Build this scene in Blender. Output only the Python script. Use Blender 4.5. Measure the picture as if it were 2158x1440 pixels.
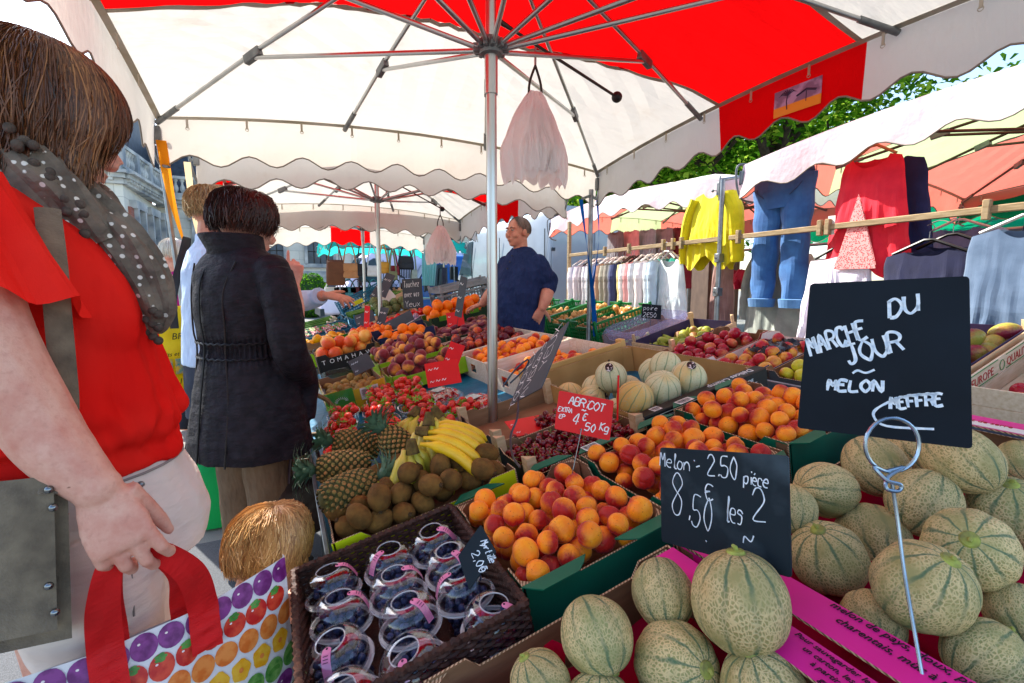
import bpy, math, random
from mathutils import Vector as V, Matrix as MX, noise
sin, cos, pi, rad = math.sin, math.cos, math.pi, math.radians
RN = random.Random(11)
sc = bpy.context.scene
col = sc.collection
for o in list(bpy.data.objects): bpy.data.objects.remove(o)

# ---------------------------------------------------------------- camera, sky, sun, exposure
EYE = V((0, 0, 1.22)); FOC = 1014.0; PITCH = rad(6.47); YAW = rad(25.7)
cam = bpy.data.cameras.new('camera'); cam.sensor_width = 36; cam.lens = FOC / 2158 * 36
cam.clip_start = .02; cam.clip_end = 500
co = bpy.data.objects.new('camera', cam); col.objects.link(co); sc.camera = co
co.location = EYE; co.rotation_euler = (pi / 2 - PITCH, 0, -YAW)
SUN_AZ = V((-.42, .91, 0)).normalized(); SUN_EL = rad(46)
w = bpy.data.worlds.new('World'); sc.world = w; w.use_nodes = True
wn = w.node_tree; wn.nodes.clear()
sky = wn.nodes.new('ShaderNodeTexSky'); sky.sky_type = 'NISHITA'; sky.sun_disc = False
sky.sun_elevation = SUN_EL; sky.sun_rotation = math.atan2(SUN_AZ.x, SUN_AZ.y)
sky.air_density = 1.0; sky.dust_density = 1.2; sky.ozone_density = .8
bg = wn.nodes.new('ShaderNodeBackground'); bg.inputs[1].default_value = .12
wo = wn.nodes.new('ShaderNodeOutputWorld')
wn.links.new(sky.outputs[0], bg.inputs[0]); wn.links.new(bg.outputs[0], wo.inputs[0])
sl = bpy.data.lights.new('sun', 'SUN'); sl.energy = 3.3; sl.angle = rad(.5); sl.color = (1, .95, .86)
so = bpy.data.objects.new('sun', sl); col.objects.link(so)
so.rotation_euler = (SUN_AZ * cos(SUN_EL) + V((0, 0, sin(SUN_EL)))).to_track_quat('Z', 'Y').to_euler()
sc.view_settings.view_transform = 'Standard'; sc.view_settings.look = 'None'
sc.view_settings.exposure = 1.88; sc.view_settings.gamma = 1
sc.cycles.max_bounces = 10; sc.cycles.transparent_max_bounces = 24; sc.cycles.diffuse_bounces = 5
sc.cycles.use_denoising = True; sc.cycles.sample_clamp_indirect = 8

# ---------------------------------------------------------------- points in the place
_f = V((sin(YAW) * cos(PITCH), cos(YAW) * cos(PITCH), -sin(PITCH)))
_r = V((cos(YAW), -sin(YAW), 0)); _u = V((sin(YAW) * sin(PITCH), cos(YAW) * sin(PITCH), cos(PITCH)))
def sight(x, y): return _f + _r * ((x - 1079) / FOC) - _u * ((y - 720) / FOC)
def at(x, y, d): return EYE + sight(x, y) * d                       # at a distance
def atz(x, y, z): r = sight(x, y); return EYE + r * ((z - EYE.z) / r.z)   # at a height
def atx(x, y, X): r = sight(x, y); return EYE + r * (X / r.x)       # on the plane of a rail
def aty(x, y, Y): r = sight(x, y); return EYE + r * (Y / r.y)

# ---------------------------------------------------------------- mesh helpers
def T(x, y=0, z=0): return MX.Translation((x, y, z))
def RX(a): return MX.Rotation(a, 4, 'X')
def RY(a): return MX.Rotation(a, 4, 'Y')
def RZ(a): return MX.Rotation(a, 4, 'Z')
def S3(x, y, z): return MX.Diagonal((x, y, z, 1))
def basis(o, ex, ey, ez):
    m = MX.Identity(4)
    for i in range(3): m[i][0] = ex[i]; m[i][1] = ey[i]; m[i][2] = ez[i]; m[i][3] = o[i]
    return m
def look(o, z, up=(0, 0, 1)):                                       # local z along z
    z = V(z).normalized(); x = V(up).cross(z)
    if x.length < 1e-5: x = V((1, 0, 0)).cross(z)
    x.normalize(); return basis(o, x, z.cross(x), z)
def rndrot(): return MX.Rotation(RN.uniform(0, 6.28), 4, 'Z') @ MX.Rotation(math.acos(RN.uniform(-1, 1)), 4, 'X') @ MX.Rotation(RN.uniform(0, 6.28), 4, 'Z')
def catmull(P, k=6):
    P = [V(p) for p in P]
    if len(P) < 3: return P
    out = []
    for i in range(len(P) - 1):
        a = P[max(i - 1, 0)]; b = P[i]; c = P[i + 1]; d = P[min(i + 2, len(P) - 1)]
        for j in range(k):
            t = j / k
            out.append(.5 * ((2 * b) + (c - a) * t + (2 * a - 5 * b + 4 * c - d) * t * t + (3 * b - a - 3 * c + d) * t ** 3))
    return out + [P[-1]]
class MB:
    def __init__(s): s.v = []; s.f = []; s.m = []; s.tone = {}
    def add(s, vs, fs, mi=0, X=None):
        b = len(s.v)
        s.v += [(X @ V(p)) if X is not None else V(p) for p in vs]
        s.f += [tuple(i + b for i in f) for f in fs]
        s.m += (mi if isinstance(mi, list) else [mi] * len(fs)); return s
    def box(s, c, d, X=None, mi=0):
        x, y, z = d[0] / 2, d[1] / 2, d[2] / 2; b = min(x, y, z) * .25; b = min(b, .004)
        vs = []; idx = {}
        for sx in (-1, 1):
            for sy in (-1, 1):
                for sz in (-1, 1):
                    for k in range(3):
                        p = [c[0] + sx * (x - (b if k != 0 else 0)), c[1] + sy * (y - (b if k != 1 else 0)), c[2] + sz * (z - (b if k != 2 else 0))]
                        idx[sx, sy, sz, k] = len(vs); vs.append(p)
        fs = []
        I = idx
        for q in (-1, 1):
            a = [I[q, i, j, 0] for i, j in ((-1, -1), (1, -1), (1, 1), (-1, 1))]; fs.append(a if q > 0 else a[::-1])
            a = [I[i, q, j, 1] for i, j in ((-1, -1), (-1, 1), (1, 1), (1, -1))]; fs.append(a if q > 0 else a[::-1])
            a = [I[i, j, q, 2] for i, j in ((-1, -1), (1, -1), (1, 1), (-1, 1))]; fs.append(a if q > 0 else a[::-1])
        for a in (-1, 1):
            for b2 in (-1, 1):
                e = [I[a, b2, -1, 0], I[a, b2, -1, 1], I[a, b2, 1, 1], I[a, b2, 1, 0]]; fs.append(e if a * b2 > 0 else e[::-1])
                e = [I[a, -1, b2, 0], I[a, -1, b2, 2], I[a, 1, b2, 2], I[a, 1, b2, 0]]; fs.append(e[::-1] if a * b2 > 0 else e)
                e = [I[-1, a, b2, 1], I[-1, a, b2, 2], I[1, a, b2, 2], I[1, a, b2, 1]]; fs.append(e if a * b2 > 0 else e[::-1])
                for c2 in (-1, 1):
                    t = [I[a, b2, c2, 0], I[a, b2, c2, 1], I[a, b2, c2, 2]]; fs.append(t if a * b2 * c2 > 0 else t[::-1])
        return s.add(vs, fs, mi, X)
    def tube(s, P, r, n=8, mi=0, X=None, cap=True, flat=1.0):
        P = [V(p) for p in P]; k = len(P); rr = r if isinstance(r, (list, tuple)) else [r] * k
        if len(rr) != k: rr = [rr[min(int(i / (k - 1) * (len(rr) - 1) + 1e-6), len(rr) - 2)] * (1 - (i / (k - 1) * (len(rr) - 1)) % 1) + rr[min(int(i / (k - 1) * (len(rr) - 1) + 1e-6) + 1, len(rr) - 1)] * ((i / (k - 1) * (len(rr) - 1)) % 1) for i in range(k)]; rr[-1] = r[-1]
        vs = []; N0 = None
        for i in range(k):
            t = (P[min(i + 1, k - 1)] - P[max(i - 1, 0)])
            t = t.normalized() if t.length > 1e-9 else V((0, 0, 1))
            if N0 is None:
                N0 = t.cross(V((0, 0, 1)))
                if N0.length < 1e-3: N0 = t.cross(V((0, 1, 0)))
            N0 = (N0 - t * N0.dot(t)).normalized(); B = t.cross(N0)
            for j in range(n):
                a = 2 * pi * j / n; vs.append(P[i] + (N0 * cos(a) + B * sin(a) * flat) * rr[i])
        fs = [(i * n + j, i * n + (j + 1) % n, (i + 1) * n + (j + 1) % n, (i + 1) * n + j) for i in range(k - 1) for j in range(n)]
        if cap: fs += [tuple(range(n))[::-1], tuple((k - 1) * n + j for j in range(n))]
        return s.add(vs, fs, mi, X)
    def loft(s, rings, mi=0, cap=True, X=None):
        n = len(rings[0]); vs = [p for r in rings for p in r]; k = len(rings)
        fs = [(i * n + j, i * n + (j + 1) % n, (i + 1) * n + (j + 1) % n, (i + 1) * n + j) for i in range(k - 1) for j in range(n)]
        if cap: fs += [tuple(range(n))[::-1], tuple((k - 1) * n + j for j in range(n))]
        return s.add(vs, fs, mi, X)
    def rings(s, L, n=24, mi=0, X=None, cap=True):                  # L: (cx,cy,z,rx,ry[,power])
        R = []
        for e in L:
            q = e[5] if len(e) > 5 else 1
            R.append([(e[0] + e[3] * math.copysign(abs(cos(a)) ** q, cos(a)), e[1] + e[4] * math.copysign(abs(sin(a)) ** q, sin(a)), e[2]) for a in (2 * pi * j / n for j in range(n))])
        return s.loft(R, mi, cap, X)
    def lathe(s, prof, n=24, mi=0, X=None, cap=False):
        return s.loft([[(r * cos(2 * pi * j / n), r * sin(2 * pi * j / n), z) for j in range(n)] for r, z in prof], mi, cap, X)
    def ball(s, fn, nu=24, nv=14, mi=0, X=None):                    # fn(theta, phi) -> point
        vs = [fn(0, 0)] + [fn(pi * i / nv, 2 * pi * j / nu) for i in range(1, nv) for j in range(nu)] + [fn(pi, 0)]
        fs = [(0, 1 + j, 1 + (j + 1) % nu) for j in range(nu)]
        fs += [(1 + (i * nu) + j, 1 + (i + 1) * nu + j, 1 + (i + 1) * nu + (j + 1) % nu, 1 + i * nu + (j + 1) % nu) for i in range(nv - 2) for j in range(nu)]
        e = len(vs) - 1; b = 1 + (nv - 2) * nu
        fs += [(e, b + (j + 1) % nu, b + j) for j in range(nu)]
        return s.add(vs, fs, mi, X)
    def ell(s, c, r, nu=16, nv=10, mi=0, X=None, R=None):
        f = lambda t, p: V((r[0] * sin(t) * cos(p), r[1] * sin(t) * sin(p), r[2] * cos(t)))
        g = (lambda t, p: V(c) + R.to_3x3() @ f(t, p)) if R is not None else (lambda t, p: V(c) + f(t, p))
        return s.ball(g, nu, nv, mi, X)
    def grid(s, nu, nv, fn, mi=0, X=None):
        vs = [fn(i / nu, j / nv) for j in range(nv + 1) for i in range(nu + 1)]
        fs = []; ms = []
        for j in range(nv):
            for i in range(nu):
                a = j * (nu + 1) + i; fs.append((a, a + 1, a + nu + 2, a + nu + 1))
                ms.append(mi((i + .5) / nu, (j + .5) / nv) if callable(mi) else mi)
        return s.add(vs, fs, ms, X)
    def plate(s, poly, t, X=None, mi=(0, 0, 0)):                    # 2D outline (ccw), extruded along +z by t
        n = len(poly)
        vs = [(p[0], p[1], 0) for p in poly] + [(p[0], p[1], t) for p in poly]
        fs = [tuple(range(n))[::-1], tuple(range(n, 2 * n))] + [(i, (i + 1) % n, n + (i + 1) % n, n + i) for i in range(n)]
        return s.add(vs, fs, [mi[0], mi[1]] + [mi[2]] * n, X)
    def build(s, name, mats, parent=None, X=None, sharp=38):
        me = bpy.data.meshes.new(name); me.from_pydata([tuple(p) for p in s.v], [], s.f)
        for m in (mats if isinstance(mats, (list, tuple)) else [mats]): me.materials.append(m)
        if any(s.m): me.polygons.foreach_set('material_index', s.m)
        if sharp:
            me.shade_smooth(); me.set_sharp_from_angle(angle=rad(sharp))
        return link(name, me, parent, X)
def link(name, me, parent=None, X=None):
    o = bpy.data.objects.new(name, me); col.objects.link(o)
    if parent is not None: o.parent = parent
    if X is not None: o.matrix_local = X
    return o
def tag(o, label=None, cat=None, group=None, kind=None):
    if label: o['label'] = label
    if cat: o['category'] = cat
    if group: o['group'] = group
    if kind: o['kind'] = kind
    return o
def thing(name, label, cat, group=None, X=None):
    o = bpy.data.objects.new(name, None); col.objects.link(o); o.empty_display_size = .05
    if X is not None: o.matrix_world = X
    return tag(o, label, cat, group)
def setting(o): o['kind'] = 'structure'; return o
def copy_tree(o, parent=None):
    c = o.copy(); col.objects.link(c)
    if parent is not None: c.parent = parent
    for ch in KIDS.get(o.name, []): copy_tree(ch, c)
    return c
KIDS = {}
class Proto:                                                        # one of a kind, then copies
    def __init__(s, fn): s.fn = fn; s.o = None
    def put(s, X, label, cat, group=None):
        if s.o is None:
            s.o = o = s.fn()
            for a in [o] + list(o.children): KIDS[a.name] = list(a.children)
        else:
            o = copy_tree(s.o)
        o.matrix_world = X
        return tag(o, label, cat, group)
def bake(mb, voxel=.006, smooth=4, name='body', mats=None, parent=None, post=None, X=None, fac=.5):
    """several overlapping shapes become one continuous surface"""
    me = bpy.data.meshes.new('t'); me.from_pydata([tuple(p) for p in mb.v], [], mb.f)
    ob = bpy.data.objects.new('t', me); col.objects.link(ob)
    m = ob.modifiers.new('r', 'REMESH'); m.mode = 'VOXEL'; m.voxel_size = voxel
    if smooth:
        k = ob.modifiers.new('s', 'SMOOTH'); k.iterations = smooth; k.factor = fac
    dg = bpy.context.evaluated_depsgraph_get()
    out = bpy.data.meshes.new_from_object(ob.evaluated_get(dg))
    bpy.data.objects.remove(ob); bpy.data.meshes.remove(me)
    out.name = name; out.materials.clear()
    if post:
        cs = [(v.co.copy(), v.normal.copy()) for v in out.vertices]
        for v, (c, n) in zip(out.vertices, cs): v.co = post(c, n)
    for m in (mats if isinstance(mats, (list, tuple)) else [mats]): out.materials.append(m)
    out.shade_smooth()
    return link(name, out, parent, X)

# ---------------------------------------------------------------- material helpers
def C(h): return tuple(((int(h[i:i + 2], 16) / 255 + .055) / 1.055) ** 2.4 if int(h[i:i + 2], 16) > 10 else int(h[i:i + 2], 16) / 3294.6 for i in (0, 2, 4)) + (1,)
class NT:
    def __init__(s, name):
        s.mat = bpy.data.materials.new(name); s.mat.use_nodes = True; s.t = s.mat.node_tree; s.t.nodes.clear()
    def n(s, ty, o=0, pr=None, **k):
        nd = s.t.nodes.new('ShaderNode' + ty)
        for a, b in (pr or {}).items(): setattr(nd, a, b)
        for a, b in k.items():
            i = nd.inputs[int(a[1:])] if a[0] == 'i' and a[1:].isdigit() else nd.inputs[a.replace('_', ' ')]
            if isinstance(b, bpy.types.NodeSocket): s.t.links.new(b, i)
            else: i.default_value = b
        return nd.outputs[o]
    def m(s, op, a, b=0.0, c=0.0): return s.n('Math', pr={'operation': op}, i0=a, i1=b, i2=c)
    def obj(s, scale=None):
        q = s.n('TexCoord', 3)
        return s.n('Mapping', Vector=q, Scale=scale) if scale else q
    def noise(s, v, sc, det=3, rough=.5): return s.n('TexNoise', 0, Vector=v, Scale=sc, Detail=det, Roughness=rough)
    def ramp(s, f, lo, hi):
        return s.n('MapRange', pr={'clamp': True}, i0=f, i1=lo, i2=hi)
    def mix(s, f, a, b): return s.n('Mix', 2, pr={'data_type': 'RGBA'}, i0=f, i6=a, i7=b)
    def rnd(s): return s.n('ObjectInfo', 5)
    def bump(s, h, st=.3, d=.01): return s.n('Bump', Strength=st, Distance=d, Height=h)
    def out(s, sh):
        o = s.t.nodes.new('ShaderNodeOutputMaterial'); s.t.links.new(sh, o.inputs[0]); return s.mat
    def pbr(s, c, r=.5, nrm=None, **k):
        a = dict(Base_Color=c, Roughness=r, **k)
        if nrm is not None: a['Normal'] = nrm
        return s.n('BsdfPrincipled', **a)
def mat(name, c, r=.5, c2=None, ns=8, bump=0, bs=80, bd=.004, rv=0, stretch=None, lo=.35, hi=.65, det=4, **k):
    t = NT(name); q = t.obj(stretch)
    c = C(c) if isinstance(c, str) else c
    c2 = C(c2) if isinstance(c2, str) else (c2 or tuple(x * .78 for x in c[:3]) + (1,))
    cc = t.mix(t.ramp(t.noise(q, ns, det), lo, hi), c, c2)
    if rv: cc = t.n('HueSaturation', Color=cc, Value=t.n('MapRange', i0=t.rnd(), i3=1 - rv, i4=1 + rv))
    nrm = t.bump(t.noise(q, bs, 4), bump, bd) if bump else None
    k.setdefault('Specular_IOR_Level', .28)
    return t.out(t.pbr(cc, r, nrm, **k))
def cloth(name, c, tc=None, f=.4, stain=None, wr=.25):               # thin fabric that lets light through
    t = NT(name); q = t.n('NewGeometry', 0)
    c = C(c) if isinstance(c, str) else c; tc = C(tc) if isinstance(tc, str) else (tc or c)
    if stain:
        k = t.m('MULTIPLY', t.ramp(t.noise(q, 1.7, 6, .7), .52, .78), t.ramp(t.noise(q, 9, 3), .35, .7))
        c = t.mix(t.m('MULTIPLY', k, .55), c, C(stain)); tc = t.mix(t.m('MULTIPLY', k, .5), tc, C(stain))
    nrm = t.bump(t.m('ADD', t.noise(q, 5, 3), t.m('MULTIPLY', t.m('ADD', t.noise(q, 300, 2), t.m('MULTIPLY', t.noise(t.n('Mapping', Vector=q, Rotation=(0, 0, .7), Scale=(1, 5, 1)), 6, 4), 9.0)), .04)), wr, .05)
    a = t.n('BsdfDiffuse', Color=c, Normal=nrm); b = t.n('BsdfTranslucent', Color=tc, Normal=nrm)
    return t.out(t.n('MixShader', i0=f, i1=a, i2=b))

# ---------------------------------------------------------------- materials
def m_ground():
    t = NT('paving'); q = t.n('NewGeometry', 0)
    c = t.mix(t.ramp(t.noise(q, 260, 3), .38, .62), C('6f706d'), C('8b8c86'))
    c = t.mix(t.ramp(t.noise(q, 1.3, 4), .4, .7), c, C('77766f'))
    return t.out(t.pbr(c, .9, t.bump(t.noise(q, 300, 3), .5, .004)))
def m_road():
    t = NT('asphalt'); q = t.n('NewGeometry', 0)
    c = t.mix(t.ramp(t.noise(q, 320, 2), .35, .65), C('3a3d42'), C('5b5f64'))
    return t.out(t.pbr(c, .85, t.bump(t.noise(q, 320, 2), .6, .004)))
def m_stone(name, c, c2, course=.42, run=.95):
    t = NT(name); q = t.n('NewGeometry', 0)
    b = t.n('TexBrick', 0, Vector=t.n('Mapping', Vector=q, Rotation=(pi / 2, 0, 0)), Color1=C(c), Color2=C(c2), Mortar=tuple(x * .72 for x in C(c)[:3]) + (1,), Scale=1.0, Mortar_Size=.012, Brick_Width=run, Row_Height=course)
    cc = t.mix(t.m('MULTIPLY', t.ramp(t.noise(q, .8, 5, .65), .45, .8), .35), b, C('8a8c8c'))
    return t.out(t.pbr(cc, .9, t.bump(t.noise(q, 12, 4), .2, .02)))
STONE = m_stone('pale_stone', 'e6e0cf', 'd9d5c8'); STONE2 = mat('carved_stone', 'cfcdc4', .9, '848b90', 1.6, .3, 9, .03)
BRICK = m_stone('red_brick', 'b06a55', 'a05c49', .08, .22)
SLATE = mat('roof_slate', '3b4652', .6, '2c3640', 5, .2, 30)
PANE = mat('window_glass', '2a3946', .15, '43566a', 1.2)
ALU = mat('brushed_aluminium', 'b9b9b6', .28, 'a3a4a3', 3, .05, 200, metal=1) if False else mat('brushed_aluminium', 'bfc0be', .3, 'a8a9a8', 4, .06, 220, stretch=(1, 1, .05), Metallic=1.0)
ALUD = mat('dull_grey_joint', '7d8080', .45, '676a6b', 20, Metallic=.5)
STEEL = mat('galvanised_steel', '9aa0a3', .42, '7f868a', 14, .08, 60, Metallic=.9)
WHITE_CV = cloth('white_canvas', 'd6d3cd', 'e4ddd1', .28, 'b39a78')
RED_CV = cloth('red_canvas', 'cf0a10', 'ee0a0c', .32)
HEM = mat('hem_piping', '8d8478', .8); BAND = mat('edge_band', 'b9b1a2', .85, 'a1977f', 6)
BLACKP = mat('black_plastic', '1d1c1d', .45, '262627', 20)
CARD = mat('brown_cardboard', '8f6a4b', .85, '7d5a3e', 9, .12, 90, stretch=(1, 1, 6))
WOODP = mat('pale_poplar_wood', 'd3b48d', .75, 'c09c72', 5, .05, 16, stretch=(2, 12, 12))
WHITEP = mat('white_plastic', 'e4e4e2', .45, 'd6d6d4', 6)

# ---------------------------------------------------------------- ground
g = MB(); g.grid(40, 40, lambda u, v: (-120 + 240 * u, -90 + 240 * v, 0)); setting(g.build('ground', m_ground()))
g = MB(); g.grid(4, 4, lambda u, v: (-3 + 7 * u, -3 + 5.6 * v, .004)); setting(g.build('road', m_road()))

# ---------------------------------------------------------------- town hall of pale stone and brick
hall = thing('stone_building', 'old pale stone and brick building with balustrades and slate roof', 'building', X=T(-4.5, 20.4, 0))
WING = RZ(rad(-4.8))
def wall_box(x0, y0, z0, x1, y1, z1, name, m, p=None, X=None):
    b = MB(); b.box(((x0 + x1) / 2, (y0 + y1) / 2, (z0 + z1) / 2), (x1 - x0, y1 - y0, z1 - z0)); return b.build(name, m, p or hall, X)
wall_box(-11, 0, 0, 0, 8, 4.6, 'wall', STONE)                                  # left wing, its corner at the origin
wall_box(-11.3, 5.2, 0, 24, 12, 4.7, 'wall', STONE)                            # far range
def cornice(X, L, z=4.6):
    b = MB(); 
    for dz, dy, h in ((0, .12, .18), (.18, .26, .14), (.32, .4, .1)): b.box((L / 2, -dy / 2 + .1, z + dz + h / 2), (L + dy, dy + .2, h))
    n = int(L / .28)
    for i in range(n): b.box((i * .28 + .1, -.16, z + .14), (.12, .14, .1))
    b.build('cornice', STONE2, hall, X)
    b = MB(); b.box((L / 2, .1, z + .55), (L, .24, .24)); b.box((L / 2, .1, z + 1.32), (L, .26, .12))
    i = 0; x = .2
    while x < L - .1:
        if i % 6 == 0: b.box((x, .1, z + .97), (.3, .3, .8))
        else: b.lathe([(.05, z + .66), (.05, z + .72), (.1, z + .82), (.095, z + .92), (.045, z + 1.05), (.045, z + 1.14), (.09, z + 1.2), (.09, z + 1.27)], 8, X=T(x, .1, 0))
        x += .24; i += 1
    b.build('balustrade', STONE2, hall, X)
cornice(T(-11, 0, 0), 11.0); cornice(MX.Rotation(rad(86), 4, 'Z') , 5.6); cornice(T(0, 5.2, 0), 24)
def window(X, w, h, big=False):
    b = MB(); t = .14
    for x, z, sx, sz in ((-w / 2 - t / 2, h / 2, t, h + .1), (w / 2 + t / 2, h / 2, t, h + .1), (0, h + .16, w + .5, .28), (0, -.1, w + .5, .18)): b.box((x, -.06, z), (sx, .24, sz))
    f = b.build('window', STONE2, hall, X)
    b = MB(); b.box((0, .02, h / 2), (w, .06, h)); b.build('pane', PANE, f)
    b = MB()
    for x in ((-w / 4, 0, w / 4) if big else (0,)): b.box((x, -.025, h / 2), (.04, .04, h))
    for k in (.33, .66): b.box((0, -.025, h * k), (w, .04, .04))
    b.build('window_frame', BLACKP, f)
for x in (-9, -6.3, -3.6): window(T(x, 0, 1.7), 1.0, 2.1)
WG = MX.Rotation(rad(86), 4, 'Z')
for i, x in enumerate((1.15, 2.75, 4.3)): window(WG @ T(x, 0, 1.6), .62, 2.3)
for x in (1.9, 4.2, 6.4, 8.6, 10.8, 13, 15.2): window(T(x, 5.2, 2.35), 1.15, 1.75, True)
for x in (1.9, 4.2, 6.4, 8.6, 10.8, 13, 15.2): window(T(x, 5.2, .5), 1.15, .95, True)
wall_box(0, 4.98, 1.7, 24, 5.2, 1.98, 'string_course', STONE2)
for x in (-1.35, -5, -7.6): wall_box(x - .32, -.05, 1.3, x + .32, .03, 3.9, 'brick_panel', BRICK)
for x in (.55, 1.95, 3.5): wall_box(x - .16, -.05, 1.3, x + .16, .03, 3.95, 'brick_panel', BRICK, X=WG)
wall_box(-11, 1.6, 5.1, -.7, 8, 6.3, 'attic_wall', BRICK); 
b = MB(); b.plate([(0, 0), (7.6, 0), (6.0, 2.6), (1.4, 2.6)], 11, T(-11.4, .9, 6.3) @ RZ(pi / 2) @ RX(pi / 2)); b.build('roof', SLATE, hall)
b = MB(); b.plate([(0, 0), (6.6, 0), (5.2, 2.4), (1.4, 2.4)], 25, T(-.6, 5.6, 5.2) @ RZ(pi / 2) @ RX(pi / 2)); b.build('roof', SLATE, hall)

# ---------------------------------------------------------------- trees
LEAF = [];
for i, (a, b2) in enumerate((('5a9420', '80b030'), ('38691b', '4f8424'), ('a2c838', 'c0d855'))):
    t = NT('leaf'); c = t.mix(t.rnd() if False else t.ramp(t.noise(t.n('NewGeometry', 0), 1.2, 3), .35, .65), C(a), C(b2))
    x = t.n('BsdfDiffuse', Color=c); y = t.n('BsdfTranslucent', Color=c); LEAF.append(t.out(t.n('MixShader', i0=.42, i1=x, i2=y)))
BARK = mat('bark', '4a4036', .9, '332c26', 9, .5, 20, .03)
def tree(X, h, r, seed, label, n=9000, ls=.17, name='leafy_tree', tilt=0):
    R = random.Random(seed)
    root = thing(name, label, 'tree', 'trees behind the clothes stalls', X)
    b = MB(); tips = []
    def limb(p, d, L, rr, lv):
        pts = [p]; q = p.copy(); dd = d.copy()
        for k in range(5):
            dd = (dd + V((R.uniform(-1, 1), R.uniform(-1, 1), R.uniform(-.3, .6))) * .16).normalized(); q = q + dd * L / 5; pts.append(q.copy())
        b.tube(pts, [rr, rr * .55], 6)
        tips.append((pts[-1], lv)); tips.append((pts[3], lv))
        if lv < 3:
            for k in range(4 if lv < 2 else 3):
                a = R.uniform(0, 6.28); e = (dd * .6 + V((cos(a), sin(a), R.uniform(.0, .7)))).normalized()
                limb(pts[R.choice((2, 3, 4, 5))], e, L * R.uniform(.55, .75), rr * .5, lv + 1)
    for k in range(6):
        a = k * 1.05 + R.uniform(-.3, .3)
        limb(V((0, 0, h * (.25 + .06 * k))), V((cos(a), sin(a), .75)).normalized(), r * .62, h * .018, 1)
    b.tube([(0, 0, -.1), (.1, 0, h * .3), (0, .1, h * .6), (.05, 0, h * .9)], [h * .035, h * .028, h * .018, .03], 10)
    tips.append((V((0, 0, h * .92)), 2))
    b.build('trunk', BARK, root)
    L = MB(); T2 = [t for t, l in tips if l >= 2]
    blobs = [(t + V((R.gauss(0, .25), R.gauss(0, .25), R.gauss(0, .2))) * r * .25, R.uniform(.2, .36) * r) for t in T2]
    for i in range(n):
        c, br = R.choice(blobs)
        v = V((R.gauss(0, 1), R.gauss(0, 1), R.gauss(0, 1))).normalized()
        p = c + V((v.x, v.y, v.z * .6)) * br * (R.random() ** .4)
        s = ls * R.uniform(.5, 1.2); M = T(*p) @ RZ(R.uniform(0, 6.28)) @ RX(R.gauss(0, .7)) @ RY(R.gauss(0, .6))
        L.add([(-s * .5, 0, 0), (0, -s * .28, .02), (s * .5, 0, 0), (0, s * .28, .02)], [(0, 1, 2, 3)], R.choices((0, 1, 2), (5, 4, 2))[0], M)
    L.build('crown', LEAF, root, sharp=0)
tree(T(12.4, 9.2, 0), 8.7, 4.4, 3, 'broad green tree rising above the canopy of the nearer clothes stall', 34000, .23)
tree(T(10.2, 11.4, 0), 7.0, 3.5, 5, 'darker green tree beside the white van roof', 26000, .22)
tree(T(16.5, 15.5, 0), 8.2, 4.0, 8, 'tall tree filling the gap behind the clothes stalls', 12000, .28)
b = MB()
cone = lambda t, p: V((.62 * sin(t) ** .8 * cos(p), .62 * sin(t) ** .8 * sin(p), .85 + .85 * cos(t))) * (1 + .06 * noise.noise(V((cos(p) * 3, sin(p) * 3, t * 4))))
b.ball(cone, 20, 14); tp = thing('clipped_shrub', 'dark clipped cone shrub against the far stone facade', 'shrub', X=T(1.15, 20.9, 0))
b.build('foliage_core', mat('shrub_green', '1f3b1a', .9, '2f5423', 40, .6, 60, .03), tp)
L = MB()
for i in range(1500):
    t_, p_ = math.acos(RN.uniform(-1, 1)), RN.uniform(0, 6.28); s = .06
    L.add([(-s, 0, 0), (0, -s / 2, 0), (s, 0, 0), (0, s / 2, 0)], [(0, 1, 2, 3)], RN.choice((0, 1, 1)), T(*(cone(t_, p_) * 1.02)) @ rndrot())
L.build('foliage', LEAF, tp, sharp=0)

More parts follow.
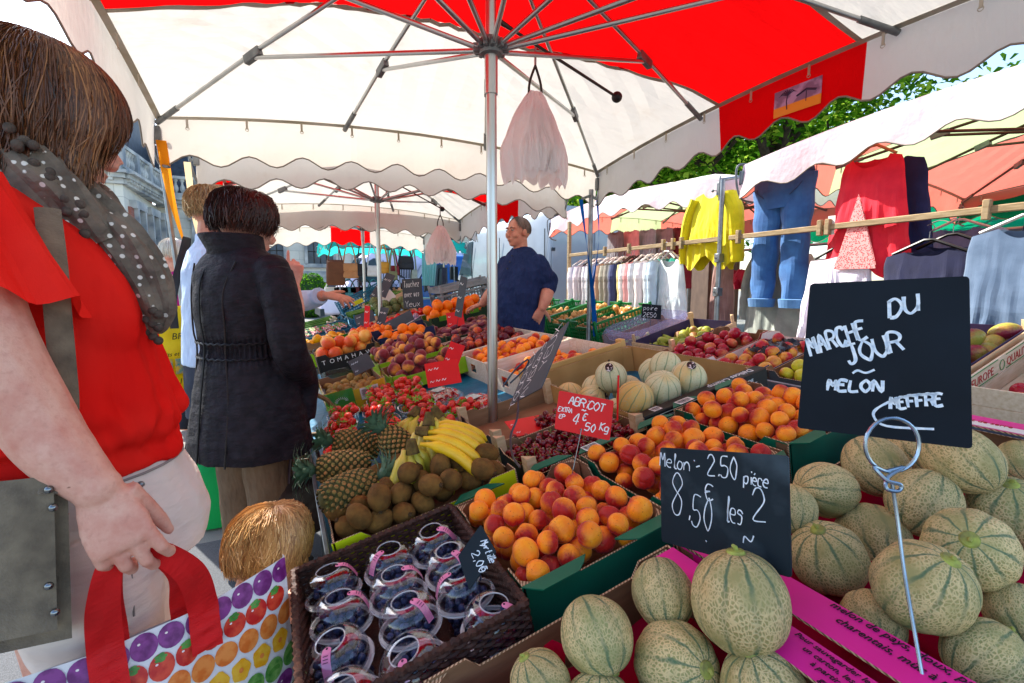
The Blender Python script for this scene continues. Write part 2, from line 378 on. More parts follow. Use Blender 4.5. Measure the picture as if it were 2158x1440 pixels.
# ---------------------------------------------------------------- market umbrellas
def umbrella(label, px, py, cx, cy, hx, hy, z, dr, ty, rt, st, axis, hub, apex, base, mats=(WHITE_CV, RED_CV), vh=.27, name='market_umbrella', group='market umbrellas along the row', metal=ALU, pr=.021, scal=.30, tx=0, redsides=(0, 1, 2, 3), widen=0):
    root = thing(name, label, 'umbrella', group, T(px, py, 0))
    ox, oy = cx - px, cy - py
    def top(u, v, sink=0):
        m = max(abs(u), abs(v)); q = min(abs(u), abs(v)) / (m or 1)
        ze = z + tx * hx * u + ty * hy * v
        zz = ze * m + apex * (1 - m) - dr * m * q ** 2
        a = abs(math.modf((q * 3 + .5))[0] - .5) * 2
        zz -= .018 * sin(pi * min(1, a)) * m * (1 - m) * 3
        return V((ox * m + hx * u, oy * m + hy * v, zz - sink))
    def par(k, n=13):
        a = [-1 + (1 - st) * i / n for i in range(n)] + [-st + 2 * st * i / 8 for i in range(8)] + [st + (1 - st) * i / n for i in range(n + 1)]
        i = min(int(round(k * (len(a) - 1))), len(a) - 1); return a[i]
    NN = 34
    def skew(u, v):
        k = st + widen * min(1, max(0, (.85 - u) / .55))
        return k + (v - st) / (1 - st) * (1 - k) if v > st else v if v < -st else -st + (v + st) / (2 * st) * (k + st)
    pick = lambda u, v: (1 if abs((v if axis == 'x' else u) * 2 - 1) < .24 else 0)
    b = MB(); b.grid(NN, NN, lambda u, v: top(par(u), skew(par(u), par(v))), lambda u, v: 1 if abs(par(math.floor((v if axis == 'x' else u) * NN) / NN) + 1e-4) <= st and par(math.floor((v if axis == 'x' else u) * NN) / NN) < st - 1e-4 else 0)
    can = b.build('canopy', list(mats), root, sharp=0)
    val = MB(); hem = MB(); band = MB()
    for side in range(4):
        L = 2 * (hx if side % 2 == 0 else hy); ns = max(4, round(L / scal)); N = ns * 8
        def uv(s): return ((s, -1), (1, s), (-s, 1), (-1, -s))[side]
        nrm = V(((0, -1, 0), (1, 0, 0), (0, 1, 0), (-1, 0, 0))[side])
        tg = V((nrm.y, -nrm.x, 0))
        def fall(a, k):
            u, v = uv(-1 + 2 * a); h = vh + .032 * cos(2 * pi * ns * a) 
            p = top(u, v) + nrm * (.002 + k * (.02 + .02 * sin(9 * a + side) + .012 * sin(31 * a))); p.z -= h * k; return p
        red = lambda u, v: 1 if ((side % 2 == 1) == (axis == 'x')) and side in redsides and abs(-1 + 2 * u) < st else 0
        val.grid(N, 4, lambda u, v: fall(1 - u, v), red)
        hem.tube([fall(i / N, 1) for i in range(N + 1)], .0045, 5)
        band.grid(30, 1, lambda u, v: top(*[c * (1 - .022 * v) for c in uv(-1 + 2 * u)], .006 + .002 * v))
        for i in range(int(L / .3)):
            a = (i + .5) / int(L / .3); p = fall(a, 0) - nrm * .03
            tabs = MB(); tabs.box(p + V((0, 0, -.035)), (.012 if nrm.y else .004, .012 if nrm.x else .004, .05)); tabs.tube([p + V((0, 0, -.062)) + tg * .009 * cos(k) + V((0, 0, .009 * sin(k))) for k in [i2 * .8 for i2 in range(9)]], .0018, 4); tabs.build('eyelet_tab', BAND, root)
    val.build('valance', list(mats), root, sharp=0); hem.build('hem', HEM, root); band.build('edge_band', BAND, root, sharp=0)
    for q in (-st, st):
        b = MB(); b.grid(60, 1, lambda u, v: top(*((u * 2 - 1, skew(u * 2 - 1, q) + .016 * (v - .5)) if axis == 'x' else (q + .016 * (v - .5), u * 2 - 1)), .004)); b.build('canopy_seam', BAND, root, sharp=0)
    b = MB(); b.tube([(0, 0, base), (0, 0, apex - .02)], pr, 20); b.tube([(0, 0, hub - .17), (0, 0, hub - .02)], pr * 1.22, 20); b.build('pole', metal, root)
    b = MB(); b.lathe([(pr, hub - .03), (pr * 2.0, hub - .025), (pr * 2.4, hub), (pr * 2.0, hub + .03), (pr, hub + .035)], 24)
    ub = MB(); ub.lathe([(pr, apex - .09), (pr * 2.2, apex - .085), (pr * 2.2, apex - .04), (pr, apex - .035)], 24); ub.build('top_hub', ALUD, root)
    ends = [(-1, -1), (1, -1), (1, 1), (-1, 1)] + [(s, k) for s in (-rt, rt) for k in (-1, 1)] + [(k, s) for s in (-rt, rt) for k in (-1, 1)]
    for u, v in ends:
        a = math.atan2(hy * v, hx * u); b.box((0, 0, 0), (.04, .016, .03), T(pr * 2.3 * cos(a), pr * 2.3 * sin(a), hub) @ RZ(a))
    b.build('hub', ALUD, root)
    for u, v in ends:
        e = top(u, v, .026); s0 = V((0, 0, apex - .06)); J = top(u * .62, v * .62, .03)
        d = (e - J).normalized()
        b = MB(); b.tube([s0, J, e - d * .17], .0105, 10); rb = b.build('rib', metal, root)
        b = MB(); b.tube([e - d * .2, e - d * .01], .0145, 10); b.build('end_sleeve', ALUD, rb)
        a = math.atan2(J.y, J.x); q = V((pr * 2.6 * cos(a), pr * 2.6 * sin(a), hub))
        b = MB(); b.tube([q, J - V((0, 0, .02))], .0098, 10); stt = b.build('strut', metal, root)
        b = MB(); b.box((0, 0, -.012), (.11, .03, .045), basis(J, d, V((0, 0, 1)).cross(d).normalized(), d.cross(V((0, 0, 1)).cross(d).normalized())))
        b.build('joint', ALUD, stt)
    for u, v in ends[:4]:
        e = top(u, v); k = V((hx * u, hy * v, 0)).normalized()
        b = MB(); b.tube(catmull([e - k * .05, e + k * .035 + V((0, 0, .0)), e + k * .04 - V((0, 0, .12)), e + k * .0 - V((0, 0, .24)), e - k * .08 - V((0, 0, .27))], 5), .008, 8)
        b.box(e - V((0, 0, .09)), (.035, .035, .1)); b.ell(e + k.cross(V((0, 0, 1))) * .05 - V((0, 0, .1)), (.012, .012, .012)); b.tube([e - V((0, 0, .1)), e + k.cross(V((0, 0, 1))) * .05 - V((0, 0, .1))], .004, 6)
        b.build('corner_bracket', ALUD, root)
    return root, top
U1, top1 = umbrella('nearest market umbrella, white canopy with one broad red stripe, over the fruit', .777, 1.80, .925, 1.78, 1.5, 1.62, 2.31, .105, -.03, .33, .24, 'x', 2.13, 2.72, .35, vh=.235, redsides=(1,), widen=.18)
U2, top2 = umbrella('second market umbrella behind the first, lower, with its red stripe running crosswise', .9, 4.9, .9, 4.9, 1.32, 1.3, 2.2, .1, 0, .33, .32, 'x', 2.06, 2.55, .4, widen=.12)
U3, top3 = umbrella('third market umbrella, furthest of the row, red panel facing the camera', 1.17, 7.6, 1.17, 7.6, 1.3, 1.3, 2.24, .1, 0, .33, .26, 'y', 2.08, 2.55, .4)
# sticker on the red part of the near umbrella
t = NT('printed_sticker'); q = t.obj()
cc = t.mix(t.ramp(t.noise(q, 9, 3), .45, .52), C('a99ac4'), C('7c6b8f')); z_ = t.n('SeparateXYZ', 2, Vector=q)
cc = t.mix(t.ramp(z_, -.015, -.02), cc, C('e09a20'))
STK = t.out(t.pbr(cc, .6))
p0 = top1(1, -.03) + V((.777, 1.80, 0)); b = MB()
b.box((0, 0, 0), (.002, .25, .13)); stk = b.build('sticker', [STK], U1, T(p0.x - .777 + .012 - .013, p0.y - 1.80 - .04, p0.z - .135) )
b = MB(); b.plate([(-.12, -.06), (.12, -.06), (.12, .06), (-.12, .06)], .0006, RZ(-pi / 2) @ RX(pi / 2)); 
pal = MB()
for k in range(7):
    a = .3 + k * .42; pal.tube([(-.0022, .05, .03), (-.0022, .05 + .03 * cos(a), .035 + .022 * sin(a)), (-.0022, .05 + .05 * cos(a), .028 + .02 * sin(a))], [.004, .001], 4)
pal.tube([(-.0022, .05, -.04), (-.0022, .055, 0), (-.0022, .05, .03)], .0028, 4); pal.tube([(-.0022, -.05, -.03), (-.0022, -.05, .02)], .002, 4)
pal.tube([(-.0022, -.1, .01), (-.0022, -.05, .028), (-.0022, .0, .01)], .005, 4)
pal.build('printed_drawing', mat('print_ink', '4a3f5e', .7), stk)

# ================================================================ the fruit stall
BETA = math.atan(.2126)
EX = V((cos(BETA), 0, sin(BETA))); EY = V((0, 1, 0)); EZ = V((-sin(BETA), 0, cos(BETA)))
def slot(x, y, dz=0): return basis(V((x, y, .58 + .2126 * x)) + EZ * dz, EX, EY, EZ)     # on the tilted display
NAVY = mat('navy_card', '14204a', .5, '101a3e', 6); GREENC = mat('green_printed_card', '0b6a4c', .45, '095b41', 5, .05, 40)
BLACKC = mat('black_printed_card', '1b1917', .5, '25211f', 6); PINKC = mat('pink_printed_card', 'e01a8c', .45, 'd5157f', 5)
LIMEC = mat('lime_printed_card', '9ad321', .5, '86bf1c', 6); YELC = mat('yellow_green_card', 'cfdc12', .5, 'c3cf10', 6)
DKGRN = mat('dark_green_card', '16301f', .55, '1b3a25', 7); WHITEC = mat('white_card', 'e6e2dc', .6, 'd9d3c8', 5)
REDC = mat('crimson_card', 'c8103f', .5, 'b80e39', 6); TEALC = mat('teal_plastic', '176a85', .4, '12607a', 6)
GREYC = mat('dark_grey_card', '33383c', .5, '3b4145', 6); BLUEC = mat('blue_card', '1d2f66', .5, '182857', 6)
def m_corr():
    t = NT('corrugated_edge'); q = t.obj()
    wv = t.n('TexWave', 1, Vector=t.n('Mapping', Vector=q, Rotation=(.6, .5, .8)), Scale=70.0, Distortion=3.0, Detail=2.0)
    return t.out(t.pbr(t.mix(t.ramp(wv, .3, .7), C('6e5236'), C('c3a582')), .9))
CORR = m_corr()
BLUECLOTH = mat('blue_tarpaulin', '0f6f93', .42, '0b5f82', 9, .35, 14, .02)
INK = mat('white_paint_marker', 'f1f1ee', .7); INKB = mat('black_print', '17131a', .7); INKR = mat('red_print', 'b5282a', .7); INKG = mat('green_print', '3f8a4a', .7)
PAPER = mat('label_paper', 'e9e7e0', .7, 'dcd8d0', 30)

FONT = {}
def lettering(text, size, m, parent, X, name='lettering', align='LEFT', ext=.0004, shear=0):
    cu = bpy.data.curves.new(name, 'FONT'); cu.body = text; cu.size = size; cu.align_x = align; cu.extrude = ext; cu.shear = shear; cu.resolution_u = 2
    o = bpy.data.objects.new('t', cu); col.objects.link(o)
    me = bpy.data.meshes.new_from_object(o.evaluated_get(bpy.context.evaluated_depsgraph_get()))
    bpy.data.objects.remove(o); me.name = name; me.materials.clear(); me.materials.append(m)
    return link(name, me, parent, X)
def barcode(parent, X, w=.05, h=.03, name='label'):
    b = MB(); b.box((0, 0, 0), (w, h, .0006)); lb = b.build(name, PAPER, parent, X)
    b = MB(); x = -w * .42
    while x < w * .4:
        t_ = RN.uniform(.0006, .002); b.box((x + t_ / 2, h * .08, .0005), (t_, h * .55, .0004)); x += t_ + RN.uniform(.0008, .002)
    for k in range(2): b.box((-w * .05, -h * (.28 + .1 * k), .0005), (w * (.7 - .2 * k), h * .035, .0004))
    b.build('barcode', INKB, lb)

# ---- tables
def stall_table(label, x0, y0, x1, y1, dz, lip=.05):
    X = slot(x0, y0, dz); w_ = (x1 - x0) / cos(BETA); l = y1 - y0
    r = thing('market_table', label, 'table', 'tables of the fruit row', X)
    b = MB(); b.box((w_ / 2, l / 2, -.02), (w_, l, .03)); b.build('table_top', mat('plywood', '8d7a5f', .8, '776449', 5), r)
    b = MB(); b.box((-.006, l / 2, .0), (.012, l, lip * 2)); b.box((w_ + .006, l / 2, .0), (.012, l, lip * 1.4)); b.box((w_ / 2, -.006, 0), (w_, .012, lip * 1.4)); b.build('edge_rail', STEEL, r)
    iv = X.inverted()
    for px in (x0 + .06, x1 - .06):
        for py in (y0 + .08, (y0 + y1) / 2, y1 - .08):
            z = X.translation.z + (px - x0) * .2126
            b = MB(); b.tube([V((px, py, 0)), V((px, py, z - .03))], .018, 8, X=iv); b.build('leg', STEEL, r)
    b = MB(); n = 60
    b.grid(40, 60, lambda u, v: (w_ * u, l * v, .004 + .006 * noise.noise(V((u * 6, v * 20, 3)))))
    c = b.build('tablecloth', BLUECLOTH, None, X); tag(c, label.replace('table', 'tarpaulin on the table') if 0 else 'blue plastic tarpaulin spread on the ' + label, 'tablecloth')
stall_table('long tilted table carrying the nearest fruit crates', .07, .1, 1.72, 4.22, -.135)
stall_table('tilted table of the vegetable stall under the second umbrella', .12, 4.32, 1.75, 8.6, -.135)

# ---- boxes
def wallpoly(w_, h, dip=.025, cut=.07, ramp_=.02): return [(0, 0), (w_, 0), (w_, h), (w_ - cut, h), (w_ - cut - ramp_, h - dip), (cut + ramp_, h - dip), (cut, h), (0, h)]
def tray(label, x0, y0, x1, y1, h, outer, dz=0, inner=CARD, flange=None, dip=.025, posts=True, group='open cardboard fruit boxes on the display', name='cardboard_box', X=None, wl=None, th=.004, tall=None, cat='box', post_m=None):
    if X is None: X = slot(x0, y0, -h + dz); w_ = (x1 - x0) / cos(BETA); l = y1 - y0
    else: w_, l = wl
    r = thing(name, label, cat, group, X)
    b = MB(); b.box((w_ / 2, l / 2, .003), (w_ - .004, l - .004, .006)); b.build('base', inner, r)
    hs = tall or (h, h, h, h)
    for i, (M, L) in enumerate(((RX(pi / 2) @ T(0, 0, -th), w_), (T(0, l, 0) @ RX(pi / 2), w_), (T(th, 0, 0) @ RZ(pi / 2) @ RX(pi / 2), l), (T(w_, 0, 0) @ RZ(pi / 2) @ RX(pi / 2) , l))):
        b = MB(); wp = wallpoly(L, hs[i], dip, min(.07, L * .2))
        ou = {0: (2, 1, 0), 1: (0, 1, 2)}  # which broad face is outside
        f = (1, 0, 2) if i in (1, 2) else (0, 1, 2)
        b.plate(wp, th, M, f); b.build('wall', [inner, outer, CORR], r)
    if flange:
        for y, s in ((0, -1), (l, 1)):
            k = .032; b = MB(); b.plate([(0.0, 0), (w_ * .40, 0), (w_ * .36, s * k * .5), (w_ * .3, s * k), (.03, s * k)][::s], .003, T(0, y, h + .002))
            b.build('flap', flange, r); b = MB(); b.plate([(w_ * .6, 0), (w_, 0), (w_ - .03, s * k), (w_ * .7, s * k), (w_ * .64, s * k * .5)][::s], .003, T(0, y, h + .002)); b.build('flap', flange, r)
    if posts:
        for cx, cy, sx, sy in ((th, th, 1, 1), (w_ - th, th, -1, 1), (th, l - th, 1, -1), (w_ - th, l - th, -1, -1)):
            b = MB(); q = .034; P = [(cx, cy), (cx + sx * q, cy), (cx + sx * q * .55, cy + sy * q * .3), (cx + sx * q * .3, cy + sy * q * .55), (cx, cy + sy * q)]
            if sx * sy < 0: P = P[::-1]
            b.plate(P, h * .97, None, (0, 1, 0)); b.build('corner_post', [inner, CORR] if not post_m else [post_m, post_m], r)
    return r, X, w_, l
def wood_crate(label, x0, y0, x1, y1, h, dz=0, m=WOODP, slats=2, group='wooden fruit crates', X=None, wl=None, liner=None, solid=False, holes=False, postup=.03, name='wooden_crate'):
    if X is None: X = slot(x0, y0, -h + dz); w_ = (x1 - x0) / cos(BETA); l = y1 - y0
    else: w_, l = wl
    r = thing(name, label, 'crate', group, X); t_ = .007
    b = MB(); b.box((w_ / 2, l / 2, .004), (w_ - .01, l - .01, .006)); b.build('base', m, r)
    sh = h / slats
    for i in range(4):
        b = MB()
        for k in range(slats):
            z = sh * (k + .5); hh = sh * (.97 if solid else .84)
            if holes and i >= 2 and k == slats - 1:
                L = l
                for a0, a1 in ((0, L * .4), (L * .6, L)): b.box(((0, w_)[i - 2], (a0 + a1) / 2, z), (t_, a1 - a0, hh))
                b.box(((0, w_)[i - 2], L / 2, z + hh * .36), (t_, L * .2, hh * .28)); b.box(((0, w_)[i - 2], L / 2, z - hh * .33), (t_, L * .2, hh * .34))
            elif i < 2: b.box((w_ / 2, (0, l)[i], z), (w_ + t_, t_, hh))
            else: b.box(((0, w_)[i - 2], l / 2, z), (t_, l - t_, hh))
        b.build('side', m, r)
    for cx, cy, sx, sy in ((t_ / 2, t_ / 2, 1, 1), (w_ - t_ / 2, t_ / 2, -1, 1), (t_ / 2, l - t_ / 2, 1, -1), (w_ - t_ / 2, l - t_ / 2, -1, -1)):
        b = MB(); q = .03; P = [(cx, cy), (cx + sx * q, cy), (cx, cy + sy * q)]
        b.plate(P if sx * sy > 0 else P[::-1], h + postup); b.build('corner_post', m, r)
    if liner:
        b = MB()
        for i in range(4):
            b.box(((w_ / 2, w_ / 2, .008, w_ - .008)[i], (.008, l - .008, l / 2, l / 2)[i], h * .5), ((w_ - .02, .002, h * .98) if i < 2 else (.002, l - .02, h * .98)))
        b.build('liner', liner, r)
    return r, X, w_, l
def pack(w_, l, floor, r, n, zmax=None, K=6, rv=.07, x0=0, y0=0, heap=0, sq=1.0):
    """spheres dropped one after the other, each rolling down to a hollow, up to a gently heaped top"""
    P = []; miss = 0; zc = zmax if zmax is not None else floor + 2.6 * r * sq
    def rest(x, y, ri):
        z = floor + ri * sq
        for a, b_, c_, rr in P:
            s = (ri + rr) * .97; dx = a - x; dy = b_ - y
            if -s < dx < s and -s < dy < s:
                d = s * s - dx * dx - dy * dy
                if d > 0: z = max(z, c_ + math.sqrt(d) * sq)
        return z
    while len(P) < n and miss < 9:
        ri = r * RN.uniform(1 - rv, 1 + rv); best = None; X0, X1, Y0, Y1 = x0 + ri, max(x0 + w_ - ri, x0 + ri), y0 + ri, max(y0 + l - ri, y0 + ri)
        for k in range(K):
            x, y = RN.uniform(X0, X1), RN.uniform(Y0, Y1); z = rest(x, y, ri)
            if best is None or z < best[0]: best = (z, x, y)
        z, x, y = best; st = r * .7
        for k in range(14):
            if z <= floor + ri * sq + 1e-6: break
            a = RN.uniform(0, 6.28); x2, y2 = min(max(x + st * cos(a), X0), X1), min(max(y + st * sin(a), Y0), Y1); z2 = rest(x2, y2, ri)
            if z2 < z: x, y, z = x2, y2, z2
            else: st *= .88
        hx = heap * (1 - ((x - x0 - w_ / 2) / (w_ / 2)) ** 2) * (1 - ((y - y0 - l / 2) / (l / 2)) ** 2)
        if z <= zc + hx: P.append((x, y, z, ri)); miss = 0
        else: miss += 1
    return P
def fill(X, pts, proto, r0, label, cat, group, orient='rand'):
    for x, y, z, r in pts:
        M = rndrot() if orient == 'rand' else (RZ(RN.uniform(0, 6.28)) @ RX(RN.gauss(0, orient)) @ RY(RN.gauss(0, orient)))
        p = RN.choice(proto) if isinstance(proto, list) else proto
        p.put(X @ T(x, y, z) @ M @ S3(r / r0, r / r0, r / r0), label, cat, group)

# ---- fruit materials
def m_blush(name, base, base2, blush, amt=(.1, .7), r=.5, fuzz=0, rv=.08, bump=.08, edge=.35, sat=0):
    t = NT(name); q = t.obj(); nv = t.n('VectorMath', 0, pr={'operation': 'NORMALIZE'}, i0=q)
    x = t.n('SeparateXYZ', 0, Vector=nv); k = t.n('MapRange', i0=t.rnd(), i3=1 - amt[0] * 2, i4=1 - amt[1] * 2)
    f = t.m('ADD', x, t.m('MULTIPLY', t.m('SUBTRACT', t.noise(q, 45, 4, .6), .5), 1.1))
    f = t.ramp(t.m('SUBTRACT', f, k), -edge, edge)
    b = t.mix(t.ramp(t.noise(q, 30, 3), .4, .65), C(base), C(base2))
    c = t.mix(f, b, C(blush))
    c = t.mix(t.m('MULTIPLY', t.ramp(t.noise(q, 190, 2), .64, .7), .45), c, tuple(x * .45 for x in C(blush)[:3]) + (1,)); c = t.mix(t.m('MULTIPLY', t.ramp(t.noise(q, 60, 5, .7), .6, .75), .22), c, C('f3cf7a'))
    c = t.n('HueSaturation', Color=c, Value=t.n('MapRange', i0=t.m('FRACT', t.m('MULTIPLY', t.rnd(), 7.3)), i3=1 - rv, i4=1 + rv))
    return t.out(t.pbr(c, r, t.bump(t.noise(q, 700, 2), bump, .001), Sheen_Weight=fuzz, Specular_IOR_Level=.35))
def sphere_fruit(name, r, mats_, fn=None, stem=None, nu=22, nv=14):
    def f():
        b = MB(); sd = RN.uniform(0, 99)
        def g(t, p):
            d = V((sin(t) * cos(p), sin(t) * sin(p), cos(t))); k = r * (1 + .03 * noise.noise(d * 1.7 + V((sd, 0, 0))))
            return d * k if fn is None else fn(t, p, d, k)
        b.ball(g, nu, nv); o = b.build(name, mats_[0], sharp=0)
        if stem: stem(o)
        return o
    return Proto(f)
def cleft(dep, sq=1.0, dimple=.1):
    def f(t, p, d, k):
        a = abs((p + pi) % (2 * pi) - pi); g = dep * math.exp(-(a / .28) ** 2) * sin(t) ** .5
        dm = dimple * math.exp(-(t / .45) ** 2)
        v = d * k * (1 - g); v.z = v.z * sq - dm * k; return v
    return f
APR_M = m_blush('apricot_skin', 'fb8408', 'ff9c10', 'b3160c', (.12, .72), .5, .1)
APR = [sphere_fruit('apricot', .0275, [APR_M], cleft(.11, 1.03 + .05 * (i - 1), .17)) for i in range(3)]
APRS = [sphere_fruit('apricot', .0275, [APR_M], cleft(.06, 1.03, .1), nu=14, nv=9)]
PEACH = [sphere_fruit('peach', .036, [m_blush('peach_skin', 'e9a239', 'dc7a2c', '7c1524', (.45, .95), .6, .2)], cleft(.06, .97, .2)) for _ in range(2)]
FLATP = [sphere_fruit('flat_peach', .036, [m_blush('flat_peach_skin', 'c08050', 'a04a44', '6d1830', (.6, 1.0), .65, .2)], lambda t, p, d, k: V((d.x * k * 1.08, d.y * k * 1.08, d.z * k * .62 - k * .3 * math.exp(-(t / .5) ** 2)))) ]
NECT = [sphere_fruit('nectarine', .034, [m_blush('nectarine_skin', 'd5632a', 'b42a25', '5d0c1c', (.55, 1.0), .25, 0)], cleft(.05, 1, .15))]
ORG_M = mat('orange_peel', 'f77d05', .42, 'ee6d02', 20, .35, 500, .002, rv=.06)
ORNG = [sphere_fruit('orange', .045, [ORG_M], lambda t, p, d, k: d * k * (1 - .05 * math.exp(-(t / .2) ** 2)))]
MAND = [sphere_fruit('mandarin', .031, [ORG_M], lambda t, p, d, k: V((d.x * k, d.y * k, d.z * k * .82)), nu=16, nv=10)]
GRAPEF = [sphere_fruit('grapefruit', .05, [m_blush('grapefruit_peel', 'ee9a3c', 'f0b050', 'd9501f', (.2, .6), .4, 0, bump=.3)])]
KIWI_M = mat('kiwi_skin', '7a5624', .85, '5c3f19', 40, .5, 600, .002, rv=.12)
NUB = mat('dry_stem', '3a2a17', .9, '59442b', 60)
STICK_Y = mat('fruit_sticker', 'e3c813', .5, '6f9a20', 90)
def kiwi_stem(o):
    b = MB(); b.tube([(0, 0, .0315), (0, 0, .036)], [.005, .003], 8)
    for i in range(10): b.tube([(.004 * cos(i), .004 * sin(i), .032), (.007 * cos(i), .007 * sin(i), .036)], [.0008, .0003], 3)
    b.build('stem_end', NUB, o)
kfn = lambda t, p, d, k: V((d.x * k, d.y * k * .94, d.z * k * 1.24))
def kiwi_stick(o): kiwi_stem(o); b = MB(); b.lathe([(0, .001), (.0065, .0008), (.007, 0)], 14); b.build('sticker', STICK_Y, o, T(.0255, 0, .008) @ RY(pi / 2 - .2))
KIWI = [sphere_fruit('kiwi', .026, [KIWI_M], kfn, kiwi_stem), sphere_fruit('kiwi', .026, [KIWI_M], kfn, kiwi_stem), sphere_fruit('kiwi', .026, [KIWI_M], kfn, kiwi_stick)]
GOLDK = [sphere_fruit('golden_kiwi', .026, [mat('golden_kiwi_skin', '9c7a3a', .7, '84622b', 40, .2, 500, .002, rv=.12)], kfn, nu=14, nv=9)]
CHER_M = mat('cherry_skin', '5a0714', .12, '8d0f1c', 30, 0, rv=.3, Coat_Weight=.5)
STEMG = mat('green_stem', '6f7d2b', .6, '8c8a3e', 40)
def cher_stem(o):
    b = MB(); a = RN.uniform(.2, .8); b.tube(catmull([(0, 0, .009), (.004, 0, .02), (.012 * a, .006, .035)], 4), .0008, 5); b.build('stem', STEMG, o)
CHER = [sphere_fruit('cherry', .012, [CHER_M], cleft(.05, .95, .25), cher_stem if i < 2 else None, 14, 9) for i in range(3)]
def m_straw():
    t = NT('strawberry_skin'); q = t.obj(); s_ = t.n('Mapping', Vector=q, Scale=(1, 1, .75))
    vo = t.n('TexVoronoi', 0, Vector=s_, Scale=260.0); f = t.ramp(vo, .12, .2)
    c = t.mix(t.ramp(t.noise(q, 25, 2), .4, .7), C('c70f12'), C('e2301c')); z = t.n('SeparateXYZ', 2, Vector=q)
    c = t.mix(f, C('dca53c'), c)
    c = t.n('HueSaturation', Color=c, Value=t.n('MapRange', i0=t.rnd(), i3=.75, i4=1.1))
    return t.out(t.pbr(c, .25, t.bump(t.ramp(vo, .1, .35), .5, .002)))
STRAW_M = m_straw(); CALYX = mat('calyx_green', '5a9a24', .6, '7fbb36', 60)
def straw_cal(o):
    b = MB()
    for k in range(8):
        a = k * .785 + RN.uniform(-.2, .2); L = RN.uniform(.016, .023)
        b.add([(.002 * cos(a), .002 * sin(a), .0145), (L * .5 * cos(a - .35), L * .5 * sin(a - .35), .017), (L * cos(a), L * sin(a), .017 + RN.uniform(-.002, .009)), (L * .5 * cos(a + .35), L * .5 * sin(a + .35), .017)], [(0, 1, 2, 3)])
    b.tube([(0, 0, .014), (.002, 0, .024)], [.0015, .001], 5); b.build('calyx', CALYX, o, sharp=0)
def sfn(t, p, d, k): return V((d.x * k * (1.0 + .12 * cos(t)), d.y * k * .92 * (1.0 + .12 * cos(t)), k * (1.0 * cos(t) if cos(t) > 0 else 1.32 * cos(t)) - .0))
STRAW = [sphere_fruit('strawberry', .0155, [STRAW_M], sfn, straw_cal if i < 2 else None, 14, 10) for i in range(3)]
def m_melon():
    t = NT('netted_melon_rind'); q = t.obj(); off = t.m('MULTIPLY', t.rnd(), 50.0)
    sv = t.n('VectorMath', 0, pr={'operation': 'ADD'}, i0=q, i1=t.n('CombineXYZ', X=off, Y=off))
    wb = t.n('VectorMath', 0, pr={'operation': 'ADD'}, i0=sv, i1=t.n('VectorMath', 0, pr={'operation': 'SCALE'}, i0=t.n('TexNoise', 1, Vector=sv, Scale=70.0, Detail=3.0), Scale=.008))
    vo = t.n('TexVoronoi', 0, pr={'feature': 'DISTANCE_TO_EDGE'}, Vector=t.n('Mapping', Vector=wb, Scale=(1, 1, .62)), Scale=185.0)
    net = t.m('SUBTRACT', 1.0, t.ramp(vo, .06, .25))
    net = t.m('MULTIPLY', net, t.ramp(t.noise(sv, 14, 3), .28, .5))
    x = t.n('SeparateXYZ', 0, Vector=q); y = t.n('SeparateXYZ', 1, Vector=q); z = t.n('SeparateXYZ', 2, Vector=q)
    a = t.m('ADD', t.m('ARCTAN2', y, x), t.m('MULTIPLY', t.m('SUBTRACT', t.noise(q, 30, 2), .5), .28))
    st = t.ramp(t.m('COSINE', t.m('MULTIPLY', a, 10.0)), .72, .98)
    pol = t.ramp(t.m('ADD', t.m('ABSOLUTE', t.m('DIVIDE', z, .076)), t.m('MULTIPLY', t.m('SUBTRACT', t.noise(sv, 25, 3), .5), .9)), .25, .75)
    st = t.m('MULTIPLY', st, t.m('ADD', t.m('MULTIPLY', pol, .75), .25))
    gr = t.ramp(t.m('ADD', t.noise(sv, 9, 2), t.m('MULTIPLY', t.m('SUBTRACT', t.rnd(), .5), .25)), .42, .66)
    base = t.mix(gr, C('a1955a'), C('8e8f56')); netc = t.mix(gr, C('e0c38a'), C('d0ba86'))
    c = t.mix(t.m('MULTIPLY', net, .95), base, netc); c = t.mix(t.m('MULTIPLY', st, .8), c, C('2f6144'))
    yl = t.ramp(t.noise(sv, 7, 2), .64, .78); c = t.mix(t.m('MULTIPLY', yl, .5), c, C('c99a4e'))
    c = t.n('HueSaturation', Color=c, Value=t.n('MapRange', i0=t.rnd(), i3=.78, i4=1.02))
    return t.out(t.pbr(c, .7, t.bump(net, .5, .003)))
MEL_M = m_melon(); MSTEM = mat('melon_stem', 'a5ad4e', .7, '7d7a45', 60, .2, 100)
def mel_stem(o):
    b = MB(); b.lathe([(.0, .083), (.0125, .0815), (.015, .0775), (.012, .074)], 14); b.tube([(0, 0, .08), (.001, .001, .087), (.006, .003, .09)], [.0045, .0035, .003], 7); b.build('stem', MSTEM, o)
def mfn(t, p, d, k): return V((d.x * k, d.y * k, d.z * k * 1.1 - .004 * math.exp(-(t / .2) ** 2))) * (1 - .012 * (1 + cos(10 * p)) * sin(t))
MELON = sphere_fruit('netted_melon', .073, [MEL_M], mfn, mel_stem, 60, 30)
MELONB = sphere_fruit('netted_melon', .073, [MEL_M], mfn, None, 60, 30)
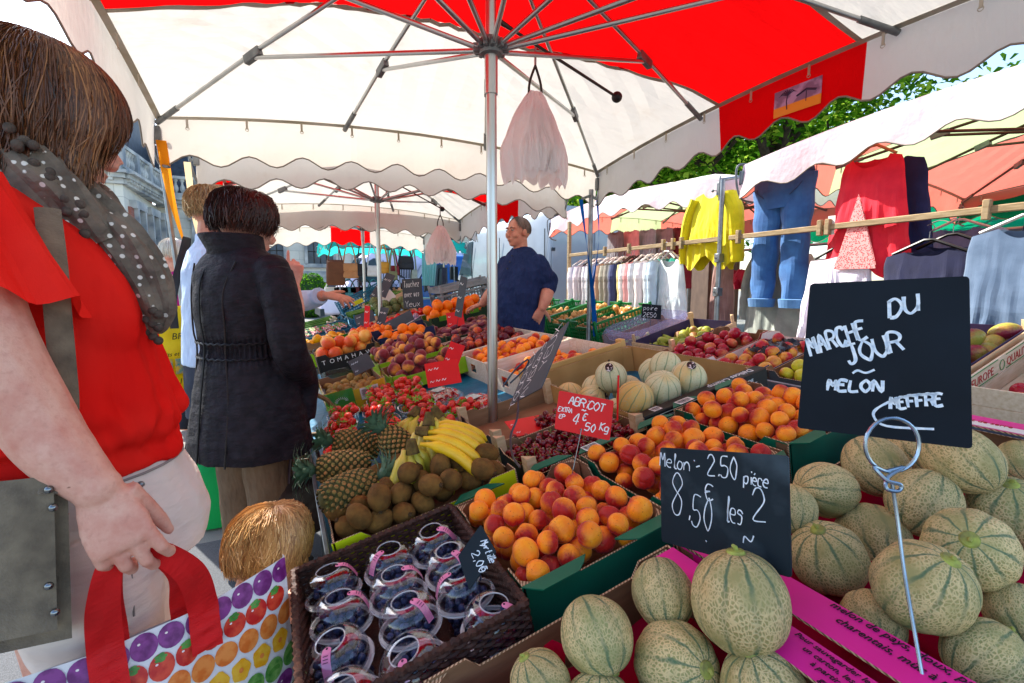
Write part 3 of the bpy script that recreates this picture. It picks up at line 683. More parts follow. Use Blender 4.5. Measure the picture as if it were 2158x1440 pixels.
def m_char():
    t = NT('smooth_melon_rind'); q = t.obj(); off = t.m('MULTIPLY', t.rnd(), 50.0)
    x = t.n('SeparateXYZ', 0, Vector=q); y = t.n('SeparateXYZ', 1, Vector=q)
    sv = t.n('VectorMath', 0, pr={'operation': 'ADD'}, i0=q, i1=t.n('CombineXYZ', X=off, Y=off))
    a = t.m('ADD', t.m('ARCTAN2', y, x), t.m('MULTIPLY', t.m('SUBTRACT', t.noise(q, 40, 2), .5), .12))
    st = t.ramp(t.m('COSINE', t.m('MULTIPLY', a, 10.0)), .9, .985)
    yl = t.ramp(t.m('ADD', t.noise(sv, 10, 2), t.m('MULTIPLY', t.m('SUBTRACT', t.rnd(), .5), .5)), .48, .7)
    c = t.mix(yl, C('cdc79a'), C('d3a95a')); c = t.mix(t.ramp(t.noise(q, 160, 3), .55, .72), c, C('b9ae7e'))
    c = t.mix(t.m('MULTIPLY', st, .75), c, C('5d7d52'))
    return t.out(t.pbr(c, .6, t.bump(t.noise(q, 300, 3), .12, .002)))
CHAR_M = m_char(); STICKM = mat('melon_sticker', '1c1216', .4, 'd9c8c4', 110, lo=.55, hi=.6)
def char_st(o):
    b = MB(); b.tube([(0, 0, .054), (0, .002, .066)], [.006, .004], 7); b.build('stem', NUB, o)
    b = MB(); b.lathe([(0, .0012), (.016, .0008), (.017, 0)], 16); b.build('sticker', STICKM, o, RY(.75) @ T(0, 0, .0598) @ S3(1.2, .9, 1))
CHARM = [sphere_fruit('smooth_melon', .06, [CHAR_M], lambda t, p, d, k: d * k * (1 - .02 * (1 + cos(10 * p)) * sin(t) ** 2), char_st if i else (lambda o: None), 50, 24) for i in range(2)]
PEAR_M = m_blush('pear_skin', '8f9a2e', 'a8a83a', '8a5a2a', (.05, .35), .5, 0)
def pear_st(o): b = MB(); b.tube([(0, 0, .06), (.004, 0, .08)], [.002, .0026], 6); b.build('stem', NUB, o)
PEAR = [sphere_fruit('pear', .034, [PEAR_M], lambda t, p, d, k: V((d.x, d.y, 0)) * k * (1 - .42 * max(0, cos(t)) ** 1.0) + V((.004 * max(0, cos(t)), 0, d.z * k * (1.75 if cos(t) > 0 else 1))), pear_st, 18, 14)]
apf = lambda t, p, d, k: V((d.x * k, d.y * k, d.z * k * .9 - k * .38 * math.exp(-(t / .38) ** 2) + k * .2 * math.exp(-((pi - t) / .35) ** 2)))
def ap_st(o): b = MB(); b.tube([(0, 0, .016), (.002, 0, .036)], [.0018, .002], 5); b.build('stem', NUB, o)
APP_R = [sphere_fruit('apple', .037, [m_blush('red_apple_skin', 'c8503a', 'd08a4a', 'a00c26', (.6, 1.0), .25, 0)], apf, ap_st, 20, 14)]
APP_B = [sphere_fruit('apple', .037, [m_blush('bicolour_apple_skin', 'e0a83e', 'd98a3a', 'b3202a', (.3, .8), .3, 0)], apf, ap_st, 20, 14)]
APP_Y = [sphere_fruit('apple', .037, [m_blush('yellow_apple_skin', 'd6cf32', 'c9bd35', 'd07a2a', (.0, .35), .3, 0)], apf, ap_st, 20, 14)]
MANGO = [sphere_fruit('mango', .045, [m_blush('mango_skin', '93903a', 'b08a3c', '7a1c2e', (.4, .9), .35, 0)], lambda t, p, d, k: V((d.x * k * .9, d.y * k, d.z * k * 1.3)))]
POT = [sphere_fruit('potato', .024, [mat('potato_skin', 'c79a5c', .8, 'a97c42', 40, .2, 120, rv=.2)], lambda t, p, d, k: V((d.x * k * .85, d.y * k, d.z * k * 1.4)), nu=12, nv=8)]
WALN = [sphere_fruit('walnut', .019, [mat('walnut_shell', 'b58a55', .8, '8d6234', 90, .7, 160, .004, rv=.15)], lambda t, p, d, k: V((d.x * k, d.y * k, d.z * k * 1.15)), nu=12, nv=8)]
ONION = [sphere_fruit('onion', .03, [mat('onion_skin', 'dca75c', .35, 'c07d36', 40, 0, stretch=(3, 3, .4), rv=.12)], lambda t, p, d, k: V((d.x, d.y, 0)) * k + V((0, 0, d.z * k * (.85 if cos(t) < .8 else 1.15))), nu=14, nv=9)]
LEMON = [sphere_fruit('lemon', .027, [mat('lemon_peel', 'f2c414', .4, 'e9b10a', 20, .3, 500, .002)], lambda t, p, d, k: V((d.x, d.y, 0)) * k + V((0, 0, d.z * k * (1.25 + .3 * abs(cos(t)) ** 12))), nu=14, nv=10)]
TOM = [sphere_fruit('tomato', .032, [mat('tomato_skin', 'd1160c', .2, 'c2200e', 20)], apf, None, 14, 9)]
ARTI_M = mat('artichoke_green', '7c8a56', .7, '5c6d40', 40)
def arti():
    b = MB(); b.ell((0, 0, 0), (.045, .045, .045), 14, 9)
    for k in range(60):
        t = .25 + 2.3 * k / 60; a = k * 2.399; d = V((sin(t) * cos(a), sin(t) * sin(a), cos(t))); u = V((0, 0, 1)); s = d.cross(u).normalized(); u2 = s.cross(d)
        p = d * .046; b.add([p - s * .014, p + d * .004 - u2 * .012, p + s * .014, p + d * .008 + u2 * .024], [(0, 1, 2, 3)])
    return b.build('artichoke', ARTI_M)
ARTI = Proto(arti)
BLUEB = Proto(lambda: MB().ball(lambda t, p: V((.0072 * sin(t) * cos(p), .0072 * sin(t) * sin(p), .0066 * cos(t) - .0022 * math.exp(-(t / .35) ** 2))), 12, 9).build('blueberry', mat('blueberry_skin', '1a2140', .55, '39456e', 150, rv=.25), sharp=0))

# ================================================================ what stands on the display, near to far
# -- two cardboard boxes of netted melons
tray('brown melon box with crimson paper in the foreground, corner nearest the camera', .17, .16, .655, .67, .13, PINKC, group='boxes of netted melons')
bx, bX, bw, bl = tray('brown melon box with bright pink printed rims behind the black price board', .672, .14, 1.50, .66, .13, PINKC, group='boxes of netted melons')
for i, (x0, x1) in enumerate(((.60, .655), (.672, .735))):                     # folded pink rims between the two boxes
    w_ = (x1 - x0) / cos(BETA); b = MB(); b.plate([(0, 0), (w_, 0), (w_, .30), (w_ * .8 if i == 0 else w_, .33), (w_, .36), (w_, .5), (0, .5)], .004, None, (0, 1, 2))
    f = b.build('pink_rim', [CARD, PINKC, CORR], None, slot(x0, .15, .003 + .004 * i)); f.parent = bx; f.matrix_parent_inverse = bX.inverted()
    for k, s in enumerate(('Pour sauvegarder le CO2, économisez', 'un carton, les EXT. à recycler,', 'à partir du 1er janvier, le', 'goût du soleil et du jour') if i == 0 else ('melon de pays, doux, parfumé, gorgé de soleil', 'charentais, mûr à point, du producteur')):
        lettering(s, (.012, .017)[i], INKB, bx, bX.inverted() @ slot(x1 - .012 - k * (.0135, .021)[i], .40 - .02 * k, .0085 + .004 * i) @ RZ(-pi / 2), shear=.3)
w_ = .06; b = MB(); b.plate([(0, 0), (w_, 0), (w_, .5), (0, .5)], .004, None, (0, 1, 2)); f = b.build('pink_rim', [CARD, PINKC, CORR], bx, bX.inverted() @ slot(1.45, .15, .006))
b = MB(); b.plate([(0, 0), (.022, 0), (.022, .5), (0, .5)], .001); b.build('white_strip', WHITEC, bx, bX.inverted() @ slot(1.453, .15, .0105))
lettering('contre l’effet de serre', .018, INKR, bx, bX.inverted() @ slot(1.470, .62, .012) @ RZ(-pi / 2))
PAPER_R = cloth('crimson_tissue_paper', 'b5123a', 'd01545', .35)
def crumple(name, label, X, w_, l, amp, seed, m=PAPER_R, n=22, cat='paper'):
    b = MB(); b.grid(n, n, lambda u, v: (w_ * u + .012 * noise.noise(V((u * 7, v * 7, seed + 9))), l * v, amp * abs(noise.noise(V((u * 4, v * 4, seed)))) * 1.6 + amp * .5 * noise.noise(V((u * 11, v * 11, seed)))))
    o = b.build(name, m, None, X, sharp=25); return tag(o, label, cat)
crumple('tissue_paper', 'crumpled crimson paper lining the foreground melon box', slot(.18, .17, -.115), .46, .485, .02, 3)
crumple('tissue_paper', 'crumpled crimson paper under the melons behind the black board', slot(.69, .16, -.112), .8, .48, .03, 7)
b = MB(); b.grid(14, 10, lambda u, v: (.02 + .30 * u, .0, .0) if 0 else (.2 * u, .03 * sin(u * 9) - .03 * v, -.12 + .10 * v + .02 * noise.noise(V((u * 6, v * 3, 1)))))
tag(b.build('tissue_paper', PAPER_R, None, slot(.19, .63, -.0), sharp=25), 'crimson paper edge standing against the far wall of the foreground melon box', 'paper')
mel = [  # centre on the photograph, radius, way the stem points, label
 (1560, 1272, 104, (.05, .2, 1), 'netted melon standing tall in the middle of the foreground box, stem up'),
 (1397, 1257, 70, (.3, .6, .6), 'round netted melon at the back left of the foreground box'),
 (1257, 1345, 79, (.0, -.75, -.65), 'striped netted melon with its dark end towards the camera, left in the foreground box'),
 (1422, 1392, 86, (.05, -.85, .5), 'netted melon with rays of green from its facing end, front centre'),
 (1158, 1452, 70, (-.4, .3, .8), 'half hidden netted melon at the left end of the foreground box beside crimson paper'),
 (1245, 1492, 84, (.2, .3, .9), 'netted melon cut by the bottom edge, left of centre in the foreground box'),
 (1612, 1462, 98, (-.2, .3, .9), 'netted melon cut by the bottom edge, right in the foreground box'),
 (1742, 1172, 84, (-.4, .1, .9), 'brownish netted melon beside the right edge of the slate melon price'),
 (1840, 1113, 78, (.5, .5, .4), 'pale netted melon left of the wire sign holder'),
 (1752, 1042, 70, (-.8, .3, .1), 'tan netted melon under the lower left corner of the black board'),
 (1672, 1075, 56, (.4, .5, .6), 'netted melon half behind the slate melon price'),
 (1938, 1062, 80, (.5, -.1, .8), 'green streaked netted melon right behind the wire sign holder'),
 (1945, 1236, 106, (.0, -.45, .9), 'large smooth green netted melon with stem towards the camera'),
 (2046, 1162, 97, (-.75, -.25, .55), 'pale yellow spotted netted melon at the right, end turned left'),
 (2110, 1066, 82, (-.35, -.1, .9), 'dark streaked netted melon cut by the right edge, stem up'),
 (2030, 988, 80, (.1, .7, .5), 'netted melon under the lower right corner of the black board'),
 (1845, 982, 70, (.2, .7, .6), 'netted melon below the middle of the black board'),
 (1930, 955, 62, (.6, .6, .4), 'dark netted melon behind the wire ring'),
 (2152, 975, 52, (.6, .4, .5), 'farthest netted melon at the right edge'),
 (2075, 1382, 84, (.6, -.2, .5), 'bluish green netted melon lowest in the box behind the pink rim'),
 (1838, 1312, 70, (.6, .5, .3), 'netted melon lying low in shade between the larger ones and the pink rim'),
 (2145, 1292, 72, (.6, .4, .4), 'netted melon low by the right edge beside crimson paper')]
P = []; RR = []
for x, y, r_, d, l in mel:
    k = FOC * .073 / r_; p = at(x, y, k)
    while p.y > .575 or p.z < .47 + .2126 * p.x + .055: k *= .98; p = at(x, y, k)
    P.append(p); RR.append(r_ * k / FOC * (1 if len(P) <= 7 else .9))
for it in range(30):
    for i in range(len(P)):
        for j in range(i):
            e = P[i] - P[j]
            mn = (RR[i] + RR[j]) * .86
            if e.length < mn: e = e.normalized() * (mn - e.length) * .15; P[i] = P[i] + e; P[j] = P[j] - e
for i, ((x, y, r, d, l), p, q) in enumerate(zip(mel, P, RR)):
    (MELONB if i in (1, 8, 9, 10, 16, 20) else MELON).put(look(p, d) @ RZ(i * 1.3) @ S3(q / .073 * RN.uniform(.9, 1.0), q / .073 * RN.uniform(.9, 1.0), q / .073 * RN.uniform(.88, .98)), l, 'melon', 'netted melons')
# -- apricots in green boxes
G3 = 'green apricot boxes'
tb = {}
for k, (a, lab, n) in dict(c=((.375, .735, .725, 1.11), 'green cardboard box of apricots next to the blueberry basket', 74), d=((.74, .735, 1.09, 1.10), 'green cardboard box of apricots between two other apricot boxes', 62), e=((1.11, .735, 1.42, 1.12), 'green cardboard box of apricots half hidden by the black board', 62)).items():
    bo, X, w_, l = tray(lab, *a, .13, GREENC, .01 if k != 'e' else .02, flange=GREENC, group=G3)
    tb[k] = (bo, X, w_, l)
    fill(X, pack(w_ - .03, l - .02, .072, .0255, n + 110, x0=.012, y0=.008, heap=.03, rv=.13), APR, .0275, {'c': 'orange apricot with red blush in the box beside the blueberries', 'd': 'orange apricot in the middle apricot box under the red price', 'e': 'orange apricot in the box left of the black board'}[k], 'apricot', 'apricots, ' + {'c': 'front box', 'd': 'middle box', 'e': 'right box'}[k])
barcode(tb['d'][0], T(.05, tb['d'][3] - .01 + .02, .137) @ RZ(.0), .05, .034); barcode(tb['e'][0], T(.06, tb['e'][3] + .012, .137), .06, .03)
# -- cherries
def cherry(lab, a, n, tall):
    r, X, w_, l = tray(lab, *a, .085, BLACKC, .0, dip=.012, posts=False, group='boxes of cherries', tall=tall)
    for cx, cy in ((.014, .02), (.014, l - .02), (w_ - .02, l - .02), (w_ - .02, .02)):
        b = MB(); b.plate([(-.012, -.014), (.018, -.014), (-.012, .02)], .115); b.build('corner_post', WOODP, r, T(cx, cy, 0))
    return r, X, w_, l
r, X, w_, l = cherry('dark printed box of cherries behind the red apricot price', (.605, 1.15, 1.02, 1.40), 90, (.06, .085, .085, .085))
fill(X, pack(w_ - .03, l - .03, .035, .0125, 190, x0=.015, y0=.015, heap=.02), CHER, .012, 'dark red cherry in the front cherry box', 'cherry', 'cherries, front box')
r, X, w_, l = cherry('half empty box of cherries with a red price card lying in it', (.62, 1.42, 1.04, 1.80), 60, (.075, .085, .085, .085))
fill(X, pack(w_ * .5, .14, .012, .0125, 70, x0=w_ * .48, y0=.015, heap=.05) + pack(w_ * .45, .1, .012, .0125, 12, x0=.015, y0=.01), CHER, .012, 'dark red cherry in the half empty back box', 'cherry', 'cherries, back box')
CH2 = (X, w_, l)
# -- smooth melons
r, X, w_, l = tray('deep tan box of smooth yellow melons with black printed side', 1.03, 1.22, 1.60, 1.96, .16, mat('tan_card', 'b98b4f', .8, 'a97c43', 8), .0, inner=mat('tan_card_inside', 'b98d55', .85, 'a87c47', 8), dip=.0, group='box of smooth melons')
b = MB(); b.box((w_ / 2, -.03, .125), (w_, .05, .085)); bb = b.build('black_side', BLACKC, r)
b = MB(); b.box((-.001, -.03, .125), (.004, .048, .083)); b.build('corrugated_end', CORR, r)
lettering('Délices Champ', .036, INK, r, T(w_ * .92, -.018, .1685) @ RZ(pi), shear=.2); 
lettering('CALIBRE 1', .016, INK, r, T(w_ * .45, -.0555, .135) @ RX(pi / 2)); lettering('SPAGNE', .014, INK, r, T(w_ * .78, -.0555, .137) @ RX(pi / 2)); lettering('MELONS CHARENTAIS', .01, INK, r, T(w_ * .1, -.0555, .14) @ RX(pi / 2))
b = MB()
for x0, x1, z0, z1 in ((.06, .42, .1, .1015), (.06, .42, .155, .1565), (.06, .0615, .1, .1565), (.42, .4215, .1, .1565), (.45, .9, .128, .1295), (.7, .7015, .1, .155), (.45, .9, .1, .1015)): b.box(((x0 + x1) / 2 * w_, -.0553, (z0 + z1) / 2), (max((x1 - x0) * w_, .0015), .001, max(z1 - z0, .0012)))
b.build('printed_lines', INK, r)
barcode(r, T(.07, -.03, .1685), .035, .03)
for i in range(1): pass
b = MB(); b.box((w_ * .5, l + .012, .12), (w_ + .02, .012, .12)); b.box((w_ * .5, l + .012, .03), (w_ + .02, .012, .045)); b.box((w_, l + .03, .09), (.03, .05, .2)); b.box((.0, l + .03, .09), (.03, .05, .2)); tag(b.build('wooden_board', mat('yellowish_plywood', 'cfa768', .7, 'b98c4c', 4, stretch=(1, 9, 9)), None, X @ T(0, .02, .0)), 'yellowish wooden crate side standing behind the smooth melons', 'board')
chl = [(1283, 782, 34, 'smooth melon at the very top of the pile, back left'), (1280, 800 + 8, 43, 'smooth melon with thin green stripes in front of the topmost one'), (1362, 790, 40, 'smooth melon with a dark oval sticker high on the pile'), (1352, 812, 47, 'yellow smooth melon with brown scars, largest of the pile'), (1408, 818, 34, 'greenish smooth melon at the right of the pile'), (1225, 818, 33, 'smooth melon with a dark sticker at the left of the pile'), (1205, 842, 33, 'pale sunlit smooth melon above the red apricot price'), (1275, 848, 38, 'smooth melon low behind the red price card'), (1250, 822, 32, 'yellow smooth melon at the back of the pile'), (1320, 850, 33, 'shaded smooth melon under the scarred yellow one'), (1345, 872, 36, 'reddish smooth melon half behind the black box side'), (1385, 850, 30, 'smooth melon wedged behind the black printed box side')]
P = [at(x, y, FOC * .066 / r) for x, y, r, l_ in chl]
for it in range(60):
    for i in range(len(P)):
        q = X.inverted() @ P[i]; lv = (.06, .15, .235)[{0: 1, 1: 1, 2: 1, 3: 1, 4: 1}.get(i, 0)] + .03
        q.z = q.z * .5 + lv * .5; q.x = min(max(q.x, .07), w_ - .07); q.y = min(max(q.y, .07), l - .07); P[i] = X @ q
        for j in range(i):
            e = P[i] - P[j]
            if e.length < .126: e = e.normalized() * (.126 - e.length) * .3; P[i] = P[i] + e; P[j] = P[j] - e
for i, ((x, y, r_, lb), p) in enumerate(zip(chl, P)):
    CHARM[1 if i in (2, 5, 0) else 0].put(look(p, (RN.uniform(-.4, .4), -.5 if i % 2 else .1, 1)) @ RZ(i) @ S3(1.08, 1.08, 1.08), lb, 'melon', 'smooth yellow melons')
# -- kiwis, basket of blueberries
r, X, w_, l = tray('yellow green card box of brown kiwis', .085, 1.15, .565, 1.40, .11, YELC, .02, dip=.02, posts=False, group='boxes of kiwis')
fill(X, pack(w_ - .01, l - .0, .07, .0295, 80, x0=.005, y0=.0, heap=.03, rv=.05), KIWI, .026, 'brown kiwi heaped in the yellow green box', 'kiwi', 'kiwis in the near box')
b = MB(); b.plate([(0, 0), (.12, .0), (.12, .1), (0, .1)], .002); lb = b.build('card_flap', mat('sunlit_white_card', 'e8e6c8', .7, 'd8dc7a', 12), r, T(w_ - .1, l - .03, .105) @ RY(-.1))
WICK = mat('dark_wicker', '4b2d22', .6, '331d17', 60, .4, 200)
X = slot(.0, .70, -.126); w_, l, h = .375, .42, .135
bk = thing('wicker_basket', 'dark brown woven basket holding the cups of blueberries', 'basket', X=X)
for s, (p, d, L) in enumerate((((0, 0), (1, 0), w_), ((w_, 0), (0, 1), l), ((w_, l), (-1, 0), w_), ((0, l), (0, -1), l))):
    b = MB(); n = int(L / .016)
    for k in range(15):
        P = []
        for i in range(n * 3 + 1):
            u = i / (n * 3) * L; o_ = .0034 * sin(pi * (u / .016 + k)); P.append((p[0] + d[0] * u - d[1] * o_, p[1] + d[1] * u + d[0] * o_, .006 + k * .0085))
        b.tube(P, .0042, 5)
    for i in range(n + 1): u = i * .016; b.tube([(p[0] + d[0] * u, p[1] + d[1] * u, 0), (p[0] + d[0] * u, p[1] + d[1] * u, h)], .003, 5)
    P = [(p[0] + d[0] * u * L + d[1] * .002 * cos(u * 150), p[1] + d[1] * u * L + d[0] * .002 * cos(u * 150), h + .002 * sin(u * 150)) for u in [i / 60 for i in range(61)]]
    b.tube(P, .0075, 6); b.build('woven_side', WICK, bk)
b = MB(); b.box((w_ / 2, l / 2, .003), (w_, l, .006)); b.build('base', WICK, bk)
def m_pet():
    t = NT('clear_plastic'); f = t.n('LayerWeight', 1, Blend=.25)
    gl = t.n('BsdfGlossy', Color=(1, 1, 1, 1), Roughness=.09); tr = t.n('BsdfTransparent', Color=(.95, .96, .97, 1))
    return t.out(t.n('MixShader', i0=t.n('MapRange', i0=f, i3=.06, i4=.6), i1=tr, i2=gl))
PET = m_pet(); PINKT = mat('pink_paper_tag', 'e98fb4', .6, 'e07fa8', 20)
def m_rim():
    t = NT('plastic_rim'); return t.out(t.n('MixShader', i0=.3, i1=t.n('BsdfTransparent'), i2=t.pbr((.85, .86, .88, 1), .15)))
PETR = m_rim()
BLUEM = mat('deep_blueberry', '161b36', .55, '2c355c', 150)
def cup():
    r = thing('berry_cup', 'x', 'cup')
    b = MB(); b.lathe([(.046, .0), (.048, .002), (.054, .058), (.0545, .06)], 28); b.build('cup', PET, r)
    b = MB(); b.lathe([(.0545, .058), (.060, .059), (.0615, .062), (.060, .066), (.055, .0675)], 28); b.tube([(.0605 * cos(a), .0605 * sin(a), .0625) for a in [i * 2 * pi / 28 for i in range(29)]], .0017, 6, cap=False); b.build('rim', PETR, r)
    b = MB()
    for x, y, z, rr in pack(.09, .09, .004, .0085, 150, x0=-.045, y0=-.045, zmax=.055):
        if math.hypot(x, y) < .042: b.ell((x, y, z), (rr, rr, rr), 8, 6)
    tag(b.build('lower_berries', BLUEM, r), kind='stuff')
    b = MB(); b.lathe([(.055, .0675), (.0562, .080), (.0555, .092), (.052, .103), (.045, .112), (.035, .1175), (.026, .1185)], 28); b.build('dome_lid', PET, r)
    b = MB(); b.tube([(.026 * cos(a), .026 * sin(a), .1187) for a in [i * 2 * pi / 28 for i in range(29)]], .0015, 6, cap=False); b.build('lid_opening', PETR, r)
    b = MB(); b.grid(3, 8, lambda u, v: V(((u - .5) * .016, -(.024 + .032 * v), .1215 - .035 * v ** 2.6))); b.ball(lambda t, p: V((.008 * sin(t) * cos(p), -.0235 + .008 * sin(t) * sin(p), 0.122 + .0006 * cos(t))), 12, 4); b.build('paper_tag', PINKT, r)
    b = MB(); b.tube([(.0015 * cos(a), -.02 + .0015 * sin(a), .123) for a in [i for i in range(7)]], .0008, 4)
    for k in range(3): b.box((0, 0, 0), (.009, .001, .0004), T(0, -.034 - .0045 * k, .1215 - .0025 * k) @ RX(.5))
    b.build('tag_print', INKB, r); return r
CUP = Proto(cup); cn = 0
side = ('left', 'middle', 'right'); row_ = ('nearest', 'second', 'third', 'farthest')
for i in range(3):
    for j in range(4):
        if i == 1 and j == 3 and 0: continue
        M = X @ T(.066 + .121 * i + RN.uniform(-.004, .004), .055 + .1035 * j, .012) @ RZ(RN.uniform(-1.7, 1.7)) @ RX(RN.uniform(-.14, .14) + .05) @ RY(RN.uniform(-.16, .12))
        CUP.put(M, 'clear domed cup of blueberries, %s of the %s column in the basket' % (row_[j], side[i]), 'cup', 'cups of blueberries')
        for x, y, z, rr in pack(.094, .094, .060, .0078, 26, K=3, x0=-.047, y0=-.047, rv=.12, heap=.015, zmax=.076):
            if math.hypot(x, y) > .045: continue
            BLUEB.put(M @ T(x, y, z) @ rndrot(), 'dark blue berry inside the %s cup of the %s column' % (row_[j], side[i]), 'blueberry', 'blueberries, %s cup of %s column' % (row_[j], side[i]))
# -- pineapples, bananas
PINE_M = mat('pineapple_eye', 'b07a45', .7, '6f6a32', 70, .3, 200, rv=.1); PINE_D = mat('pineapple_base', '3a3a1c', .8, '4d4a22', 60); PLEAF = mat('pineapple_leaf', '5f7a5c', .55, '415c40', 25, .1, 100, stretch=(1, 1, .2))
def pine():
    r = thing('pineapple', 'x', 'pineapple'); rad_ = lambda z: .056 * (1 - (abs(z) / .098) ** 3.2) ** .5
    b = MB(); b.ball(lambda t, p: V((.95 * rad_(.095 * cos(t)) * cos(p) * min(1, sin(t) * 4), .95 * rad_(.095 * cos(t)) * sin(p) * min(1, sin(t) * 4), .093 * cos(t))), 20, 14, mi=1)
    n = 13
    for k in range(15):
        z = -.085 + .17 * k / 14; rr = rad_(z)
        for j in range(n):
            a = 2 * pi * (j + .5 * (k % 2)) / n; d = V((cos(a), sin(a), z * 4)).normalized(); c = V((rr * cos(a), rr * sin(a), z)) * .95
            s = V((-sin(a), cos(a), 0)); u = s.cross(d) * -1; w_ = rr * 2 * pi / n * .56; hh = .0125
            hexa = [c + s * w_ * math.cos(q) + d * 0 + V((0, 0, 1)) * hh * math.sin(q) for q in [i * pi / 3 for i in range(6)]]
            ih = [c + d * .006 + (h_ - c) * .55 for h_ in hexa]
            b.add(hexa + ih + [c + d * .0105 - V((0, 0, .003))], [(i, (i + 1) % 6, 6 + (i + 1) % 6, 6 + i) for i in range(6)] + [(6 + i, 6 + (i + 1) % 6, 12) for i in range(6)], [1] * 6 + [0] * 6)
    b.build('fruit_body', [PINE_M, PINE_D], r, sharp=30)
    b = MB()
    for k in range(54):
        a = k * 2.399; t = k / 54; L = .05 + .075 * sin(pi * min(1, t + .15)); sp = .9 - .75 * t; z0 = .088 + .028 * t; w0 = .013
        for q in range(5):
            pass
        rings_ = []
        for q in range(6):
            s = q / 5; bend = sp + s * s * .55; p = V((cos(a) * sin(bend) * L * s, sin(a) * sin(bend) * L * s, z0 + L * s * cos(bend))); ww = w0 * (1 - s ** 1.6) + .0005
            e = V((-sin(a), cos(a), 0)); rings_ += [p - e * ww, p + V((-cos(a), -sin(a), 0)) * -.003 * (1 - s), p + e * ww]
        b.add(rings_, [(q * 3 + i, q * 3 + i + 1, q * 3 + i + 4, q * 3 + i + 3) for q in range(5) for i in range(2)])
    b.build('leafy_crown', PLEAF, r, sharp=0); return r
PINE = Proto(pine)
for p, d, lb in ((atz(735, 1035, .68), (.9, .28, .1), 'pineapple in front, lying with its leafy crown to the right'), (atz(725, 985, .69), (-.95, .1, .03), 'pineapple lying behind the front one, crown hanging over the table edge'), (atz(846, 945, .72), (-.55, .62, .62), 'pineapple standing tilted beside the bananas, crown up'), (atz(752, 938, .69), (-.97, .2, .25), 'darker pineapple at the back, crown towards the strawberries')):
    PINE.put(look(p, d) @ RZ(RN.uniform(0, 6)) @ S3(.82, .82, .84), lb, 'pineapple', 'pineapples beside the bananas')
def m_ban(name, a, b_):
    t = NT(name); q = t.obj(); c = t.mix(t.ramp(t.noise(q, 14, 3), .4, .7), C(a), C(b_)); c = t.mix(t.ramp(t.noise(q, 90, 3, .6), .7, .76), c, C('4a3414'))
    return t.out(t.pbr(c, .42, t.bump(t.noise(q, 30, 2), .1, .004)))
BAN = m_ban('banana_peel', 'ecc21a', 'e3b11a'); BANG = m_ban('green_banana_peel', '9db02a', 'b8bd30'); BANT = mat('banana_tip', '4d3a1c', .8, '6d5a28', 60)
BANY = m_ban('greenish_banana_peel', 'c9bb3a', 'd3ab45')
def bunch(label, X, n, m, L=.19, spread=.16, curve=1.1, droop=0):
    r = thing('banana_bunch', label, 'bananas', 'bunches of bananas', X)
    for k in range(n):
        a = (k - (n - 1) / 2); P = []; R_ = []
        for i in range(13):
            s = i / 12; th = -curve / 2 + curve * s
            P.append(V((L * s, .0, .045 * math.sin(pi * s * .9))) if 0 else V((sin(th + curve / 2) * L / curve, 0, (cos(th + curve / 2) - 1) * L / curve)))
            R_.append(.0175 * (min(1, .38 + max(0, s - .12) * 5) if s < .3 else (1 if s < .78 else max(.28, 1 - ((s - .78) / .22) ** 2 * .8))))
        M = RZ(a * spread) @ T(.012, a * (.026 if spread < .1 else .012), -abs(a) * .004) @ RX(a * .12)
        b = MB(); b.tube(P, R_, 9, X=M); b.tube([P[-1], P[-1] + (P[-1] - P[-2]) * .6], [.006, .004], 6, mi=1, X=M); b.build('banana', [m, BANT], r, sharp=60)
    b = MB(); b.tube([(-.02, 0, .01), (.0, 0, .004), (.02, 0, 0)], [.012, .017, .02], 8); b.build('crown_stem', BANT, r); return r
bunch('big bright yellow hand of bananas arched beside the kiwis', basis(atz(890, 912, .80), V((.80, -.50, .12)).normalized(), V((.45, .8, .22)).normalized(), V((-.22, -.16, .96)).normalized()) @ S3(.93, .98, .93), 5, BAN, .21, .05, 1.1)
bunch('yellow green bananas hanging from a dark stem behind the big hand', basis(atz(905, 884, .83), V((-.30, -.45, -.84)).normalized(), V((.8, -.6, .05)).normalized(), V((.52, .66, -.54)).normalized() * -1), 4, BANY, .17, .2, .8)
bunch('two old bananas with brown stems between strawberries and pineapple', basis(atz(876, 872, .80), V((-.75, -.45, -.5)).normalized(), V((.45, -.8, .1)).normalized(), V((-.45, -.1, .8)).normalized()), 3, BANY, .15, .22, .9)
bunch('small bunch of bananas standing on its fingers at the kiwi box', basis(atz(866, 942, .775), V((.15, -.35, -.92)).normalized(), V((.9, .4, 0)).normalized(), V((.37, -.83, .38)).normalized()), 4, BANY, .13, .3, .7)
bunch('pale bananas at the back right of the banana heap', basis(atz(918, 872, .82), V((.55, -.4, -.7)).normalized(), V((.6, .8, .0)).normalized(), V((.55, -.42, .7)).normalized()), 3, BANY, .14, .2, .8)
bunch('green unripe banana bunch in front of the navy box', basis(atz(795, 728, .80), V((.25, -.25, -.93)).normalized(), V((.9, -.3, .3)).normalized(), V((-.3, -.9, .2)).normalized()), 6, BANG, .2, .12, .9)
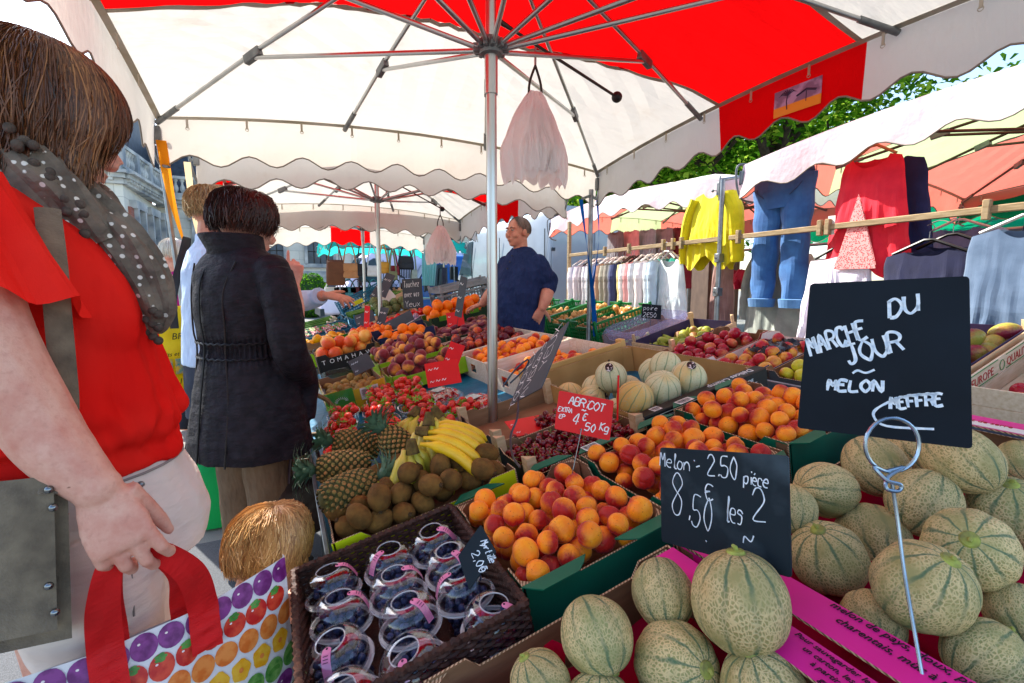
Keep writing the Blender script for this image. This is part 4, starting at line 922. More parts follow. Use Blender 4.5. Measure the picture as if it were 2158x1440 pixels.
# -- strawberries in clear punnets
def punnet():
    r = thing('punnet', 'x', 'punnet'); b = MB(); q = .75
    b.rings([(0, 0, 0, .05, .075, q), (0, 0, .002, .052, .077, q), (0, 0, .055, .06, .088, q)], 28, cap=False); b.rings([(0, 0, .001, .05, .075, q), (0, 0, .0, .001, .001, 1)], 28, cap=False); b.build('tub', PET, r)
    b = MB(); P = [(.061 * math.copysign(abs(cos(a)) ** q, cos(a)), .089 * math.copysign(abs(sin(a)) ** q, sin(a)), .055) for a in [2 * pi * i / 28 for i in range(29)]]; b.tube(P, .0022, 6, cap=False); b.build('rim', PETR, r); return r
PUN = Proto(punnet)
sp = [(.19, 1.86, 'left'), (.20, 2.06, 'left'), (.21, 2.26, 'left'), (.25, 2.47, 'left'), (.37, 1.96, 'middle'), (.38, 2.15, 'middle'), (.40, 2.34, 'middle'), (.45, 2.53, 'middle'), (.55, 1.82, 'right'), (.56, 2.03, 'right'), (.55, 2.23, 'right'), (.58, 2.43, 'right'), (.47, 2.70, 'middle'), (.61, 2.62, 'right'), (.70, 1.95, 'rightmost')]
cnt = {}
for x, y, c_ in sp:
    cnt[c_] = cnt.get(c_, 0) + 1; nm = ('nearest', 'second', 'third', 'fourth', 'fifth')[cnt[c_] - 1]
    M = slot(x, y, -.10) @ RZ(RN.uniform(-.12, .12)) @ S3(1.28, 1.05, 1.1)
    PUN.put(M, 'clear plastic punnet of strawberries, %s in the %s row' % (nm, c_), 'punnet', 'punnets of strawberries')
    fill(slot(x, y, -.10), pack(.14, .175, .038, .0185, 20, x0=-.07, y0=-.0875, heap=.035, rv=.15), STRAW, .0155, 'red strawberry in the %s punnet of the %s row' % (nm, c_), 'strawberry', 'strawberries, %s punnet of the %s row' % (nm, c_))
FILM = m_pet(); FILM.name = 'clear_film'
for x, y, lb in ((.72, 2.42, 'film wrapped tray of red berries under a red price card'), (.80, 2.12, 'film wrapped tray of red berries right beside the umbrella pole')):
    r = thing('berry_tray', lb, 'tray', 'film wrapped berry trays', slot(x, y, -.12) @ RZ(.3))
    b = MB(); b.rings([(0, 0, 0, .07, .09, .6), (0, 0, .045, .085, .105, .6)], 24, cap=False); b.build('tub', PET, r)
    b = MB()
    for px, py, pz, pr_ in pack(.15, .19, .01, .014, 60, x0=-.075, y0=-.095): b.ell((px, py, pz), (pr_, pr_, pr_), 8, 6)
    tag(b.build('berries', STRAW_M, r), kind='stuff')
    b = MB(); b.grid(24, 24, lambda u, v: ((u - .5) * .2, (v - .5) * .24, .062 - .05 * (2 * abs(u - .5)) ** 6 - .05 * (2 * abs(v - .5)) ** 6 + .006 * noise.noise(V((u * 9, v * 9, x * 9))))); b.build('film', FILM, r, sharp=20)
    b = MB(); b.box((0, 0, .066), (.06, .07, .001)); b.build('paper_label', mat('pale_print', 'cfe0dc', .5, '8fbcae', 60), r)
# -- golden kiwis in a bag-lined printed box
r, X, w_, l = tray('green and yellow printed box of golden kiwis wrapped in clear film', .19, 2.70, .51, 3.16, .15, mat('yellow_card', 'd9b21e', .45, 'cba31a', 8), .03, dip=.02, posts=False, group='boxes of kiwis')
b = MB(); b.box((.075, -.0035, .075), (.15, .002, .14)); pn = b.build('green_panel', mat('green_print', '3f8f22', .45, '347b1c', 8), r)
b = MB()
for k in range(11): a = pi * k / 10; b.tube([(.08 + .02 * cos(a), -.006, .085 + .014 * sin(a)), (.08 + .036 * cos(a), -.006, .085 + .026 * sin(a))], .0012, 4)
b.build('sun_emblem', INK, r); lettering('Kiwi', .035, INKR, r, T(.045, -.006, .04) @ RX(pi / 2), shear=.3); lettering('SOLEIL', .028, INKR, r, T(.19, -.006, .025) @ RX(pi / 2)); barcode(r, T(.235, -.005, .095) @ RX(pi / 2), .10, .065)
fill(X, pack(w_ - .03, l - .04, .07, .026, 34, x0=.015, y0=.02, heap=.03), GOLDK, .026, 'golden kiwi in the film lined printed box', 'kiwi', 'golden kiwis')
b = MB(); b.grid(40, 6, lambda u, v: (lambda a: V((w_ / 2 + (w_ / 2 + .012 + .01 * v) * math.copysign(abs(cos(a)) ** .3, cos(a)), l / 2 + (l / 2 + .012 + .01 * v) * math.copysign(abs(sin(a)) ** .3, sin(a)), .07 + .11 * v + .012 * noise.noise(V((a * 5, v * 4, 1))))))(2 * pi * u)); b.build('clear_bag', FILM, r, sharp=20)
# -- peaches
r, X, w_, l = tray('long tray of yellow and red peaches behind the strawberries', .56, 2.78, 1.02, 3.12, .10, LIMEC, .0, dip=.02, group='trays of peaches', inner=CARD)
fill(X, pack(w_ * .62, l - .02, .03, .038, 26, x0=.01, y0=.01, heap=.03) + pack(w_ * .3, l * .35, .02, .038, 4, x0=w_ * .66, y0=l * .5), PEACH, .036, 'dark red peach in the nearer peach tray', 'peach', 'peaches, nearer tray')
barcode(r, T(w_ * .5, -.006, .05) @ RX(pi / 2), .05, .03)
r, X, w_, l = tray('tray of peaches in front of the navy box', .56, 3.16, 1.05, 3.60, .10, LIMEC, .02, dip=.02, group='trays of peaches')
fill(X, pack(w_ - .04, l - .02, .04, .038, 60, x0=.02, y0=.01, heap=.05), PEACH, .036, 'yellow red peach heaped in the farther peach tray', 'peach', 'peaches, farther tray')
# -- white wooden crates of apricots and nectarines
WCR = mat('whitewashed_wood', 'e3d9c8', .7, 'd3c3a8', 6, .12, 60, stretch=(2, 14, 14))
for y0, y1, lb, pr, r0, n, fl, gl, hp in ((2.02, 2.44, 'pale wooden crate of apricots nearest the pole, lined with clear film', APRS, .0275, 60, .03, 'small apricot in the crate by the hanging sign', .02), (2.46, 2.90, 'pale wooden crate of apricots in the middle of the three', APRS, .0275, 90, .05, 'small apricot in the middle pale crate', .04), (2.92, 3.42, 'pale wooden crate of dark nectarines, third from the pole', NECT, .034, 60, .06, 'dark red nectarine in the pale crate', .05)):
    r, X, w_, l = wood_crate(lb, 1.02, y0, 1.58, y1, .14, .0, WCR, 1, solid=True, holes=True, group='pale wooden crates beside the pole', postup=.0)
    fill(X, pack(w_ - .05, l - .04, fl, r0 * 1.04, n, x0=.025, y0=.02, heap=hp), pr, r0, gl, {'a': 'apricot', 'n': 'nectarine'}['n' if n == 60 and r0 > .03 else 'a'], gl.split(' in the ')[0] + 's, ' + gl.split(' in the ')[1])
    if y0 < 2.1:
        b = MB(); b.grid(20, 8, lambda u, v: (w_ * (.08 + .84 * u), .03 + .01 * sin(u * 20), .06 + .09 * v + .01 * noise.noise(V((u * 8, v * 5, 2))))); b.build('clear_film', FILM, r, sharp=20)
# -- flat peaches, oranges
r, X, w_, l = tray('dark green tray of flat peaches below the oranges', 1.12, 3.46, 1.68, 4.12, .10, DKGRN, .03, dip=.02, group='trays of peaches')
fill(X, pack(w_ - .03, l - .02, .03, .038, 64, x0=.015, y0=.01, heap=.05, sq=.75), FLATP, .036, 'flat wine red peach in the dark green tray', 'peach', 'flat peaches', .25)
r, X, w_, l = tray('dark green box heaped with large oranges by the hand of the seller', 1.22, 4.16, 1.78, 4.56, .14, DKGRN, .10, dip=.03, group='boxes of oranges', inner=mat('green_leaf_card', '4d7a1f', .6, '3d6618', 6))
fill(X, pack(w_ - .03, l - .02, .06, .049, 60, x0=.015, y0=.01, heap=.1), ORNG, .045, 'large orange heaped in the dark green box', 'orange', 'oranges heaped by the seller')
for xx in (.12, .42): b = MB(); b.box((xx, -.006, .12), (.09, .003, .045)); b.build('green_leaf_print', mat('leaf_print', '5b9a22', .5, '4c861c', 8), r)
# -- navy box of mandarins, black box of grapefruit
r, X, w_, l = tray('tall navy card box with an orange in its cut-out', .69, 3.80, 1.14, 4.12, .22, NAVY, .09, dip=.035, posts=False, group='navy boxes', inner=NAVY, tall=(.22, .25, .22, .22))
b = MB()
for xx, zz in ((.17, .13), (.29, .15)): b.lathe([(0, .003), (.016, .003), (.017, 0)], 16, X=T(xx, -.004, zz) @ RX(pi / 2))
b.build('vent_hole', mat('orange_seen_through', 'd8741c', .6), r)
fill(X, pack(w_ - .03, l - .02, .13, .045, 12, x0=.015, y0=.01, heap=.01), ORNG, .045, 'orange showing in the cut-out of the navy box', 'orange', 'oranges in the navy box')
r, X, w_, l = tray('navy box of small mandarins behind the black lettered box', .60, 4.30, 1.16, 4.62, .16, NAVY, .07, dip=.03, posts=False, group='navy boxes', inner=WHITEC)
fill(X, pack(w_ * .6, l - .02, .1, .031, 30, x0=.015, y0=.01, heap=.06), MAND, .031, 'small mandarin in the far navy box', 'mandarin', 'mandarins in the navy box')
r, X, w_, l = tray('black card box of grapefruit with white capital letters', .235, 3.80, .675, 4.12, .16, BLACKC, .075, dip=.03, group='black box of grapefruit')
fill(X, pack(w_ - .02, l - .02, .09, .05, 16, x0=.01, y0=.01, heap=.02), GRAPEF, .05, 'pink yellow grapefruit in the black box', 'grapefruit', 'grapefruit in the black box')
for i, ch in enumerate('TOMAHAWK'): lettering(ch, .046, INK, r, T(.03 + i * .054, -.006, .088) @ RX(pi / 2))
lettering('Grown in the sunshine', .013, INK, r, T(.2, -.006, .062) @ RX(pi / 2), shear=.2); lettering('since 1962', .011, INK, r, T(.26, -.006, .046) @ RX(pi / 2))

# ================================================================ vegetables under the second umbrella
def seat(X, Y, dz=0): return slot(X, Y, dz)
AVO = [sphere_fruit('avocado', .03, [mat('avocado_skin', '22241c', .5, '34382a', 60, .5, 200)], lambda t, p, d, k: V((d.x * k, d.y * k, d.z * k * 1.35)), nu=12, nv=8)]
GARL = [sphere_fruit('garlic_bulb', .027, [mat('garlic_skin', 'd9cdd6', .6, '9c6d97', 40, 0, stretch=(4, 4, .5))], lambda t, p, d, k: V((d.x, d.y, 0)) * k * (1 - .06 * cos(8 * p)) + V((0, 0, d.z * k * (.8 if cos(t) < .85 else 1.5))), nu=16, nv=9)]
PEPP = [sphere_fruit('yellow_pepper', .038, [mat('pepper_skin', 'f0b411', .2, 'e79c0c', 14)], lambda t, p, d, k: V((d.x, d.y, 0)) * k * (1 - .1 * cos(4 * p)) + V((0, 0, d.z * k * 1.15 - .3 * k * math.exp(-(t / .4) ** 2))), nu=18, nv=10)]
def vegbox(label, x0, y0, x1, y1, h, card, proto, r0, n, fl, gl, cat, grp, dz=.03, inner=CARD, heap=.03, sq=1):
    r, X, w_, l = tray(label, x0, y0, x1, y1, h, card, dz, inner=inner, dip=.02, posts=False, group='boxes on the vegetable stall')
    fill(X, pack(w_ - .02, l - .02, fl, r0 * 1.04, n, x0=.01, y0=.01, heap=heap, sq=sq), proto, r0, gl, cat, grp); return r, X, w_, l
r, X, w_, l = vegbox('lime green box of dark avocados at the table edge', .16, 4.36, .54, 4.74, .12, LIMEC, AVO, .03, 16, .05, 'dark avocado in the lime green box', 'avocado', 'avocados', heap=.05)
barcode(r, T(w_ * .75, -.006, .09) @ RX(pi / 2), .1, .06)
r, X, w_, l = vegbox('brown box of yellow peppers with a green printed end', .18, 4.95, .60, 5.3, .14, CARD, PEPP, .038, 16, .07, 'yellow pepper in the brown box', 'pepper', 'yellow peppers', dz=.06)
b = MB(); b.box((w_ * .82, -.004, .09), (w_ * .34, .003, .1)); b.build('green_panel', mat('green_box_print', '2f7a1e', .5), r)
vegbox('open box of red tomatoes', .64, 5.0, 1.0, 5.34, .1, CARD, TOM, .032, 26, .04, 'red tomato in the box beside the peppers', 'tomato', 'tomatoes, near box')
vegbox('box of small orange kumquats beside the mandarins', .62, 4.68, .98, 4.96, .1, CARD, MAND, .031, 26, .04, 'orange fruit behind the navy box', 'mandarin', 'small orange fruit', dz=.04)
vegbox('box of purple white garlic bulbs', 1.02, 4.78, 1.42, 5.08, .1, WHITEC, GARL, .027, 24, .05, 'purple white garlic bulb', 'garlic', 'garlic bulbs', dz=.05, inner=WHITEC)
vegbox('wooden tray of small red tomatoes at the second umbrella pole', 1.0, 5.2, 1.56, 5.7, .1, CARD, TOM, .032, 46, .04, 'red tomato in the tray beyond the garlic', 'tomato', 'tomatoes, far tray', dz=.04)
RADR = mat('radish_red', 'b3142c', .35, 'd8384a', 30); RADW = mat('radish_white', 'e9e2df', .5); GRLEAF = mat('dark_leaf', '3c6b22', .6, '5d8a2e', 30); ONW = mat('onion_white', 'e6e6d2', .5, 'cfd8a8', 20)
def radish():
    r = thing('radish_bunch', 'x', 'radishes'); b = MB(); L = MB()
    for i in range(11):
        p = V((RN.uniform(-.05, .05), RN.uniform(-.03, .01), RN.uniform(0, .045))); b.ell(p, (.0115, .015, .0115), 10, 7); b.ell(p - V((0, .014, 0)), (.007, .009, .007), 8, 5, 1)
    for i in range(9): L.tube([(RN.uniform(-.03, .03), .02, .02), (RN.uniform(-.05, .05), .06, .03), (RN.uniform(-.09, .09), .11, RN.uniform(0, .05))], [.003, .012, .004], 5, flat=.3)
    b.build('roots', [RADR, RADW], r); L.build('leaves', GRLEAF, r); return r
RAD = Proto(radish)
def plastic_crate(label, X, w_, l, h, m, group, name='plastic_crate'):
    r = thing(name, label, 'crate', group, X)
    b = MB(); b.box((w_ / 2, l / 2, .004), (w_, l, .006)); b.build('base', m, r)
    for i, (p, d, L) in enumerate((((0, 0), (1, 0), w_), ((w_, 0), (0, 1), l), ((w_, l), (-1, 0), w_), ((0, l), (0, -1), l))):
        b = MB(); M = T(p[0], p[1], 0) @ RZ(math.atan2(d[1], d[0])); gap = L * .13
        b.box((L / 2, 0, h - .012), (L, .012, .022), M) if i % 2 == 0 else [b.box((q, 0, h - .012), (L * .37, .012, .022), M) for q in (L * .185, L * .815)] + [b.box((L / 2, 0, h - .055), (L * .34, .01, .014), M)]
        b.box((L / 2, 0, .012), (L, .012, .024), M)
        for z in (h * .28, h * .46, h * .64) if h > .12 else (h * .5,): b.box((L / 2, 0, z), (L, .008, .011), M)
        n = max(4, int(L / .035))
        for k in range(n + 1):
            x = L * k / n; top_ = h - .02 if (i % 2 == 0 or abs(x / L - .5) > .16) else h - .06
            b.box((x, .003, top_ / 2), (.008 if k % 4 else .014, .007, top_), M)
        b.build('lattice_side', m, r)
    for cx in (0, w_):
        for cy in (0, l): b = MB(); b.box((cx, cy, h / 2 + .008), (.022, .022, h + .016)); b.build('corner_post', m, r)
    return r
plastic_crate('teal plastic crate of red radishes on the vegetable stall', slot(.14, 5.42, -.1), .58, .72, .16, TEALC, 'teal vegetable crates')
for i in range(16): RAD.put(slot(.23 + .13 * (i % 4), 5.52 + .16 * (i // 4), .04 + RN.uniform(0, .03)) @ RZ(RN.uniform(-.5, .5)), 'bunch of red and white radishes', 'radishes', 'bunches of radishes')
def onions():
    r = thing('spring_onion_bunch', 'x', 'spring onions'); b = MB()
    for i in range(16):
        x, z = RN.uniform(-.04, .04), RN.uniform(0, .05); b.tube([(x * .8, -.22, z), (x, -.05, z), (x * 1.2, .1, z), (x * .9, .17, z)], [.004, .007, .009, .013], 6, mi=0); b.ell((x * .9, .18, z), (.014, .016, .014), 8, 6, 1); b.tube([(x * .9, .195, z), (x, .23, z - .01)], [.003, .001], 4, mi=1)
    b.build('stems', [GRLEAF, ONW], r); return r
ONI = Proto(onions)
plastic_crate('teal plastic crate of spring onions and white bulbs', slot(.14, 6.22, -.06), .62, .62, .15, TEALC, 'teal vegetable crates')
for i in range(8): ONI.put(slot(.36 + .04 * (i % 3), 6.3 + .065 * i, .06 + .015 * (i % 3)) @ RZ(-pi / 2 + RN.uniform(-.2, .2)), 'bunch of green spring onions with white bulbs', 'spring onions', 'bunches of spring onions')
plastic_crate('teal plastic crate of leeks beside the spring onions', slot(.82, 6.0, -.03), .5, .62, .15, TEALC, 'teal vegetable crates')
for i in range(7): ONI.put(slot(1.05, 6.08 + .075 * i, .09) @ RZ(-pi / 2 + RN.uniform(-.15, .15)) @ S3(1.3, 1.2, 1.3), 'bunch of leeks with white ends', 'leeks', 'bunches of leeks')
wood_crate('pale wooden crate of artichokes with slate prices', 1.0, 5.74, 1.5, 6.0, .12, .06, group='wooden crates on the vegetable stall')
for i in range(9): ARTI.put(slot(1.08 + .1 * (i % 4), 5.8 + .08 * (i // 4), .12 + .06 * (i // 4)) @ rndrot() @ S3(1.1, 1.1, 1.1), 'round green artichoke in the pale crate', 'artichoke', 'artichokes')
for y, rot in ((6.75, -.1), (7.15, -.16)):
    wood_crate('steep wooden crate of green beans, %s of the two' % ('nearer' if y < 7 else 'farther'), 0, 0, 0, 0, .12, X=slot(1.12, y, .02) @ RY(-.2), wl=(.6, .38), group='wooden crates on the vegetable stall')
    b = MB()
    for k in range(120): a = RN.uniform(0, 3.1); p = V((RN.uniform(.06, .54), RN.uniform(.05, .33), .09 + RN.uniform(0, .03))); e = V((cos(a), sin(a), 0)) * .06; b.tube([p - e, p + V((0, 0, .008)), p + e], .004, 4)
    tag(b.build('green_beans', GRLEAF, None, slot(1.12, y, .02) @ RY(-.2)), 'green beans filling a steep wooden crate', 'beans', kind='stuff')
plastic_crate('teal crate standing steeply at the back of the vegetable stall', slot(.85, 7.3, .04) @ RY(-.25), .75, .4, .2, TEALC, 'teal vegetable crates')
b = MB(); b.box((.25, -.012, .1), (.16, .002, .06)); tag(b.build('yellow_card', mat('lemon_card', 'e5e022', .5), None, slot(.85, 7.3, .04) @ RY(-.25)), 'lemon yellow card fixed to the steep teal crate', 'card')
bb = MB(); bb.box((0, 0, 0), (.26, .2, .12)); t_ = thing('cardboard_carton', 'small white carton behind the artichokes', 'box', X=slot(1.25, 6.35, .2) @ RY(-.5) @ RZ(.4)); bb.build('carton_body', WHITEC, t_); barcode(t_, T(0, 0, .061), .12, .1)

# ================================================================ table behind the seller's aisle
B2 = math.atan(.27)
def rslot(x, y, dz=0):
    ez = V((-sin(B2), 0, cos(B2))); return basis(V((x, y, .153 + .27 * x)) + ez * dz, V((cos(B2), 0, sin(B2))), EY, ez)
def flat_table(label, x0, x1, y0, y1, z, grp='tables of the second row'):
    r = thing('market_table', label, 'table', grp, T(x0, y0, 0)); w_, l = x1 - x0, y1 - y0
    b = MB(); b.box((w_ / 2, l / 2, z - .015), (w_, l, .03)); b.build('table_top', mat('grey_table_top', '8f9496', .5, '7d8285', 6), r)
    b = MB(); b.box((-.01, l / 2, z - .02), (.02, l, .07)); b.box((.012, l / 2, z + .006), (.02, l, .012)); b.build('edge_rail', STEEL, r)
    for px in (.05, w_ - .05):
        for py in (.05, l - .05): b = MB(); b.box((px, py, z / 2 - .015), (.035, .035, z - .03)); b.build('leg', STEEL, r)
flat_table('grey table with steel edge carrying apples and pears', 1.92, 3.05, .2, 2.98, .66); flat_table('grey table under the green potato crates', 2.36, 3.1, 3.02, 5.3, .74)
GRC = mat('green_crate_plastic', '0a7a3c', .4, '08692f', 5)
for k, (pr, r0, lb, it, cat) in enumerate(((WALN, .019, 'nearest green lattice crate, of walnuts and onions', 'walnut in the nearest green crate', 'walnut'), (POT, .024, 'second green lattice crate, of small potatoes', 'small potato in the second green crate', 'potato'), (POT, .024, 'third green lattice crate, of potatoes', 'potato in the third green crate', 'potato'), (ONION, .03, 'fourth and farthest green lattice crate, of onions', 'onion in the farthest green crate', 'onion'))):
    X = rslot(2.42, 3.36 + .43 * k, -.08); plastic_crate(lb, X, .62, .41, .19, GRC, 'green lattice crates')
    n = 44 if k < 3 else 26
    fill(X, pack(.42, .38, .09, r0 * 1.05, n + 20, x0=.01, y0=.012, heap=.02), pr, r0, it, cat, it.split(' in ')[0] + 's in ' + it.split(' in ')[1])
    if k in (0, 1): fill(X, pack(.17, .38, .10, .031, 14, x0=.43, y0=.012, heap=.02), ONION, .03, 'yellow onion at the back of the %s green crate' % ('nearest', 'second')[k], 'onion', 'onions in the %s green crate' % ('nearest', 'second')[k])
LINER = mat('violet_liner', '3d3358', .5, '332a4c', 6)
X = rslot(2.44, 2.90, -.2); r, X, w_, l = tray('grey brown carton of pears lined with clear lilac film', 0, 0, 0, 0, .20, mat('greyish_carton', 'a79a88', .7, '968a79', 5), X=X, wl=(.62, .42), posts=False, dip=.03, group='boxes of pears')
fill(X, pack(.4, .36, .05, .035, 14, x0=.03, y0=.03), PEAR, .034, 'yellow pear in the film lined carton', 'pear', 'pears in the film lined carton')
t = NT('lilac_film'); LF = t.out(t.n('MixShader', i0=.25, i1=t.n('BsdfTransparent', Color=(.93, .93, 1, 1)), i2=t.pbr(C('b9b6dc'), .2)))
b = MB(); b.grid(60, 7, lambda u, v: (lambda a: V((w_ / 2 + (w_ / 2 + (.02 if v > .6 else -.01)) * math.copysign(abs(cos(a)) ** .3, cos(a)), l / 2 + (l / 2 + (.02 if v > .6 else -.01)) * math.copysign(abs(sin(a)) ** .3, sin(a)), .06 + .4 * min(v, .6) * .6 + (.06 if .4 < v < .8 else 0) - (v - .6 if v > .6 else 0) * .4 + .014 * noise.noise(V((a * 6, v * 5, 4))))))(2 * pi * u)); b.build('film_liner', LF, r, sharp=20)
lettering('PRODUCTION ARGENTINE', .022, mat('grey_print', '3c3934', .8), r, T(-.006, l - .04, .05) @ RZ(-pi / 2) @ RX(pi / 2))
X = rslot(2.40, 2.46, -.16); r, X, w_, l = wood_crate('pale slatted crate of green pears with dark violet lining', 0, 0, 0, 0, .17, X=X, wl=(.62, .42), slats=2, liner=LINER, group='boxes of pears', postup=.05)
fill(X, pack(.58, .38, .05, .035, 34, x0=.02, y0=.02, heap=.03), PEAR, .034, 'green pear in the slatted crate', 'pear', 'pears in the slatted crate')
b = MB(); b.box((w_ * .55, -.005, .055), (.36, .004, .03)); b.build('dark_band', LINER, r)
for y0, lb, card, pr, it, cat, inn in ((2.06, 'crimson printed box of red apples', REDC, APP_R, 'shiny red apple in the crimson box', 'apple', CARD), (1.68, 'blue printed box of red and orange apples', BLUEC, APP_B, 'red and orange apple in the blue box', 'apple', WHITEC), (1.30, 'dark grey box of yellow apples', GREYC, APP_Y, 'yellow apple in the dark grey box', 'apple', CARD)):
    X = rslot(2.26, y0, -.1); r, X, w_, l = tray(lb, 0, 0, 0, 0, .13, card, X=X, wl=(.58, .37), dip=.03, posts=True, inner=inn, group='printed boxes of apples')
    fill(X, pack(w_ - .03, l - .03, .045, .038, 24, x0=.015, y0=.015, heap=.01), pr, .037, it, cat, it.replace('apple', 'apples'))
    if card is REDC:
        b = MB(); h_ = [(16 * sin(t_) ** 3, 13 * cos(t_) - 5 * cos(2 * t_) - 2 * cos(3 * t_) - cos(4 * t_), 0) for t_ in [i * .2094 for i in range(31)]]; b.tube([V(p) * .0024 for p in h_], .0016, 4, cap=False)
        b.build('printed_heart', INK, r, T(-.006, .27, .062) @ RZ(-pi / 2) @ RX(pi / 2)); lettering('Pink', .02, INK, r, T(-.006, .29, .064) @ RZ(-pi / 2) @ RX(pi / 2), shear=.3); lettering('Joy', .02, INK, r, T(-.006, .283, .046) @ RZ(-pi / 2) @ RX(pi / 2), shear=.3)
    if card is BLUEC: lettering('Jazz', .05, INK, r, T(-.006, .34, .03) @ RZ(-pi / 2) @ RX(pi / 2), shear=.2); barcode(r, T(-.006, .07, .055) @ RZ(-pi / 2) @ RX(pi / 2), .09, .06)
b = MB(); b.grid(16, 12, lambda u, v: (.25 * u, .2 * v, .03 + .05 * abs(noise.noise(V((u * 5, v * 5, 8)))))); tag(b.build('black_paper', mat('crinkled_black_plastic', '17181b', .25, '26282c', 20), None, rslot(2.5, 1.76, -.02), sharp=20), 'crinkled black plastic at the back of the blue apple box', 'plastic')
X = rslot(2.46, .93, -.10); r, X, w_, l = wood_crate('wooden crate of mangoes with dark paper lining right of the black board', 0, 0, 0, 0, .17, X=X, wl=(.62, .40), liner=LINER, group='crates right of the black board')
fill(X, pack(.58, .36, .06, .047, 24, x0=.02, y0=.02, heap=.02), MANGO, .045, 'brown red mango in the dark lined crate', 'mango', 'mangoes')
X = rslot(2.36, .47, -.09); r, X, w_, l = wood_crate('pale crate with red and green lettering holding red yellow apples', 0, 0, 0, 0, .15, X=X, wl=(.62, .43), solid=True, group='crates right of the black board', m=mat('clean_white_wood', 'ded0b4', .7, 'cdbb98', 5, .05, 16, stretch=(2, 14, 14)), postup=.0)
fill(X, pack(.58, .34, .03, .038, 26, x0=.02, y0=.02), APP_R, .037, 'red and yellow apple in the lettered crate', 'apple', 'apples in the lettered crate')
lettering('EUROPE', .05, INKR, r, T(.09, l - .0045, .093) @ RX(pi / 2)); lettering('QUALITÉ', .05, INKR, r, T(.385, l - .0045, .093) @ RX(pi / 2))
b = MB(); b.tube([(.345 + .02 * cos(a), l - .0045, .11 + .022 * sin(a)) for a in [i * .35 for i in range(19)]], .0015, 4, cap=False)
for x0, x1, z in ((.05, .31, .144), (.05, .31, .084), (.38, .6, .144), (.38, .6, .084)): b.box(((x0 + x1) / 2, l - .0045, z), (x1 - x0, .002, .003))
b.build('printed_lines', INKG, r)

# ================================================================ clothes stalls on the right
def two_side(name, outc, inc, tc):
    t = NT(name); g_ = t.n('NewGeometry', 6); q = t.n('NewGeometry', 0)
    c = t.mix(g_, C(outc), C(inc)); nrm = t.bump(t.noise(q, 5, 4), .35, .05)
    c = t.mix(t.m('MULTIPLY', t.ramp(t.noise(q, 3, 5, .7), .5, .8), .3), c, C('b9a5b0'))
    return t.out(t.n('MixShader', i0=.35, i1=t.n('BsdfDiffuse', Color=c, Normal=nrm), i2=t.n('BsdfTranslucent', Color=C(tc), Normal=nrm)))
SALM = two_side('faded_red_canvas', 'f3ebec', 'ec8a7c', 'f58674'); GRNC = two_side('faded_green_canvas', 'f0f0e6', 'c6d8a8', 'd3e4ac')
BRONZE = mat('dark_bronze_tube', '5d463c', .45, '4b3830', 10, Metallic=.5)
umbrella('faded pink canopy of the nearer clothes stall, red and green inside', 4.75, .95, 4.75, .95, 1.62, 1.62, 2.24, .13, 0, .33, .3, 'y', 2.16, 2.62, 0, (SALM, GRNC), .21, 'stall_canopy', 'canopies of the clothes stalls', BRONZE, .024, .36)
umbrella('faded pink canopy of the farther clothes stall, red and green inside', 4.72, 4.26, 4.72, 4.26, 1.45, 1.36, 2.2, .1, 0, .33, .3, 'y', 2.1, 2.55, 0, (SALM, GRNC), .2, 'stall_canopy', 'canopies of the clothes stalls', BRONZE, .024, .33)
GRTARP = cloth('green_tarpaulin', '0f8a62', '17a878', .4); umbrella('green canopy far behind the clothes stalls', 8.6, 2.2, 8.6, 2.2, 2.2, 2.2, 2.15, .1, 0, .33, .3, 'y', 2.1, 2.75, 0, (GRTARP, GRTARP), .25, 'stall_canopy', 'canopies of the clothes stalls', STEEL, .024, .36)
RAILW = mat('weathered_wood', 'a89474', .8, '8c7858', 6, .08, 20, stretch=(14, 2, 14))
rl = thing('clothes_rail', 'long weathered wooden clothes rail with wooden clamps on metal posts', 'rail', X=T(3.19, 0, 1.6))
for a_, b_ in ((-.6, 2.72), (2.78, 5.05)): b = MB(); b.box((0, (a_ + b_) / 2, 0), (.03, b_ - a_ - .02, .036)); b.build('beam', RAILW, rl)
for y in (1.18, 2.0, 2.62, 3.2, 3.3, 3.42, 3.9, 4.3, 1.95): b = MB(); b.box((-.012, y, 0), (.035, .03, .10)); b.build('clamp', RAILW, rl)
b = MB(); b.tube([(.0, 2.8, -1.6), (.0, 2.8, .46)], .019, 10); b.tube([(0, 2.8, .46), (.3, 2.8, .52), (.5, 2.8, .5)], .013, 8); b.build('post', STEEL, rl)
for z in (-.15, -.42): b = MB(); b.box((.0, 2.8, z), (.06, .05, .07)); b.tube([(-.05, 2.8, z), (.04, 2.84, z)], .006, 6); b.build('post_clamp', STEEL, rl)
b = MB(); b.box((0, 5.03, -.6), (.04, .04, 2.0)); b.build('post', RAILW, rl); b = MB(); b.tube([(.0, -.5, -1.6), (.0, -.5, .5)], .019, 10); b.build('post', STEEL, rl)
b = MB(); b.tube([(1.2, 1.2, .0), (1.2, 4.6, .0)], .014, 8); b.build('rear_beam', STEEL, rl)
WEAR = {}
def fab(h, h2=None, r=.85, bs=500, tr=0):
    k = h + (h2 or '')
    if k not in WEAR: WEAR[k] = mat('fabric_' + str(len(WEAR)), h, r, h2, 12, .25, bs, .002, Sheen_Weight=.2)
    return WEAR[k]
HANG = mat('black_hanger', '15130f', .4); HANGW = mat('white_hanger', 'dedcd6', .4)
FACE = basis(V((0, 0, 0)), V((0, -1, 0)), V((1, 0, 0)), V((0, 0, 1)))       # a garment turned to the fruit stall
